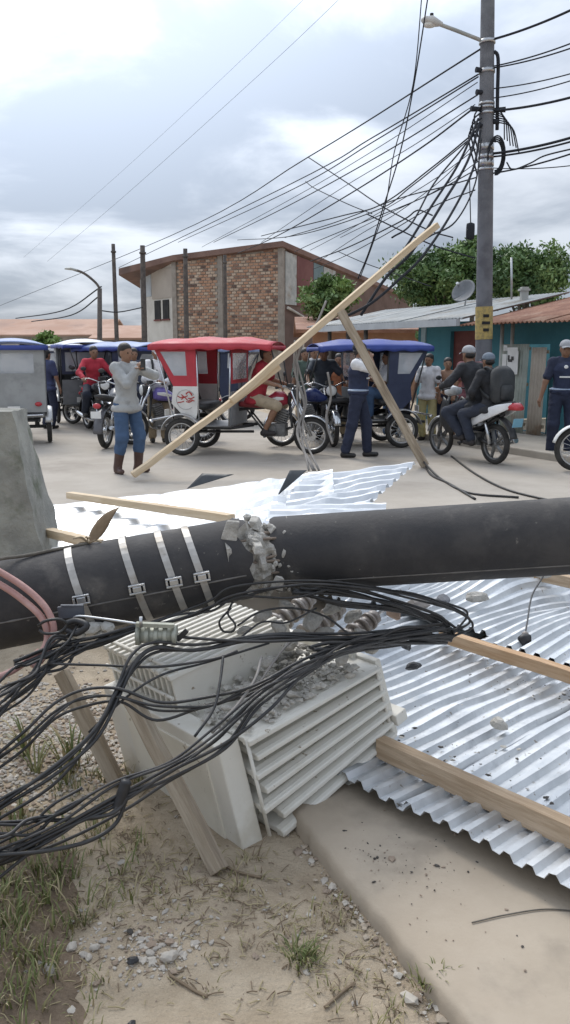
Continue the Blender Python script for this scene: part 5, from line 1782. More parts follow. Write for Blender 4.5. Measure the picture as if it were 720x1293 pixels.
    MB().tube([(-0.5, -0.48, 0.5), (-0.56, -0.45, 0.52), (-0.56, 0.45, 0.52), (-0.5, 0.48, 0.5)], 0.02, 6).build('bumper', m_chrome, root)
    MB().box((-0.44, 0, 0.62), (0.012, 0.2, 0.1)).build('number_plate', m_white, root)
    # partition behind the driver
    MB().hexa([Vector(p) for p in ((0.74, -0.5, 0.46), (0.74, 0.5, 0.46), (0.76, 0.5, 0.46), (0.76, -0.5, 0.46), (0.76, -0.5, 0.98), (0.76, 0.5, 0.98), (0.78, 0.5, 0.98), (0.78, -0.5, 0.98))]).build('partition', mat('partition_grey', (0.20, 0.21, 0.22), (0.26, 0.27, 0.28), 4, 0.6), root)
    o = [(0.775, -0.5, 1.62), (0.775, 0.5, 1.62), (0.775, 0.5, 1.10), (0.775, -0.5, 1.10)]
    i_ = [(0.775, -0.42, 1.56), (0.775, 0.42, 1.56), (0.775, 0.42, 1.16), (0.775, -0.42, 1.16)]
    ws = MB().frame4(o, i_, (0.008, 0, 0)).build('windscreen_frame', cur, root)
    MB().hexa([Vector(p) + Vector((0.002, 0, 0)) for p in i_] + [Vector(p) + Vector((0.005, 0, 0)) for p in i_]).build('windscreen', m_vinyl, ws)
    return place(root, loc, rz)


def on_ground(px, py):
    p = gnd(px, py, 0.01)
    return Vector((p.x, p.y, 0.008))


red_c = paint('red_canopy_cloth', (0.42, 0.035, 0.05), 0.6)
blue_c = paint('blue_canopy_cloth', (0.035, 0.06, 0.26), 0.6)
pale_c = paint('pale_blue_canopy_cloth', (0.22, 0.28, 0.46), 0.6)
grey_p = paint('grey_panel', (0.30, 0.31, 0.31), 0.6)
navy_p = paint('navy_panel', (0.025, 0.035, 0.075), 0.45)
white_p = paint('white_panel', (0.62, 0.61, 0.58), 0.45)
bike_red = paint('bike_red', (0.26, 0.012, 0.03))
bike_blue = paint('bike_blue', (0.02, 0.035, 0.13))
bike_blk = paint('bike_black', (0.02, 0.02, 0.022))
bike_pur = paint('bike_purple', (0.15, 0.12, 0.36))
bike_orange = paint('bike_orange', (0.35, 0.10, 0.03))
bike_gry = paint('bike_grey', (0.10, 0.10, 0.11))

# the red mototaxi facing right
RT_L, RT_A = Vector((on_ground(242, 573).x, on_ground(242, 573).y + 0.35, 0.008)), R(-12)
mototaxi('red mototaxi with white side panels parked behind the leaning timber', RT_L, RT_A, red_c, red_c, white_p, bike_red, 'open', 1.68, emblem=mat('emblem_red', (0.5, 0.06, 0.05), (0.42, 0.05, 0.04), 5, 0.5))
# the blue one facing left behind the officer
BT_L, BT_A = Vector((on_ground(498, 564).x, on_ground(498, 564).y + 0.4, 0.008)), R(190)
mototaxi('dark blue mototaxi with a bright blue canopy behind the officer', BT_L, BT_A, blue_c, navy_p, navy_p, bike_blue, 'dark', 1.66, curtain=navy_p)
# the grey one seen from behind at the left edge
mototaxi('grey mototaxi with a pale canopy seen from behind at the street edge', Vector((on_ground(22, 562).x - 0.1, on_ground(22, 562).y + 0.3, 0.008)), R(106), pale_c, grey_p, grey_p, bike_blk, 'closed', 1.68, curtain=grey_p, val=blue_c)
mototaxi('far mototaxi with a white and blue canopy left of the man in boots', Vector((on_ground(106, 533).x, on_ground(106, 533).y, 0.008)), R(-70), paint('white_canopy_cloth', (0.55, 0.57, 0.62), 0.6), navy_p, grey_p, bike_blk, 'closed', 1.72, curtain=navy_p, val=blue_c)
mototaxi('dark mototaxi with a light blue canopy behind the man in boots', Vector((on_ground(178, 540).x, on_ground(178, 540).y, 0.008)), R(150), pale_c, navy_p, navy_p, bike_blk, 'dark', 1.66, curtain=navy_p, val=blue_c)
mototaxi('farthest mototaxi with a white canopy between two others', Vector((on_ground(78, 518).x, on_ground(78, 518).y, 0.008)), R(80), paint('white_canopy_cloth', (0.55, 0.57, 0.62), 0.6), grey_p, navy_p, bike_blk, 'closed', 1.66, curtain=grey_p)

mototaxi('far dark mototaxi with a dull blue canopy behind the timber poles', Vector((on_ground(150, 520).x, on_ground(150, 520).y, 0.008)), R(20), paint('dull_blue_canopy_cloth', (0.10, 0.14, 0.26), 0.6), navy_p, navy_p, bike_blk, 'dark', 1.66, curtain=navy_p)
mototaxi('small far mototaxi with a maroon canopy at the end of the street', Vector((on_ground(118, 506).x, on_ground(118, 506).y, 0.008)), R(-60), paint('maroon_canopy_cloth', (0.20, 0.05, 0.06), 0.6), navy_p, grey_p, bike_blk, 'closed', 1.66, curtain=navy_p)
mototaxi('far mototaxi with a pale canopy behind the red canopy', Vector((on_ground(300, 533).x, on_ground(300, 533).y, 0.008)), R(170), pale_c, navy_p, navy_p, bike_blk, 'dark', 1.64, curtain=navy_p)

# motorcycles
GM = 'motorcycles in the street'
sc_l = on_ground(624, 586)
SC_A = R(117)
scooter('white and black motorbike ridden by two people', sc_l, SC_A)
pm = on_ground(250, 563)
motorcycle('purple motorcycle parked between the man in boots and the red mototaxi', bike_pur, (pm.x, pm.y + 0.75, 0.008), R(205), trim=m_white, fend=m_chrome)
dm = on_ground(134, 566)
motorcycle('dark motorcycle half hidden behind the man in boots', bike_gry, (dm.x, dm.y, 0.008), R(82))
rm = on_ground(112, 541)
RM_L, RM_A = Vector((rm.x, rm.y, 0.008)), R(-58)
motorcycle('far black motorcycle ridden by a person in red', bike_blk, RM_L, RM_A)
fm = on_ground(404, 563)
FM_L, FM_A = Vector((fm.x, fm.y + 1.1, 0.008)), R(-80)
motorcycle('black motorcycle facing the camera between the two mototaxis', bike_blk, FM_L, FM_A)
hm = on_ground(48, 552)
motorcycle('far dark motorcycle beside the grey mototaxi', bike_blk, (hm.x + 0.6, hm.y + 2.2, 0.008), R(75))
em = on_ground(716, 598)
motorcycle('motorcycle cut off by the right picture edge with a pale front fender', bike_gry, (em.x + 1.46, em.y + 0.15, 0.008), R(176), fend=m_white)

# ================================================================== people
def sdf_mesh(prims, vox, k=0.03):
    """One continuous skin around round-ended tapered limbs ('c', a, b, ra, rb) and ellipsoids ('e', centre, radii, matrix): smooth union, surface nets."""
    lo = np.array([1e9] * 3)
    hi = -lo
    for p in prims:
        if p[0] == 'c':
            r = max(p[3], p[4])
            for q in (p[1], p[2]):
                lo, hi = np.minimum(lo, np.array(q) - r), np.maximum(hi, np.array(q) + r)
        else:
            r = max(p[2])
            lo, hi = np.minimum(lo, np.array(p[1]) - r), np.maximum(hi, np.array(p[1]) + r)
    lo, hi = lo - 3 * vox, hi + 3 * vox
    n = np.ceil((hi - lo) / vox).astype(int) + 1
    ax = [lo[i] + np.arange(n[i]) * vox for i in range(3)]
    D = np.full(n, 0.2)
    mar = max(0.05, k * 1.5)
    for p in prims:
        if p[0] == 'c':
            a, b, ra, rb = np.array(p[1]), np.array(p[2]), p[3], p[4]
            r = max(ra, rb) + mar
            l, h_ = np.minimum(a, b) - r, np.maximum(a, b) + r
        else:
            c, rad, M = np.array(p[1]), np.array(p[2]), (np.array(p[3]) if p[3] is not None else np.eye(3))
            r = rad.max() + mar
            l, h_ = c - r, c + r
        i0 = np.clip(np.floor((l - lo) / vox).astype(int), 0, n)
        i1 = np.clip(np.ceil((h_ - lo) / vox).astype(int) + 1, 0, n)
        sl_ = tuple(slice(i0[i], i1[i]) for i in range(3))
        X, Y, Z = np.meshgrid(ax[0][sl_[0]], ax[1][sl_[1]], ax[2][sl_[2]], indexing='ij')
        P = np.stack([X, Y, Z], -1)
        if p[0] == 'c':
            ba = b - a
            t = np.clip(((P - a) @ ba) / max(1e-9, ba @ ba), 0, 1)
            d = np.linalg.norm(P - a - t[..., None] * ba, axis=-1) - (ra + (rb - ra) * t)
        else:
            Q = (P - c) @ M
            k0 = np.linalg.norm(Q / rad, axis=-1)
            k1 = np.linalg.norm(Q / rad ** 2, axis=-1) + 1e-9
            d = k0 * (k0 - 1) / k1
            d = np.where(k0 < 1e-3, -rad.min(), d)
        o = D[sl_]
        hh = np.clip(k - np.abs(o - d), 0, None) / k
        D[sl_] = np.minimum(o, d) - hh * hh * k * 0.25
    # surface nets
    S = D < 0
    cells = np.zeros(np.array(n) - 1, int)
    acc = np.zeros((*(np.array(n) - 1), 3))
    cnt = np.zeros(np.array(n) - 1)
    corners = [(i, j, k_) for i in (0, 1) for j in (0, 1) for k_ in (0, 1)]

    def sub(A, c):
        return A[c[0]:A.shape[0] - 1 + c[0], c[1]:A.shape[1] - 1 + c[1], c[2]:A.shape[2] - 1 + c[2]]
    for a in range(8):
        for b in range(a + 1, 8):
            ca, cb = corners[a], corners[b]
            if sum(x != y for x, y in zip(ca, cb)) != 1:
                continue
            da, db = sub(D, ca), sub(D, cb)
            m = (da < 0) != (db < 0)
            t = np.where(m, da / np.where(m, da - db, 1), 0)
            for i in range(3):
                acc[..., i] += np.where(m, ca[i] + t * (cb[i] - ca[i]), 0)
            cnt += m
    on = cnt > 0
    idx = -np.ones(on.shape, int)
    idx[on] = np.arange(on.sum())
    W = np.argwhere(on)
    V = lo + (W + acc[on] / cnt[on][:, None]) * vox
    quads = []
    for axis_ in range(3):
        sl0 = [slice(None)] * 3
        sl1 = [slice(None)] * 3
        sl0[axis_], sl1[axis_] = slice(0, -1), slice(1, None)
        A, B = S[tuple(sl0)], S[tuple(sl1)]
        ch = np.argwhere(A != B)
        u, v = [(1, 2), (2, 0), (0, 1)][axis_]
        ok = (ch[:, u] > 0) & (ch[:, v] > 0) & (ch[:, u] < n[u] - 1) & (ch[:, v] < n[v] - 1)
        ch = ch[ok]
        du, dv = np.zeros(3, int), np.zeros(3, int)
        du[u], dv[v] = 1, 1
        g = lambda c: idx[c[:, 0], c[:, 1], c[:, 2]]
        q = np.stack([g(ch - du - dv), g(ch - dv), g(ch), g(ch - du)], 1)
        flip = ~A[ch[:, 0], ch[:, 1], ch[:, 2]]
        q[flip] = q[flip][:, ::-1]
        quads.append(q)
    F_ = np.concatenate(quads)
    return V, F_[(F_ >= 0).all(1)]


def ik(a, c, l1, l2, hint):
    a, c, hint = Vector(a), Vector(c), Vector(hint)
    d = c - a
    L_ = min(d.length, (l1 + l2) * 0.999)
    d.normalize()
    x = (l1 * l1 - l2 * l2 + L_ * L_) / (2 * L_)
    y = math.sqrt(max(0, l1 * l1 - x * x))
    hp = hint - d * hint.dot(d)
    hp.normalize()
    return a + d * x + hp * y, a + d * L_


def stand(**kw):
    P = dict(pelvis=(0, 0, 0.94), chest=(0.0, 0, 1.26), neck=(0.0, 0, 1.44), head=(0.02, 0, 1.585), look=0.0, nod=0.0,
             handL=(0.10, 0.27, 0.86), handR=(0.10, -0.27, 0.86), footL=(0.02, 0.11, 0.0), footR=(0.0, -0.11, 0.0),
             elbL=(-0.5, 0.6, 0), elbR=(-0.5, -0.6, 0), kneeL=(1, 0.15, 0), kneeR=(1, -0.15, 0), toeL=0.12, toeR=-0.12)
    P.update(kw)
    return P


def ride(seat_z=0.80, reach=0.52, hand_z=1.05, lean=0.10, peg=(0.18, 0.2, 0.33), hw=0.33, **kw):
    P = dict(pelvis=(0, 0, seat_z + 0.09), chest=(lean, 0, seat_z + 0.41), neck=(lean * 1.5, 0, seat_z + 0.59), head=(lean * 1.8 + 0.03, 0, seat_z + 0.735), look=0.0, nod=0.0,
             handL=(reach, hw, hand_z), handR=(reach, -hw, hand_z), footL=(peg[0], peg[1], peg[2] - 0.03), footR=(peg[0], -peg[1], peg[2] - 0.03),
             elbL=(-0.3, 0.8, -0.6), elbR=(-0.3, -0.8, -0.6), kneeL=(1, 0.25, 0.6), kneeR=(1, -0.25, 0.6), toeL=0.05, toeR=-0.05)
    P.update(kw)
    return P


SKIN = [mat('skin_brown', (0.235, 0.125, 0.075), (0.275, 0.15, 0.092), 8, 0.55), mat('skin_tan', (0.30, 0.17, 0.105), (0.34, 0.20, 0.125), 8, 0.55)]
m_hair = mat('black_hair', (0.012, 0.01, 0.009), (0.025, 0.02, 0.018), 30, 0.5, 0.4, 90)
m_eye = mat('eye_dark', (0.02, 0.015, 0.012), None, rough=0.2)
m_lip = mat('lip', (0.20, 0.075, 0.06), None, rough=0.5)


def cloth(name, c, rough=0.85):
    return mat(name, c, tuple(min(1, x * 1.25 + 0.005) for x in c), 6, rough, 0.5, 14, c3=tuple(x * 0.75 for x in c), s3=3.0)


def person(label, loc, rz, P, top, legs, shoes, sleeve='short', hat=None, vest=None, scale=1.0, skin=0, legs_to='ankle', group=None, boots=False, bare=False, vox=0.013, grip=False, hair=True, stripe=None):
    """P: a pose (joints, facing +x). Body is one skin; shirt, trousers, shoes, hair and cap are worn over it."""
    root = thing('person', label, 'person', (0, 0, 0), group)
    V_ = Vector
    pel, che, nec, hea = V_(P['pelvis']), V_(P['chest']), V_(P['neck']), V_(P['head'])
    upv = (nec - pel).normalized()
    J = {}
    for s_, S in ((1, 'L'), (-1, 'R')):
        sh = nec + V_((0, 0.165 * s_, 0)) - upv * 0.045
        el, wr = ik(sh, P['hand' + S], 0.29, 0.25, P['elb' + S])
        hip = pel + V_((0, 0.095 * s_, -0.03))
        an = V_(P['foot' + S]) + V_((-0.03, 0, 0.085))
        kn, an = ik(hip, an, 0.42, 0.42, P['knee' + S])
        J[S] = (sh, el, wr, hip, kn, an)
    toe = {S: V_((math.cos(P['toe' + S]), math.sin(P['toe' + S]), 0)) for S in 'LR'}
    ca, sa = math.cos(P['look']), math.sin(P['look'])
    cn, sn = math.cos(P['nod']), math.sin(P['nod'])
    HM = Matrix.Rotation(P['look'], 3, 'Z') @ Matrix.Rotation(P['nod'], 3, 'Y')
    hp = lambda x, y, z: hea + HM @ V_((x, y, z))
    HN = np.array(HM)
    body = [('e', pel, (0.105, 0.155, 0.115), None), ('c', pel, che, 0.105, 0.115), ('e', che + upv * 0.04, (0.105, 0.16, 0.15), None),
            ('c', che + upv * 0.1, nec, 0.085, 0.055), ('c', nec, hea - V_((0, 0, 0.04)), 0.052, 0.052),
            ('e', hp(-0.008, 0, 0.028), (0.094, 0.074, 0.09), HN), ('e', hp(0.028, 0, -0.05), (0.06, 0.054, 0.068), HN),
            ('c', hp(0.082, 0, 0.005), hp(0.103, 0, -0.025), 0.009, 0.013), ('e', hp(-0.005, 0.076, -0.01), (0.018, 0.009, 0.03), HN), ('e', hp(-0.005, -0.076, -0.01), (0.018, 0.009, 0.03), HN),
            ('c', hp(0.07, 0.03, 0.022), hp(0.07, -0.03, 0.022), 0.013, 0.013)]
    for s_, S in ((1, 'L'), (-1, 'R')):
        sh, el, wr, hip, kn, an = J[S]
        body += [('c', nec - upv * 0.03, sh, 0.055, 0.058), ('c', sh, el, 0.052, 0.040), ('c', el, wr, 0.040, 0.027),
                 ('c', hip, kn, 0.085, 0.056), ('c', kn, an, 0.054, 0.038), ('c', kn.lerp(an, 0.28) - toe[S] * 0.015, kn.lerp(an, 0.45) - toe[S] * 0.012, 0.045, 0.04),
                 ('c', an - V_((0, 0, 0.045)) - toe[S] * 0.03, an - V_((0, 0, 0.05)) + toe[S] * 0.13, 0.035, 0.03)]
    V, F_ = sdf_mesh(body, vox, 0.03)
    parts_v, parts_f, mats_i = [V], [F_], [np.zeros(len(F_), int)]
    # hands: palm, four fingers of different lengths, thumb from the side of the palm
    for s_, S in ((1, 'L'), (-1, 'R')):
        sh, el, wr, *_ = J[S]
        f = (wr - el).normalized()
        if grip:
            f = V_((0.9, 0.0, -0.25)).normalized()
        side = f.cross(V_((0, 0, 1)))
        side = side.normalized() if side.length > 0.2 else V_((0, 1, 0))
        up = side.cross(f).normalized()
        pr = [('c', wr - f * 0.02, wr + f * 0.05, 0.026, 0.026)]
        for i, (o_, ln) in enumerate(((-0.027, 0.062), (-0.009, 0.074), (0.009, 0.070), (0.027, 0.052))):
            b0_ = wr + f * 0.06 + side * o_
            curl = 0.9 if grip else 0.35
            b1_ = b0_ + (f - up * curl * 0.6).normalized() * ln * 0.5
            b2_ = b1_ + (f * (1 - curl) - up * curl).normalized() * ln * 0.5
            pr += [('c', wr + f * 0.02 + side * o_ * 0.7, b0_, 0.013, 0.0105), ('c', b0_, b1_, 0.0095, 0.009), ('c', b1_, b2_, 0.009, 0.0075)]
        tb = wr + f * 0.015 - side * s_ * 0.03
        t1 = tb + (f - side * s_ * 0.7).normalized() * 0.035
        pr += [('c', wr + f * 0.01, tb, 0.017, 0.014), ('c', tb, t1, 0.013, 0.011), ('c', t1, t1 + (f - up * 0.3).normalized() * 0.03, 0.0105, 0.0085)]
        v, q = sdf_mesh(pr, 0.006, 0.007)
        parts_v.append(v)
        parts_f.append(q)
        mats_i.append(np.zeros(len(q), int))
    mbx = MB()
    for s_ in (-1, 1):
        mbx.ball(hp(0.080, 0.030 * s_, 0.004), 0.0105, 8, 6)
    nb_ = len(mbx.f)
    mbx.ball(hp(0.078, 0, -0.058), (0.012, 0.022, 0.006), 8, 6, HM)
    parts_v.append(np.array(mbx.v))
    parts_f.append(np.array(mbx.f))
    mats_i.append(np.array([1] * nb_ + [2] * (len(mbx.f) - nb_)))
    off, fv = 0, []
    for v, q in zip(parts_v, parts_f):
        fv.append(q + off)
        off += len(v)
    bo = link('body', fast_mesh('body', np.concatenate(parts_v), np.concatenate(fv), [SKIN[skin], m_eye, m_lip], np.concatenate(mats_i), True), root)

    def wear(nm, prims, m_, vx=vox, k=0.03, parent=root):
        v, q = sdf_mesh(prims, vx, k)
        if nm in ('shirt', 'trousers', 'vest'):         # folds: shallow ripples in the cloth
            sd = random.random() * 50
            dv = np.array([mnoise.noise_vector(Vector((a[0] * 9 + sd, a[1] * 9, a[2] * 16))) * 0.007 + mnoise.noise_vector(Vector((a[0] * 22, a[1] * 22 + sd, a[2] * 30))) * 0.003 for a in v])
            v = v + dv
        return link(nm, fast_mesh(nm, v, q, m_, smooth=True), parent)
    if not bare:
        up_ = [('c', pel + upv * 0.0, che, 0.122, 0.13), ('e', pel + upv * 0.02, (0.138, 0.19, 0.095), None), ('e', pel - upv * 0.06, (0.165, 0.216, 0.075), None), ('e', pel - upv * 0.09, (0.168, 0.22, 0.05), None), ('c', pel, che, 0.135, 0.14), ('e', che + upv * 0.04, (0.13, 0.188, 0.155), None), ('c', che + upv * 0.1, nec + upv * 0.0, 0.1, 0.068)]
        if vest:
            up_ = [('c', pel + upv * 0.14, che, 0.12, 0.13)] + up_[5:]
        for S in 'LR':
            sh, el, wr, *_ = J[S]
            up_ += [('c', nec - upv * 0.03, sh, 0.07, 0.074)]
            if sleeve == 'short':
                up_ += [('c', sh, sh.lerp(el, 0.72), 0.074, 0.07)]
            elif sleeve == 'long':
                up_ += [('c', sh, el, 0.074, 0.062), ('c', el, el.lerp(wr, 0.93), 0.061, 0.046)]
        wear('shirt', up_, top)
    lo_p = [('e', pel - upv * 0.03, (0.12, 0.172, 0.105), None)]
    for S in 'LR':
        sh, el, wr, hip, kn, an = J[S]
        lo_p += [('c', hip, kn, 0.098, 0.088)]
        if legs_to == 'ankle':
            lo_p += [('c', kn, kn.lerp(an, 0.92), 0.085, 0.074)]
        elif legs_to == 'boot':
            lo_p += [('c', kn, kn.lerp(an, 0.45), 0.085, 0.078)]
    wear('trousers', lo_p, legs)
    if vest or bare:
        wear('belt', [('e', pel - upv * 0.02, (0.126, 0.176, 0.02), None)], m_black)
    for S in 'LR':
        sh, el, wr, hip, kn, an = J[S]
        so = an - V_((0, 0, 0.048))
        sp = [('c', so - toe[S] * 0.035, so + toe[S] * 0.14, 0.042, 0.036), ('c', an + V_((0, 0, 0.0)), so - toe[S] * 0.01, 0.044, 0.044)]
        if boots:
            sp += [('c', kn.lerp(an, 0.35), an, 0.072, 0.056)]
        wear('boot' if boots else 'shoe', sp, shoes)
    if vest:
        vp = [('c', pel + upv * 0.07, che, 0.148, 0.152), ('e', che + upv * 0.03, (0.148, 0.198, 0.15), None), ('e', pel + upv * 0.04, (0.152, 0.2, 0.07), None)]
        for s_, S in ((1, 'L'), (-1, 'R')):
            vp += [('c', che + upv * 0.1 + V_((0, 0.09 * s_, 0)), nec + V_((0, 0.085 * s_, -0.01)), 0.085, 0.055)]
        vo = wear('vest', vp, vest)
        if stripe:
            MB().box(che + V_((0.15, 0.0, -0.03)) - upv * 0.04, (0.012, 0.17, 0.022)).build('vest_lettering', m_white, vo)
            MB().ball(che + V_((0.146, -0.0, 0.07)), (0.012, 0.03, 0.03)).build('vest_badge', m_white, vo)
            wear('duty_belt', [('e', pel + upv * 0.07, (0.16, 0.206, 0.032), None)], stripe, parent=vo)
    if hat:
        ho = wear('cap', [('e', hp(-0.01, 0, 0.065), (0.104, 0.088, 0.072), HN), ('e', hp(-0.012, 0, 0.045), (0.106, 0.09, 0.03), HN)], hat, 0.009, 0.02)
        mb = MB()
        mb.grid(lambda u, v: hp(0.075 + 0.085 * v * (1 - (2 * u - 1) ** 2 * 0.45), (u - 0.5) * 0.15 * (1 - 0.15 * v), 0.05 - 0.022 * v - 0.02 * (2 * u - 1) ** 2), 8, 4)
        mb.build('visor', hat, ho, solid=0.006)
    if hair:
        wear('hair', [('e', hp(-0.02, 0, 0.058), (0.099, 0.085, 0.082), HN), ('e', hp(-0.042, 0, 0.0), (0.068, 0.081, 0.08), HN)] if not hat else [('e', hp(-0.04, 0, -0.005), (0.068, 0.079, 0.055), HN)], m_hair, 0.009, 0.02)
    root.scale = (scale,) * 3
    return place(root, loc, rz)


m_grey_shirt = cloth('grey_shirt', (0.33, 0.335, 0.33))
m_jeans = cloth('blue_jeans', (0.045, 0.085, 0.16))
m_bootbrown = mat('brown_rubber', (0.06, 0.03, 0.025), (0.085, 0.045, 0.035), 6, 0.45)
m_white_shirt = cloth('white_shirt', (0.68, 0.68, 0.69))
m_navy = cloth('navy_cloth', (0.018, 0.024, 0.05))
m_navy2 = cloth('navy_vest', (0.022, 0.03, 0.065))
m_shoeblk = mat('black_leather', (0.015, 0.014, 0.014), (0.03, 0.028, 0.027), 7, 0.45)
m_khaki = cloth('khaki_cloth', (0.36, 0.29, 0.20))
m_redshirt = cloth('red_shirt', (0.30, 0.018, 0.03))
m_darkjkt = cloth('dark_jacket', (0.022, 0.023, 0.027))
m_darkjean = cloth('dark_jeans', (0.022, 0.028, 0.045))
m_capgrey = cloth('grey_cap', (0.34, 0.345, 0.36))
m_capnavy = cloth('navy_cap', (0.02, 0.024, 0.045))
m_capslate = cloth('slate_cap', (0.14, 0.17, 0.21))
m_flop = mat('dark_sandal', (0.03, 0.025, 0.025), None, rough=0.7)
m_belt = mat('pale_belt', (0.34, 0.42, 0.55), (0.42, 0.50, 0.62), 6, 0.6)


def pground(px, py):
    p = gnd(px, py, 0.008)
    return Vector((p.x, p.y, 0.008))


def phone(label, p, rz):
    t = thing('phone', label, 'phone', p)
    MB().box(p, (0.012, 0.075, 0.15), Matrix.Rotation(rz, 3, 'Z')).build('case', m_frame, t, bev=0.004)
    return t


# man in boots filming towards the right
p = pground(163, 597)
ML, MA = p, R(-40)
P_ = stand(handR=(0.26, -0.02, 1.40), handL=(0.28, 0.05, 1.38), elbR=(0.1, -0.5, -1), elbL=(0.2, 0.8, -0.35), look=0.0, footL=(0.06, 0.14, 0), footR=(-0.04, -0.13, 0), toeL=0.35, toeR=-0.3)
person('man in a grey shirt, jeans and brown boots filming in the street', ML, MA, P_, m_grey_shirt, m_jeans, m_bootbrown, 'long', legs_to='boot', boots=True, scale=0.985)
q = ML + Matrix.Rotation(MA, 3, 'Z') @ Vector((0.33, 0.02, 1.42))
phone('dark phone held by the man in the grey shirt', q, MA)
# man in white with a backpack strap behind the red mototaxi
p = pground(201, 558)
person('man in a white shirt and cap standing behind the red mototaxi', p, R(-70), stand(handR=(0.25, -0.05, 1.10), handL=(0.26, 0.08, 1.08), look=0.1, nod=0.25), m_white_shirt, m_khaki, m_shoeblk, 'long', hat=cloth('white_cap', (0.55, 0.53, 0.53)), scale=0.98)
t = thing('backpack', 'black backpack worn by the man in the white shirt', 'backpack', (0, 0, 0))
mb = MB().loft([((-0.14, 0, 1.2), 0.13, 0.2), ((-0.2, 0, 1.2), 0.15, 0.22), ((-0.27, 0, 1.18), 0.12, 0.18)])
mb.build('bag', m_darkjkt, t)
for s_ in (-1, 1):
    MB().tube(spline([(-0.12, 0.09 * s_, 1.38), (0.02, 0.095 * s_, 1.44), (0.135, 0.10 * s_, 1.30), (0.10, 0.13 * s_, 1.12), (-0.1, 0.14 * s_, 1.02)], 5), 0.022, 6).build('strap', m_darkjkt, t)
place(t, p, R(-70))
# driver of the red mototaxi
Mz = lambda a: Matrix.Rotation(a, 3, 'Z')
p = RT_L + Mz(RT_A) @ Vector((1.04, 0, 0))
person('driver in a red shirt and khaki shorts sitting on the red mototaxi', p, RT_A, ride(0.80, 0.42, 1.07, 0.08, (0.22, 0.22, 0.33), look=-0.2), m_redshirt, m_khaki, m_flop, 'short', legs_to='knee', scale=1.0, grip=True)
# officer with his hand to his face
p = pground(451, 577)
OA = R(-18)
person('officer in a navy vest with white sleeves raising his hand to his face', p, OA, stand(handR=(0.19, -0.04, 1.50), elbR=(0.6, -0.6, -0.8), handL=(0.22, 0.2, 1.15), footL=(0.16, 0.12, 0), footR=(-0.13, -0.12, 0), toeL=0.2, toeR=-0.1, look=0.15), m_white_shirt, m_navy, m_shoeblk, 'short', hat=m_capnavy, vest=m_navy2, scale=1.0, stripe=m_belt)
# guard at the right in a cap
p = pground(706, 578)
p.z = 0.008
person('guard in a grey cap and navy vest standing by the zinc panels', p, R(-100), stand(handR=(0.04, -0.33, 0.84), handL=(0.06, 0.30, 0.9), footL=(0.0, 0.13, 0), footR=(0.02, -0.13, 0), toeL=0.35, toeR=-0.3), m_navy, m_navy, m_shoeblk, 'short', hat=m_capgrey, vest=m_navy2, scale=1.02, stripe=m_belt)
# rider and passenger on the white motorbike
p = sc_l + Mz(SC_A) @ Vector((0.42, 0, 0))
person('rider in a grey cap and dark jacket steering the white motorbike', p, SC_A, ride(0.77, 0.42, 1.05, 0.12, (0.10, 0.2, 0.33)), m_darkjkt, m_darkjean, m_flop, 'long', hat=m_capgrey, grip=True, scale=1.02)
p = sc_l + Mz(SC_A) @ Vector((0.10, 0, 0))
person('passenger with a backpack on the white motorbike behind the rider', p, SC_A, ride(0.80, 0.28, 0.98, 0.06, (0.22, 0.22, 0.30), hw=0.16), m_darkjkt, m_darkjean, m_flop, 'long', hat=m_capslate, scale=0.94)
t = thing('backpack', 'large dark backpack on the passenger of the white motorbike', 'backpack', (0, 0, 0))
MB().loft([((-0.10, 0, 1.12), 0.15, 0.24), ((-0.19, 0, 1.12), 0.17, 0.27), ((-0.28, 0, 1.10), 0.15, 0.23)], p=4).build('bag', mat('backpack_grey', (0.03, 0.033, 0.036), (0.045, 0.048, 0.05), 6, 0.7, 0.3, 30), t)
MB().loft([((-0.27, 0, 1.02), 0.12, 0.12), ((-0.32, 0, 1.02), 0.10, 0.10)], p=4).build('pocket', MATS['backpack_grey'], t)
for s_ in (-1, 1):
    MB().tube(spline([(-0.08, 0.09 * s_, 1.32), (0.06, 0.10 * s_, 1.36), (0.15, 0.11 * s_, 1.22), (0.08, 0.14 * s_, 1.04), (-0.1, 0.14 * s_, 0.94)], 5), 0.02, 6).build('strap', MATS['backpack_grey'], t)
place(t, p, SC_A)
# person in red on the far motorcycle
p = RM_L + Mz(RM_A) @ Vector((0.35, 0, 0))
person('far rider in a bright red top left of the man in boots', p, RM_A, ride(0.82, 0.45, 1.06, 0.08, (0.16, 0.22, 0.33)), cloth('bright_red', (0.42, 0.03, 0.05)), m_darkjean, m_shoeblk, 'long', grip=True, vox=0.016)
# rider on the black motorcycle facing the camera
p = FM_L + Mz(FM_A) @ Vector((0.35, 0, 0))
person('rider in a dark shirt facing the camera between the mototaxis', p, FM_A, ride(0.82, 0.45, 1.06, 0.06, (0.16, 0.22, 0.33)), cloth('slate_shirt', (0.05, 0.06, 0.075)), m_darkjean, m_shoeblk, 'short', grip=True, vox=0.016)
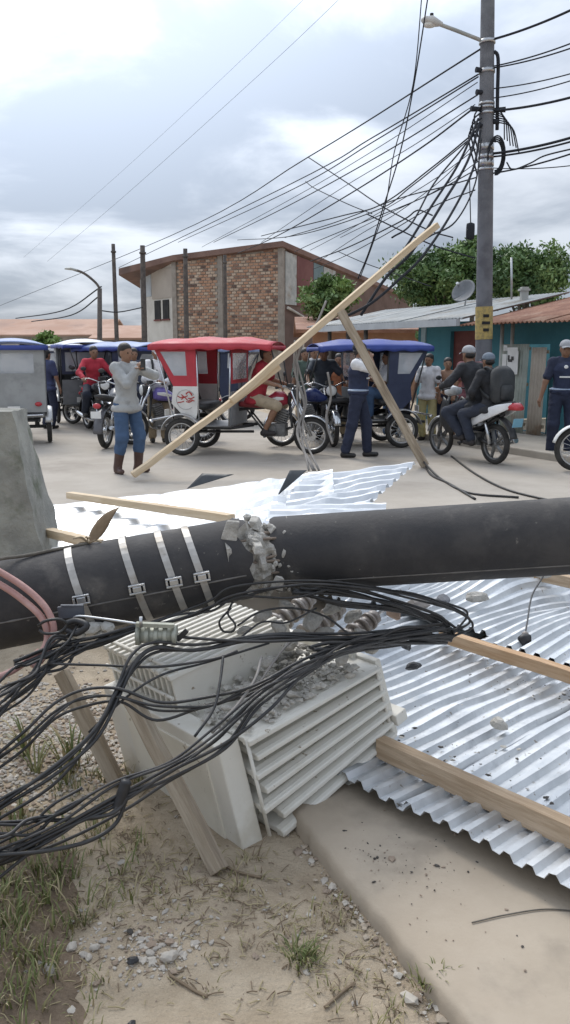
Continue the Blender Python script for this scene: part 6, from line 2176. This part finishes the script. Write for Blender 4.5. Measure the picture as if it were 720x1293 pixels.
# bystanders
GP = 'bystanders across the street'
p = pground(396, 548)
person('bystander in a pale shirt behind the dark-shirted rider', p, R(-70), stand(), cloth('pale_shirt', (0.5, 0.5, 0.5)), m_darkjean, m_shoeblk, 'short', vox=0.018, group=GP, scale=0.98)
p = pground(427, 552)
person('bystander in an orange top left of the officer', p, R(-100), stand(), cloth('orange_top', (0.35, 0.13, 0.06)), m_khaki, m_flop, 'short', vox=0.018, group=GP, scale=0.9)
p = pground(562, 556)
person('bare-chested boy in dark shorts standing behind the motorbike', p, R(-95), stand(handL=(0.15, 0.2, 0.95), handR=(0.15, -0.22, 0.95)), m_white_shirt, m_navy, m_flop, 'short', legs_to='knee', bare=True, skin=1, vox=0.016, group=GP, scale=0.86)
p = pground(578, 558)
person('child in a reddish top beside the bare-chested boy', p, R(-110), stand(), cloth('reddish_top', (0.36, 0.14, 0.11)), m_redshirt, m_flop, 'short', legs_to='knee', skin=1, vox=0.018, group=GP, scale=0.72)
p = pground(539, 556)
person('bystander in a white top and yellowish skirt right of the blue mototaxi', p, R(-120), stand(), m_white_shirt, cloth('yellow_skirt', (0.45, 0.40, 0.20)), m_flop, 'short', vox=0.018, group=GP, scale=0.9)
for (px, py, a, c_, l_, lab) in ((92, 531, -60, (0.10, 0.12, 0.16), m_darkjean, 'far bystander in dark grey left of the red rider'), (146, 533, -90, (0.30, 0.32, 0.36), m_jeans, 'far bystander in pale grey behind the man in boots'), (385, 551, -80, (0.06, 0.09, 0.07), m_khaki, 'bystander in dark green next to the pale-shirted one'),
                                 (172, 545, -70, (0.05, 0.06, 0.09), m_darkjean, 'bystander in dark blue by the purple motorcycle'), (495, 552, -90, (0.35, 0.33, 0.30), m_jeans, 'bystander in beige behind the blue mototaxi'), (590, 562, -100, (0.16, 0.06, 0.07), m_darkjean, 'bystander in maroon behind the motorbike rider')):
    person(lab, pground(px, py), R(a), stand(), cloth('top_%d' % px, c_), l_, m_shoeblk, 'short', vox=0.02, group=GP, scale=0.96)
# passengers in the mototaxis
p = BT_L + Mz(BT_A) @ Vector((0.12, 0.15, 0))
person('passenger in white sitting inside the blue mototaxi', p, BT_A, ride(0.82, 0.32, 0.95, 0.0, (0.40, 0.12, 0.50), hw=0.15), m_white_shirt, m_jeans, m_flop, 'short', vox=0.018, scale=0.95)
p = RM_L + Vector((1.3, 1.6, 0))
person('bystander in white seen behind the far red rider', p, R(-60), stand(), m_white_shirt, m_darkjean, m_shoeblk, 'short', vox=0.018, group=GP)
p = pground(63, 541)
person('person in dark blue beside the grey mototaxi', p, R(60), stand(), cloth('blue_top', (0.04, 0.05, 0.11)), m_navy, m_shoeblk, 'short', vox=0.018, group=GP, scale=0.95)

# ================================================================== cables over the transformer
def cable(label, pts, r, group=None, m_=None, name='cable', n=8, k=8, raw=False):
    P = spline([at(*p) for p in pts] if not raw else pts, k)
    return tag(MB().tube(P, r, n).build(name, m_ or m_cable), label, 'cable', group)


def bundle(label, pts, r, cnt, spread, group, seed, m_=None, labels=None, fan=0.0):
    g = random.Random(seed)
    for c in range(cnt):
        a = 6.2832 * c / cnt + g.uniform(-0.4, 0.4)
        off = Vector((0.35 * math.cos(a), -0.5 * abs(math.cos(a)), math.sin(a))) * spread
        P = []
        for i, p in enumerate(pts):
            f = g.uniform(0.4, 1.5) * (1 + fan * max(0.0, i / (len(pts) - 1) - 0.35))
            P.append(at(*p) + off * f + Vector((g.uniform(-0.8, 0.8), g.uniform(-0.3, 0.3), g.uniform(-0.9, 0.9))) * spread)
        cable(labels[c] if labels else label, P, r * g.uniform(0.82, 1.15), group, m_, raw=True)


# main rope of cables: from the tangle at the pole's right part down over the fins to the lower left
bundle('black cable in the rope sagging over the near fins towards the lower left', [(566, 800, 3.12), (500, 806, 2.98), (440, 822, 2.72), (385, 846, 2.5), (330, 882, 2.36), (275, 928, 2.27), (215, 968, 2.2), (150, 1002, 2.14), (70, 1046, 2.06), (-40, 1100, 1.98)], 0.0046, 7, 0.020, 'cables of the rope over the near fins', 1, fan=2.0)
bundle('black cable crossing the tank level with the tops of the stakes', [(562, 798, 3.1), (470, 812, 2.86), (390, 836, 2.6), (320, 870, 2.46), (262, 888, 2.44), (200, 896, 2.42), (150, 880, 2.42), (108, 880, 2.42), (70, 905, 2.38), (30, 938, 2.32), (-40, 985, 2.25)], 0.0046, 4, 0.015, 'cables crossing the tank', 2, fan=1.7)
bundle('black cable bending sharply down at the strain clamp', [(558, 792, 3.1), (450, 806, 2.85), (340, 806, 2.68), (250, 820, 2.6), (195, 818, 2.56), (168, 836, 2.5), (148, 878, 2.42), (118, 928, 2.32), (66, 978, 2.22), (0, 1024, 2.14), (-50, 1055, 2.1)], 0.0058, 4, 0.011, 'cables bending down at the clamp', 3, fan=1.7)
bundle('black cable looping below the break of the pole', [(-30, 905, 2.35), (30, 862, 2.45), (80, 828, 2.55), (150, 800, 2.68), (215, 778, 2.78), (262, 768, 2.82), (300, 754, 2.84), (370, 742, 2.88), (440, 742, 2.92), (520, 752, 3.02), (580, 770, 3.12), (592, 785, 3.14), (574, 800, 3.12)], 0.005, 4, 0.018, 'cables looping below the break', 4)
bundle('black cable in the thick strand slanting under the pole', [(372, 746, 2.93), (430, 752, 2.95), (500, 766, 3.05), (548, 782, 3.12), (572, 800, 3.14)], 0.0062, 8, 0.02, 'cables slanting under the pole', 5)
bundle('black cable in the level strand left of the orange batten', [(395, 826, 2.66), (420, 818, 2.72), (460, 811, 2.83), (512, 803, 2.98), (568, 806, 3.12)], 0.006, 6, 0.018, 'cables left of the batten', 6)
bundle('black cable fanning out to the edge under the pole butt', [(98, 806, 2.62), (70, 822, 2.55), (44, 846, 2.46), (10, 876, 2.38), (-50, 930, 2.28)], 0.0045, 8, 0.034, 'cables fanning under the pole butt', 7, fan=1.2)
bundle('black cable running from the pole butt towards the tank', [(20, 838, 2.5), (72, 820, 2.58), (130, 806, 2.64), (180, 788, 2.74)], 0.008, 3, 0.010, 'cables from the butt to the tank', 8)
cable('straight black wire stretched from the strain clamp to the tangle', [(222, 804, 2.6), (320, 810, 2.62), (420, 806, 2.78), (545, 800, 3.05)], 0.0055)
cable('thin black wire arching over the second fin bank', [(112, 925, 2.36), (160, 880, 2.42), (205, 852, 2.5), (262, 836, 2.56), (340, 812, 2.66)], 0.004)
cable('thin black wire dropping from the tangle down to the rope', [(282, 828, 2.55), (278, 860, 2.46), (270, 895, 2.38), (246, 930, 2.3)], 0.0045)
cable('thin wire sagging level across the dark cables', [(60, 838, 2.5), (130, 840, 2.52), (200, 842, 2.52), (270, 832, 2.55), (300, 822, 2.58)], 0.0045)
cable('small ring of wire hanging under the break', [(292, 768, 2.86), (284, 776, 2.84), (277, 786, 2.83), (282, 797, 2.83), (294, 797, 2.83), (297, 788, 2.83), (288, 775, 2.85), (294, 760, 2.87)], 0.004)
cable('thin bent wire over the rubble beneath the break', [(300, 790, 2.82), (330, 772, 2.86), (370, 768, 2.9), (410, 778, 2.94), (440, 800, 2.9)], 0.004)
cable('second thin bent wire over the rubble beneath the break', [(296, 812, 2.72), (330, 786, 2.82), (362, 786, 2.85), (400, 768, 2.92)], 0.0035)
cable('grey wire leaning over the rubble towards the break', [(318, 880, 2.5), (336, 850, 2.58), (356, 822, 2.7), (378, 800, 2.8)], 0.0045, m_=MATS['grey_wire'])
cable('grey cable end sticking up beside the rope', [(268, 925, 2.3), (300, 890, 2.4), (322, 858, 2.5), (330, 830, 2.6)], 0.005, m_=MATS['grey_wire'])
# loops at the lower left with a tape-wrapped joint
bundle('black cable looping low through the grass from the taped joint', [(162, 1004, 2.13), (140, 1026, 2.1), (100, 1034, 2.08), (50, 1034, 2.07), (-40, 1042, 2.02)], 0.005, 2, 0.006, 'cables looping through the grass', 9)
cable('lowest black cable loop hanging from the taped joint', [(160, 1008, 2.13), (146, 1040, 2.1), (112, 1062, 2.05), (60, 1074, 2.0), (0, 1080, 1.96), (-40, 1084, 1.94)], 0.0058)
bundle('black cable in the knot at the lower left edge', [(-50, 1060, 1.98), (0, 1052, 2.0), (38, 1044, 2.04), (70, 1024, 2.08), (110, 1004, 2.12)], 0.005, 4, 0.024, 'cables in the edge knot', 10)
bundle('black cable lying at the lower left edge', [(-50, 1096, 1.96), (0, 1080, 1.98), (30, 1068, 2.02), (60, 1052, 2.05)], 0.0055, 4, 0.024, 'cables at the lower edge', 12)
a, b = at(157, 994, 2.13), at(150, 1014, 2.12)
tag(MB().tube(spline([a + (a - b) * 0.5, a, b, b + (b - a) * 0.4], 4), [0.008] + [0.016] * 11 + [0.008], 8).build('taped_joint', m_black), 'black tape-wrapped joint on the lower cable loop', 'joint')
# pinkish thick cables off the pole butt
m_pink = mat('pink_sheath', (0.40, 0.215, 0.19), (0.50, 0.31, 0.275), 7, 0.55, 0.15, 40, c3=(0.30, 0.14, 0.125), s3=4)
GP_ = 'pinkish cables over the pole butt'
cable('upper thick pinkish cable curving over the pole butt', [(-60, 690, 2.66), (0, 722, 2.66), (34, 744, 2.64), (58, 768, 2.62), (68, 794, 2.6), (62, 818, 2.58), (50, 836, 2.54)], 0.0115, GP_, m_pink)
cable('lower thick pinkish cable curving over the pole butt', [(-60, 706, 2.66), (0, 738, 2.65), (32, 760, 2.63), (54, 782, 2.61), (60, 806, 2.59), (52, 826, 2.56), (40, 842, 2.53)], 0.0115, GP_, m_pink)
cable('short pinkish cable entering below the pole butt', [(-60, 868, 2.45), (0, 854, 2.48), (30, 838, 2.52), (50, 822, 2.56)], 0.011, None, m_pink)
cable('black tie wound round the pinkish cables', [(48, 790, 2.57), (58, 784, 2.56), (74, 782, 2.57), (84, 788, 2.58), (76, 798, 2.57), (58, 800, 2.56), (50, 796, 2.57)], 0.005)
# strain clamp with its steel wire
cl0, cl1 = at(172, 802, 2.6), at(224, 802, 2.6)
t = thing('strain_clamp', 'ribbed grey strain clamp on the straight black wire', 'clamp', cl0.lerp(cl1, 0.5))
m_clamp = mat('clamp_alloy', (0.30, 0.31, 0.26), (0.40, 0.41, 0.35), 10, 0.5, metal=0.3)
MB().tube([cl0, cl1], 0.026, 12).build('body', m_clamp, t)
for i in range(5):
    p = cl0.lerp(cl1, 0.06 + 0.22 * i)
    d_ = (cl1 - cl0).normalized()
    MB().cyl(p - d_ * 0.007, p + d_ * 0.007, 0.036, n=6).build('rib', m_clamp, t)
MB().bar(at(172, 788, 2.58), at(220, 790, 2.58), 0.02, 0.012).build('keeper', m_clamp, t)
MB().tube([at(178, 792, 2.57), at(178, 779, 2.57)], 0.006, 6).build('bolt', m_steel, t)
MB().tube(spline([at(92, 782, 2.64), at(100, 778, 2.63), at(135, 782, 2.61), at(176, 788, 2.59)], 5), 0.0045, 6).build('tail_wire', m_steel, t)
MB().bar(at(224, 808, 2.6), at(236, 796, 2.6), 0.012, 0.016).build('hook', m_black, t)
a = at(90, 772, 2.66)
tag(MB().box(a, (0.085, 0.012, 0.04), Matrix.Rotation(R(-6), 3, 'Y')).box(a + Vector((0.005, -0.004, 0.022)), (0.075, 0.012, 0.004)).build('metal_tag', mat('slate_tape', (0.07, 0.08, 0.10), (0.1, 0.11, 0.135), 8, 0.5)), 'dark blue-grey tag on the pole butt below the first band', 'tag')
tag(MB().tube(spline([at(82, 788, 2.62), at(96, 784, 2.62), at(110, 790, 2.6), at(96, 800, 2.6), at(84, 796, 2.61)], 5), 0.011, 8).build('rubber_sleeve', m_black), 'black rubber sleeve at the end of the steel wire', 'sleeve')
# hanging connector over the right sheets
a = [gnd(686, 728, 0.34), gnd(672, 752, 0.28), gnd(666, 785, 0.22), gnd(662, 808, 0.19)]
t = thing('hanging_connector', 'dark connector dangling on a thin wire over the zinc sheets', 'connector', a[-1])
MB().tube(spline(a, 5), 0.0045, 6).build('wire', m_cable, t)
MB().loft([(a[-1] + Vector((-0.03, 0, 0.0)), 0.012, 0.015), (a[-1] + Vector((-0.01, 0, 0.0)), 0.024, 0.03), (a[-1] + Vector((0.03, 0, 0.005)), 0.02, 0.022)]).build('plug', m_black, t)
MB().ball(a[-1] + Vector((0.01, 0.02, 0.02)), 0.018).build('cap', m_ceram, t)
rock('crumpled grey fitting at the far batten by the pole underside', gnd(684, 726, 0.33) - Vector((0, 0, 0.02)), 0.055, m_core, 31, 'broken_fitting', 'fitting')
# dry leaf tied at the pole near the stump
a = at(112, 686, 2.92)
t = thing('dry_leaf', 'curled brown dry leaf stuck on top of the pole near the first band', 'leaf', a)
tipp = at(151, 642, 2.96)
mb = MB()
mb.grid(lambda u, v: a.lerp(tipp, u) + Vector((0.025 * (v - 0.5) * math.sin(math.pi * min(1, u * 0.95 + 0.05)) * 2.2, -0.02 * (v - 0.5), -0.01 * math.sin(u * 6))) + Vector((-0.012, 0, 0)) * math.sin(u * 3.1), 10, 4)
mb.build('blade', mat('dry_leaf_brown', (0.16, 0.11, 0.065), (0.23, 0.165, 0.10), 12, 0.85), t, solid=0.002)
mb = MB()
for k in range(7):
    e = a + Vector((random.uniform(-0.07, 0.09), random.uniform(-0.04, 0.02), random.uniform(-0.02, 0.03)))
    mb.tube(spline([a, a.lerp(e, 0.5) + Vector((0, 0, 0.012)), e], 4), 0.003, 5)
mb.build('twine', mat('twine', (0.30, 0.24, 0.16), (0.36, 0.29, 0.2), 12, 0.9), t)
# wire along the top of the butt
cable('rough wire lying along the top of the pole butt', [(-40, 718, 2.78), (0, 706, 2.8), (30, 702, 2.84), (70, 694, 2.88), (112, 686, 2.92)], 0.006, m_=mat('rough_wire', (0.10, 0.09, 0.075), (0.16, 0.145, 0.12), 20, 0.9))
# white crumbs wedged below the butt
for k, (px, py, r) in enumerate(((100, 806, 0.03), (118, 800, 0.035), (136, 797, 0.028), (92, 816, 0.024), (128, 808, 0.025))):
    rock('whitish chunk wedged between the pole butt and the cables', at(px, py, 2.78), r, mat('white_crumb', (0.52, 0.51, 0.47), (0.62, 0.61, 0.57), 9, 0.9), k + 40, 'concrete_lump', 'rubble', 'whitish chunks below the pole butt', sq=(1.2, 0.8, 0.6))

# ================================================================== ground cover
def ground_pts(regions, seed):
    """regions: (photo px, py, spread in m along x and y, count)."""
    g = np.random.default_rng(seed)
    X = []
    for px, py, sx, sy, n in regions:
        c = gnd(px, py)
        X.append(np.stack([c.x + g.normal(size=n) * sx, c.y + g.normal(size=n) * sy], 1))
    X = np.concatenate(X)
    return X


def on_slab(x, y):
    return (x - SLAB_A.x) * SLAB_D.y - (y - SLAB_A.y) * SLAB_D.x > 0.03


m_peb = [mat('pebble_pale', (0.43, 0.39, 0.335), (0.50, 0.46, 0.40), 20, 0.9), mat('pebble_grey', (0.34, 0.31, 0.27), (0.41, 0.375, 0.33), 20, 0.9), mat('pebble_brown', (0.26, 0.20, 0.15), (0.33, 0.26, 0.2), 20, 0.9)]
X = ground_pts([(60, 930, 0.22, 0.18, 1700), (20, 1000, 0.16, 0.14, 700), (120, 960, 0.10, 0.10, 500), (10, 900, 0.25, 0.25, 500)], 31)
X = X[~on_slab(X[:, 0], X[:, 1])]
Z = ground_z(X[:, 0], X[:, 1])
lumps('gravel', np.stack([X[:, 0], X[:, 1], Z + 0.002], 1), np.random.default_rng(1).uniform(0.004, 0.012, len(X)), [m_peb[0], m_peb[1], m_peb[1], m_peb[2]], 'pale gravel on the verge left of the stakes', 'gravel', seed=7)
X = ground_pts([(190, 1205, 0.06, 0.05, 230), (230, 1180, 0.09, 0.07, 110), (120, 1190, 0.03, 0.07, 60), (200, 1120, 0.28, 0.16, 70), (330, 1150, 0.16, 0.14, 40), (60, 1200, 0.16, 0.12, 70), (250, 1270, 0.3, 0.06, 20), (420, 1180, 0.12, 0.1, 35)], 33)
X = X[~on_slab(X[:, 0], X[:, 1])]
Z = ground_z(X[:, 0], X[:, 1])
lumps('pebbles', np.stack([X[:, 0], X[:, 1], Z + 0.001], 1), 0.0022 + np.random.default_rng(2).exponential(0.0028, len(X)), m_peb, 'scattered pebbles and crumbs on the dirt path', 'pebbles', seed=8)
g = random.Random(77)
for k, (px, py, r, m_, lab) in enumerate(((90, 1187, 0.018, m_peb[0], 'white stone on the muddy runnel, upper of two close together'), (120, 1194, 0.014, m_peb[0], 'small white stone right at the runnel edge'), (112, 1206, 0.012, m_peb[0], 'smallest white stone on the runnel edge'),
                                          (168, 1216, 0.016, m_black, 'black stone in the pebble patch'), (165, 1182, 0.012, m_grit, 'dark stone just above the pebble patch'), (213, 1212, 0.022, m_peb[0], 'flat pale stone at the right of the pebble patch'), (62, 1222, 0.022, m_peb[1], 'grey stone in the grass at the lower left'),
                                          (166, 1291, 0.012, m_black, 'black stone at the bottom picture edge'), (190, 1208, 0.014, m_peb[1], 'upright grey shard in the pebble patch'))):
    p = gnd(px, py)
    rock(lab, (p.x, p.y, float(ground_z(np.array([p.x]), np.array([p.y]))[0]) - 0.003), r, m_, k + 60, sq=(1.1, 0.75, 0.6))
# damp brown mud in the runnel along the left
mbm = MB()
rows = []
for i in range(70):
    y = 1.15 + i * 0.024
    c0 = -0.62 - 0.12 * (y - 1.8) - 0.06 * math.sin(y * 3)
    el = c0 - 0.42 - 0.05 * mnoise.noise(Vector((y * 5, 1, 0))) - 0.03 * mnoise.noise(Vector((y * 19, 1, 0))) + max(0, y - 2.3) * 0.6
    er = c0 + 0.085 + 0.04 * mnoise.noise(Vector((y * 6, 7, 0))) + 0.02 * mnoise.noise(Vector((y * 23, 7, 0))) - max(0, y - 2.45) * 0.9
    er = max(er, el + 0.004)
    xs = np.linspace(el, er, 16)
    zs = ground_z(xs, np.full(16, y)) + 0.004
    zs[0] -= 0.012
    zs[-1] -= 0.012
    rows.append([(float(x), y, float(z)) for x, z in zip(xs, zs)])
mbm.add([v for r_ in rows for v in r_], [(j * 16 + i, j * 16 + i + 1, (j + 1) * 16 + i + 1, (j + 1) * 16 + i) for j in range(69) for i in range(15)], 0, True)
tag(mbm.build('mud_path', mat('damp_mud', (0.175, 0.125, 0.082), (0.255, 0.19, 0.13), 6, 0.85, 0.8, 60, c3=(0.13, 0.092, 0.06), s3=3, detail=12)), 'damp brown mud along the verge', 'mud', kind='structure')
# grit and straw on the slab
g = np.random.default_rng(44)
n = 260
c = np.stack([g.uniform(0.15, 1.2, n), g.uniform(1.55, 2.75, n)], 1)
k_ = g.random(n) < 0.45
cl = gnd(480, 1110)
c[k_] = np.stack([cl.x + g.normal(size=k_.sum()) * 0.14, cl.y + g.normal(size=k_.sum()) * 0.09], 1)
c = c[on_slab(c[:, 0] - 0.04, c[:, 1])]
lumps('grit', np.stack([c[:, 0], c[:, 1], np.full(len(c), SLAB_Z + 0.002)], 1), 0.0012 + g.exponential(0.0012, len(c)), [m_grit, m_peb[2]], 'fine dark grit strewn on the concrete slab', 'grit', seed=10)


def blades(name, label, tufts, mats, seed, kind='stuff'):
    """tufts: (x, y, z, blade count, height, spread, droop). Each blade a bent tapering strip."""
    g = np.random.default_rng(seed)
    Vs, Fs, Ms = [], [], []
    o = 0
    for (x, y, z, cnt, h_, sp, droop) in tufts:
        for _ in range(cnt):
            a = g.uniform(0, 6.28)
            r0 = abs(g.normal()) * sp * 0.5
            b = np.array([x + math.cos(a) * r0, y + math.sin(a) * r0, z - 0.004])
            a2 = a + g.normal() * 0.7
            out = np.array([math.cos(a2), math.sin(a2), 0])
            sd = np.array([-math.sin(a2), math.cos(a2), 0])
            L_ = h_ * g.uniform(0.5, 1.25)
            lean = g.uniform(0.15, 0.6) + droop
            w = L_ * 0.022 + 0.0012
            pts = [b, b + out * L_ * 0.25 * lean + np.array([0, 0, L_ * 0.42]), b + out * L_ * 0.62 * lean + np.array([0, 0, L_ * (0.78 - 0.25 * droop)]), b + out * L_ * 1.05 * lean + np.array([0, 0, L_ * (0.92 - 0.6 * droop)])]
            for i, p in enumerate(pts):
                ww = w * (1, 0.9, 0.6, 0.08)[i]
                Vs += [p - sd * ww, p + sd * ww]
            for i in range(3):
                Fs.append((o + 2 * i, o + 2 * i + 1, o + 2 * i + 3, o + 2 * i + 2))
            Ms += [int(g.integers(0, len(mats)))] * 3
            o += 8
    V = np.array(Vs)
    org = np.array([V[:, 0].mean(), V[:, 1].mean(), V[:, 2].min()])
    ob = link(name, fast_mesh(name, V - org, np.array(Fs), mats, Ms, True))
    ob.location = org
    return tag(ob, label, 'grass', kind=kind)


def tuft(px, py, cnt, h_, sp, droop=0.15):
    p = gnd(px, py)
    return (p.x, p.y, float(ground_z(np.array([p.x]), np.array([p.y]))[0]), cnt, h_, sp, droop)


GRN = [mat('grass_green', (0.11, 0.135, 0.04), (0.15, 0.175, 0.055), 5, 0.7), mat('grass_olive', (0.19, 0.185, 0.07), (0.24, 0.225, 0.09), 5, 0.7), mat('grass_straw', (0.34, 0.285, 0.16), (0.40, 0.335, 0.2), 5, 0.8)]
STR = [mat('straw_brown', (0.17, 0.125, 0.08), (0.22, 0.165, 0.11), 5, 0.9), GRN[2]]
G_ = random.Random(5)
T_ = []
for px, py, cnt, h_, sp, n_, jx, jy in ((62, 985, 16, 0.16, 0.03, 5, 22, 14), (92, 1000, 16, 0.06, 0.05, 10, 40, 22), (110, 985, 14, 0.05, 0.05, 8, 25, 20), (40, 1110, 12, 0.08, 0.06, 30, 45, 30), (20, 1180, 12, 0.065, 0.07, 34, 40, 40), (50, 1255, 10, 0.05, 0.07, 14, 50, 35), (15, 1230, 10, 0.06, 0.06, 8, 30, 40), (125, 1065, 10, 0.045, 0.05, 8, 30, 20), (60, 1060, 10, 0.07, 0.05, 8, 40, 18)):
    for k in range(n_):
        T_.append(tuft(px + G_.gauss(0, jx), py + G_.gauss(0, jy), cnt, h_ * G_.uniform(0.7, 1.2), sp))
blades('grass', 'grass growing along the verge at the lower left', T_, [GRN[0], GRN[0], GRN[1], GRN[2]], 1)
T_ = []
for px, py, cnt, h_, sp in ((382, 1214, 46, 0.055, 0.05), (372, 1205, 30, 0.05, 0.05), (395, 1218, 26, 0.04, 0.04)):
    T_.append(tuft(px, py, cnt, h_, sp, 0.35))
ob = blades('grass_tuft', 'largest green grass tuft on the dirt before the slab edge', T_, GRN[:2], 2, kind='thing')
ob['category'] = 'grass'
T_ = []
for px, py, n_, jx, jy, h_ in ((205, 1130, 22, 40, 20, 0.03), (190, 1095, 22, 45, 18, 0.035), (300, 1120, 16, 24, 16, 0.04), (312, 1095, 10, 20, 12, 0.045), (415, 1165, 14, 24, 12, 0.04), (340, 1170, 14, 40, 25, 0.025), (150, 1060, 14, 30, 12, 0.03), (430, 1240, 12, 30, 25, 0.035), (470, 1250, 8, 25, 30, 0.03), (290, 1250, 6, 60, 20, 0.025), (555, 1222, 0, 8, 8, 0.03), (445, 1150, 8, 20, 20, 0.035), (500, 1275, 10, 25, 20, 0.035)):
    for k in range(n_):
        q = tuft(px + G_.gauss(0, jx), py + G_.gauss(0, jy), 5, h_ * G_.uniform(0.6, 1.3), 0.03, 0.3)
        if not on_slab(q[0] + 0.03, q[1]):
            T_.append(q)
blades('dry_grass', 'sparse dry grass on the dirt before the transformer', T_, [GRN[1], GRN[2], STR[0]], 3)
p = gnd(545, 1222, SLAB_Z)
blades('edge_weed', 'small green weed growing on the slab edge', [(gnd(540, 1228, SLAB_Z).x - 0.012, gnd(540, 1228, SLAB_Z).y, 0.02, 34, 0.035, 0.035, 0.3), (gnd(552, 1222, SLAB_Z).x, gnd(552, 1222, SLAB_Z).y, 0.045, 16, 0.03, 0.04, 0.45)], GRN[:2], 4, kind='thing')
# straw and twigs lying flat
g = np.random.default_rng(61)
mbs = MB()
for px, py, jx, jy, n_ in ((205, 1110, 70, 30, 210), (330, 1160, 60, 40, 150), (120, 1120, 50, 40, 120), (430, 1200, 40, 50, 110), (60, 1180, 50, 60, 160), (180, 1040, 40, 20, 70), (260, 1230, 80, 30, 40)):
    for k in range(n_):
        p = gnd(px + g.normal() * jx, py + g.normal() * jy)
        if on_slab(p.x + 0.02, p.y) or p.y < 1.3 or p.y > 3.2:
            continue
        z = float(ground_z(np.array([p.x]), np.array([p.y]))[0]) + 0.003
        a, l = g.uniform(0, 6.28), g.uniform(0.012, 0.05)
        d_ = Vector((math.cos(a), math.sin(a), g.normal() * 0.12)) * l / 2
        c_ = Vector((p.x, p.y, z))
        mbs.tube([c_ - d_, c_ + Vector((0, 0, 0.003)), c_ + d_], 0.0011 + 0.0006 * g.random(), 4, int(g.integers(0, 2)), cap=False)
tag(mbs.build('straw_litter', STR), 'dry straw and twigs littering the dirt', 'litter', kind='stuff')
for k, (pts, lab) in enumerate((([(410, 1275), (432, 1255), (448, 1242)], 'dark twig lying near the slab edge'), ([(270, 1085), (300, 1100), (330, 1108)], 'brown twig lying below the transformer corner'), ([(215, 1232), (245, 1250), (262, 1258)], 'brown twig right of the pebble patch'))):
    P = [gnd(*q) for q in pts]
    P = [Vector((q.x, q.y, float(ground_z(np.array([q.x]), np.array([q.y]))[0]) + 0.006)) for q in P]
    tag(MB().tube(spline(P, 5), 0.004, 6).build('twig', STR[0]), lab, 'twig')
P = [gnd(q[0], q[1], SLAB_Z + 0.004) for q in ((596, 1165), (640, 1155), (690, 1148), (740, 1152))]
tag(MB().tube(spline(P, 6), 0.0022, 5).build('thin_wire', MATS['rough_wire']), 'thin bent wire lying on the slab below the zinc sheets', 'wire')
# chipped crumbs along the slab edge
X = []
g = np.random.default_rng(71)
for k in range(230):
    t_ = g.uniform(-0.85, 0.05)
    q = SLAB_A + SLAB_D * t_ + Vector((SLAB_D.y, -SLAB_D.x, 0)) * (g.normal() * 0.018 - 0.012)
    X.append((q.x, q.y, float(ground_z(np.array([q.x - 0.03]), np.array([q.y]))[0]) + 0.004))
lumps('crumbs', X, 0.002 + g.exponential(0.003, len(X)), [m_peb[0], m_peb[2], m_slab], 'concrete crumbs along the worn slab edge', 'crumbs', seed=12)
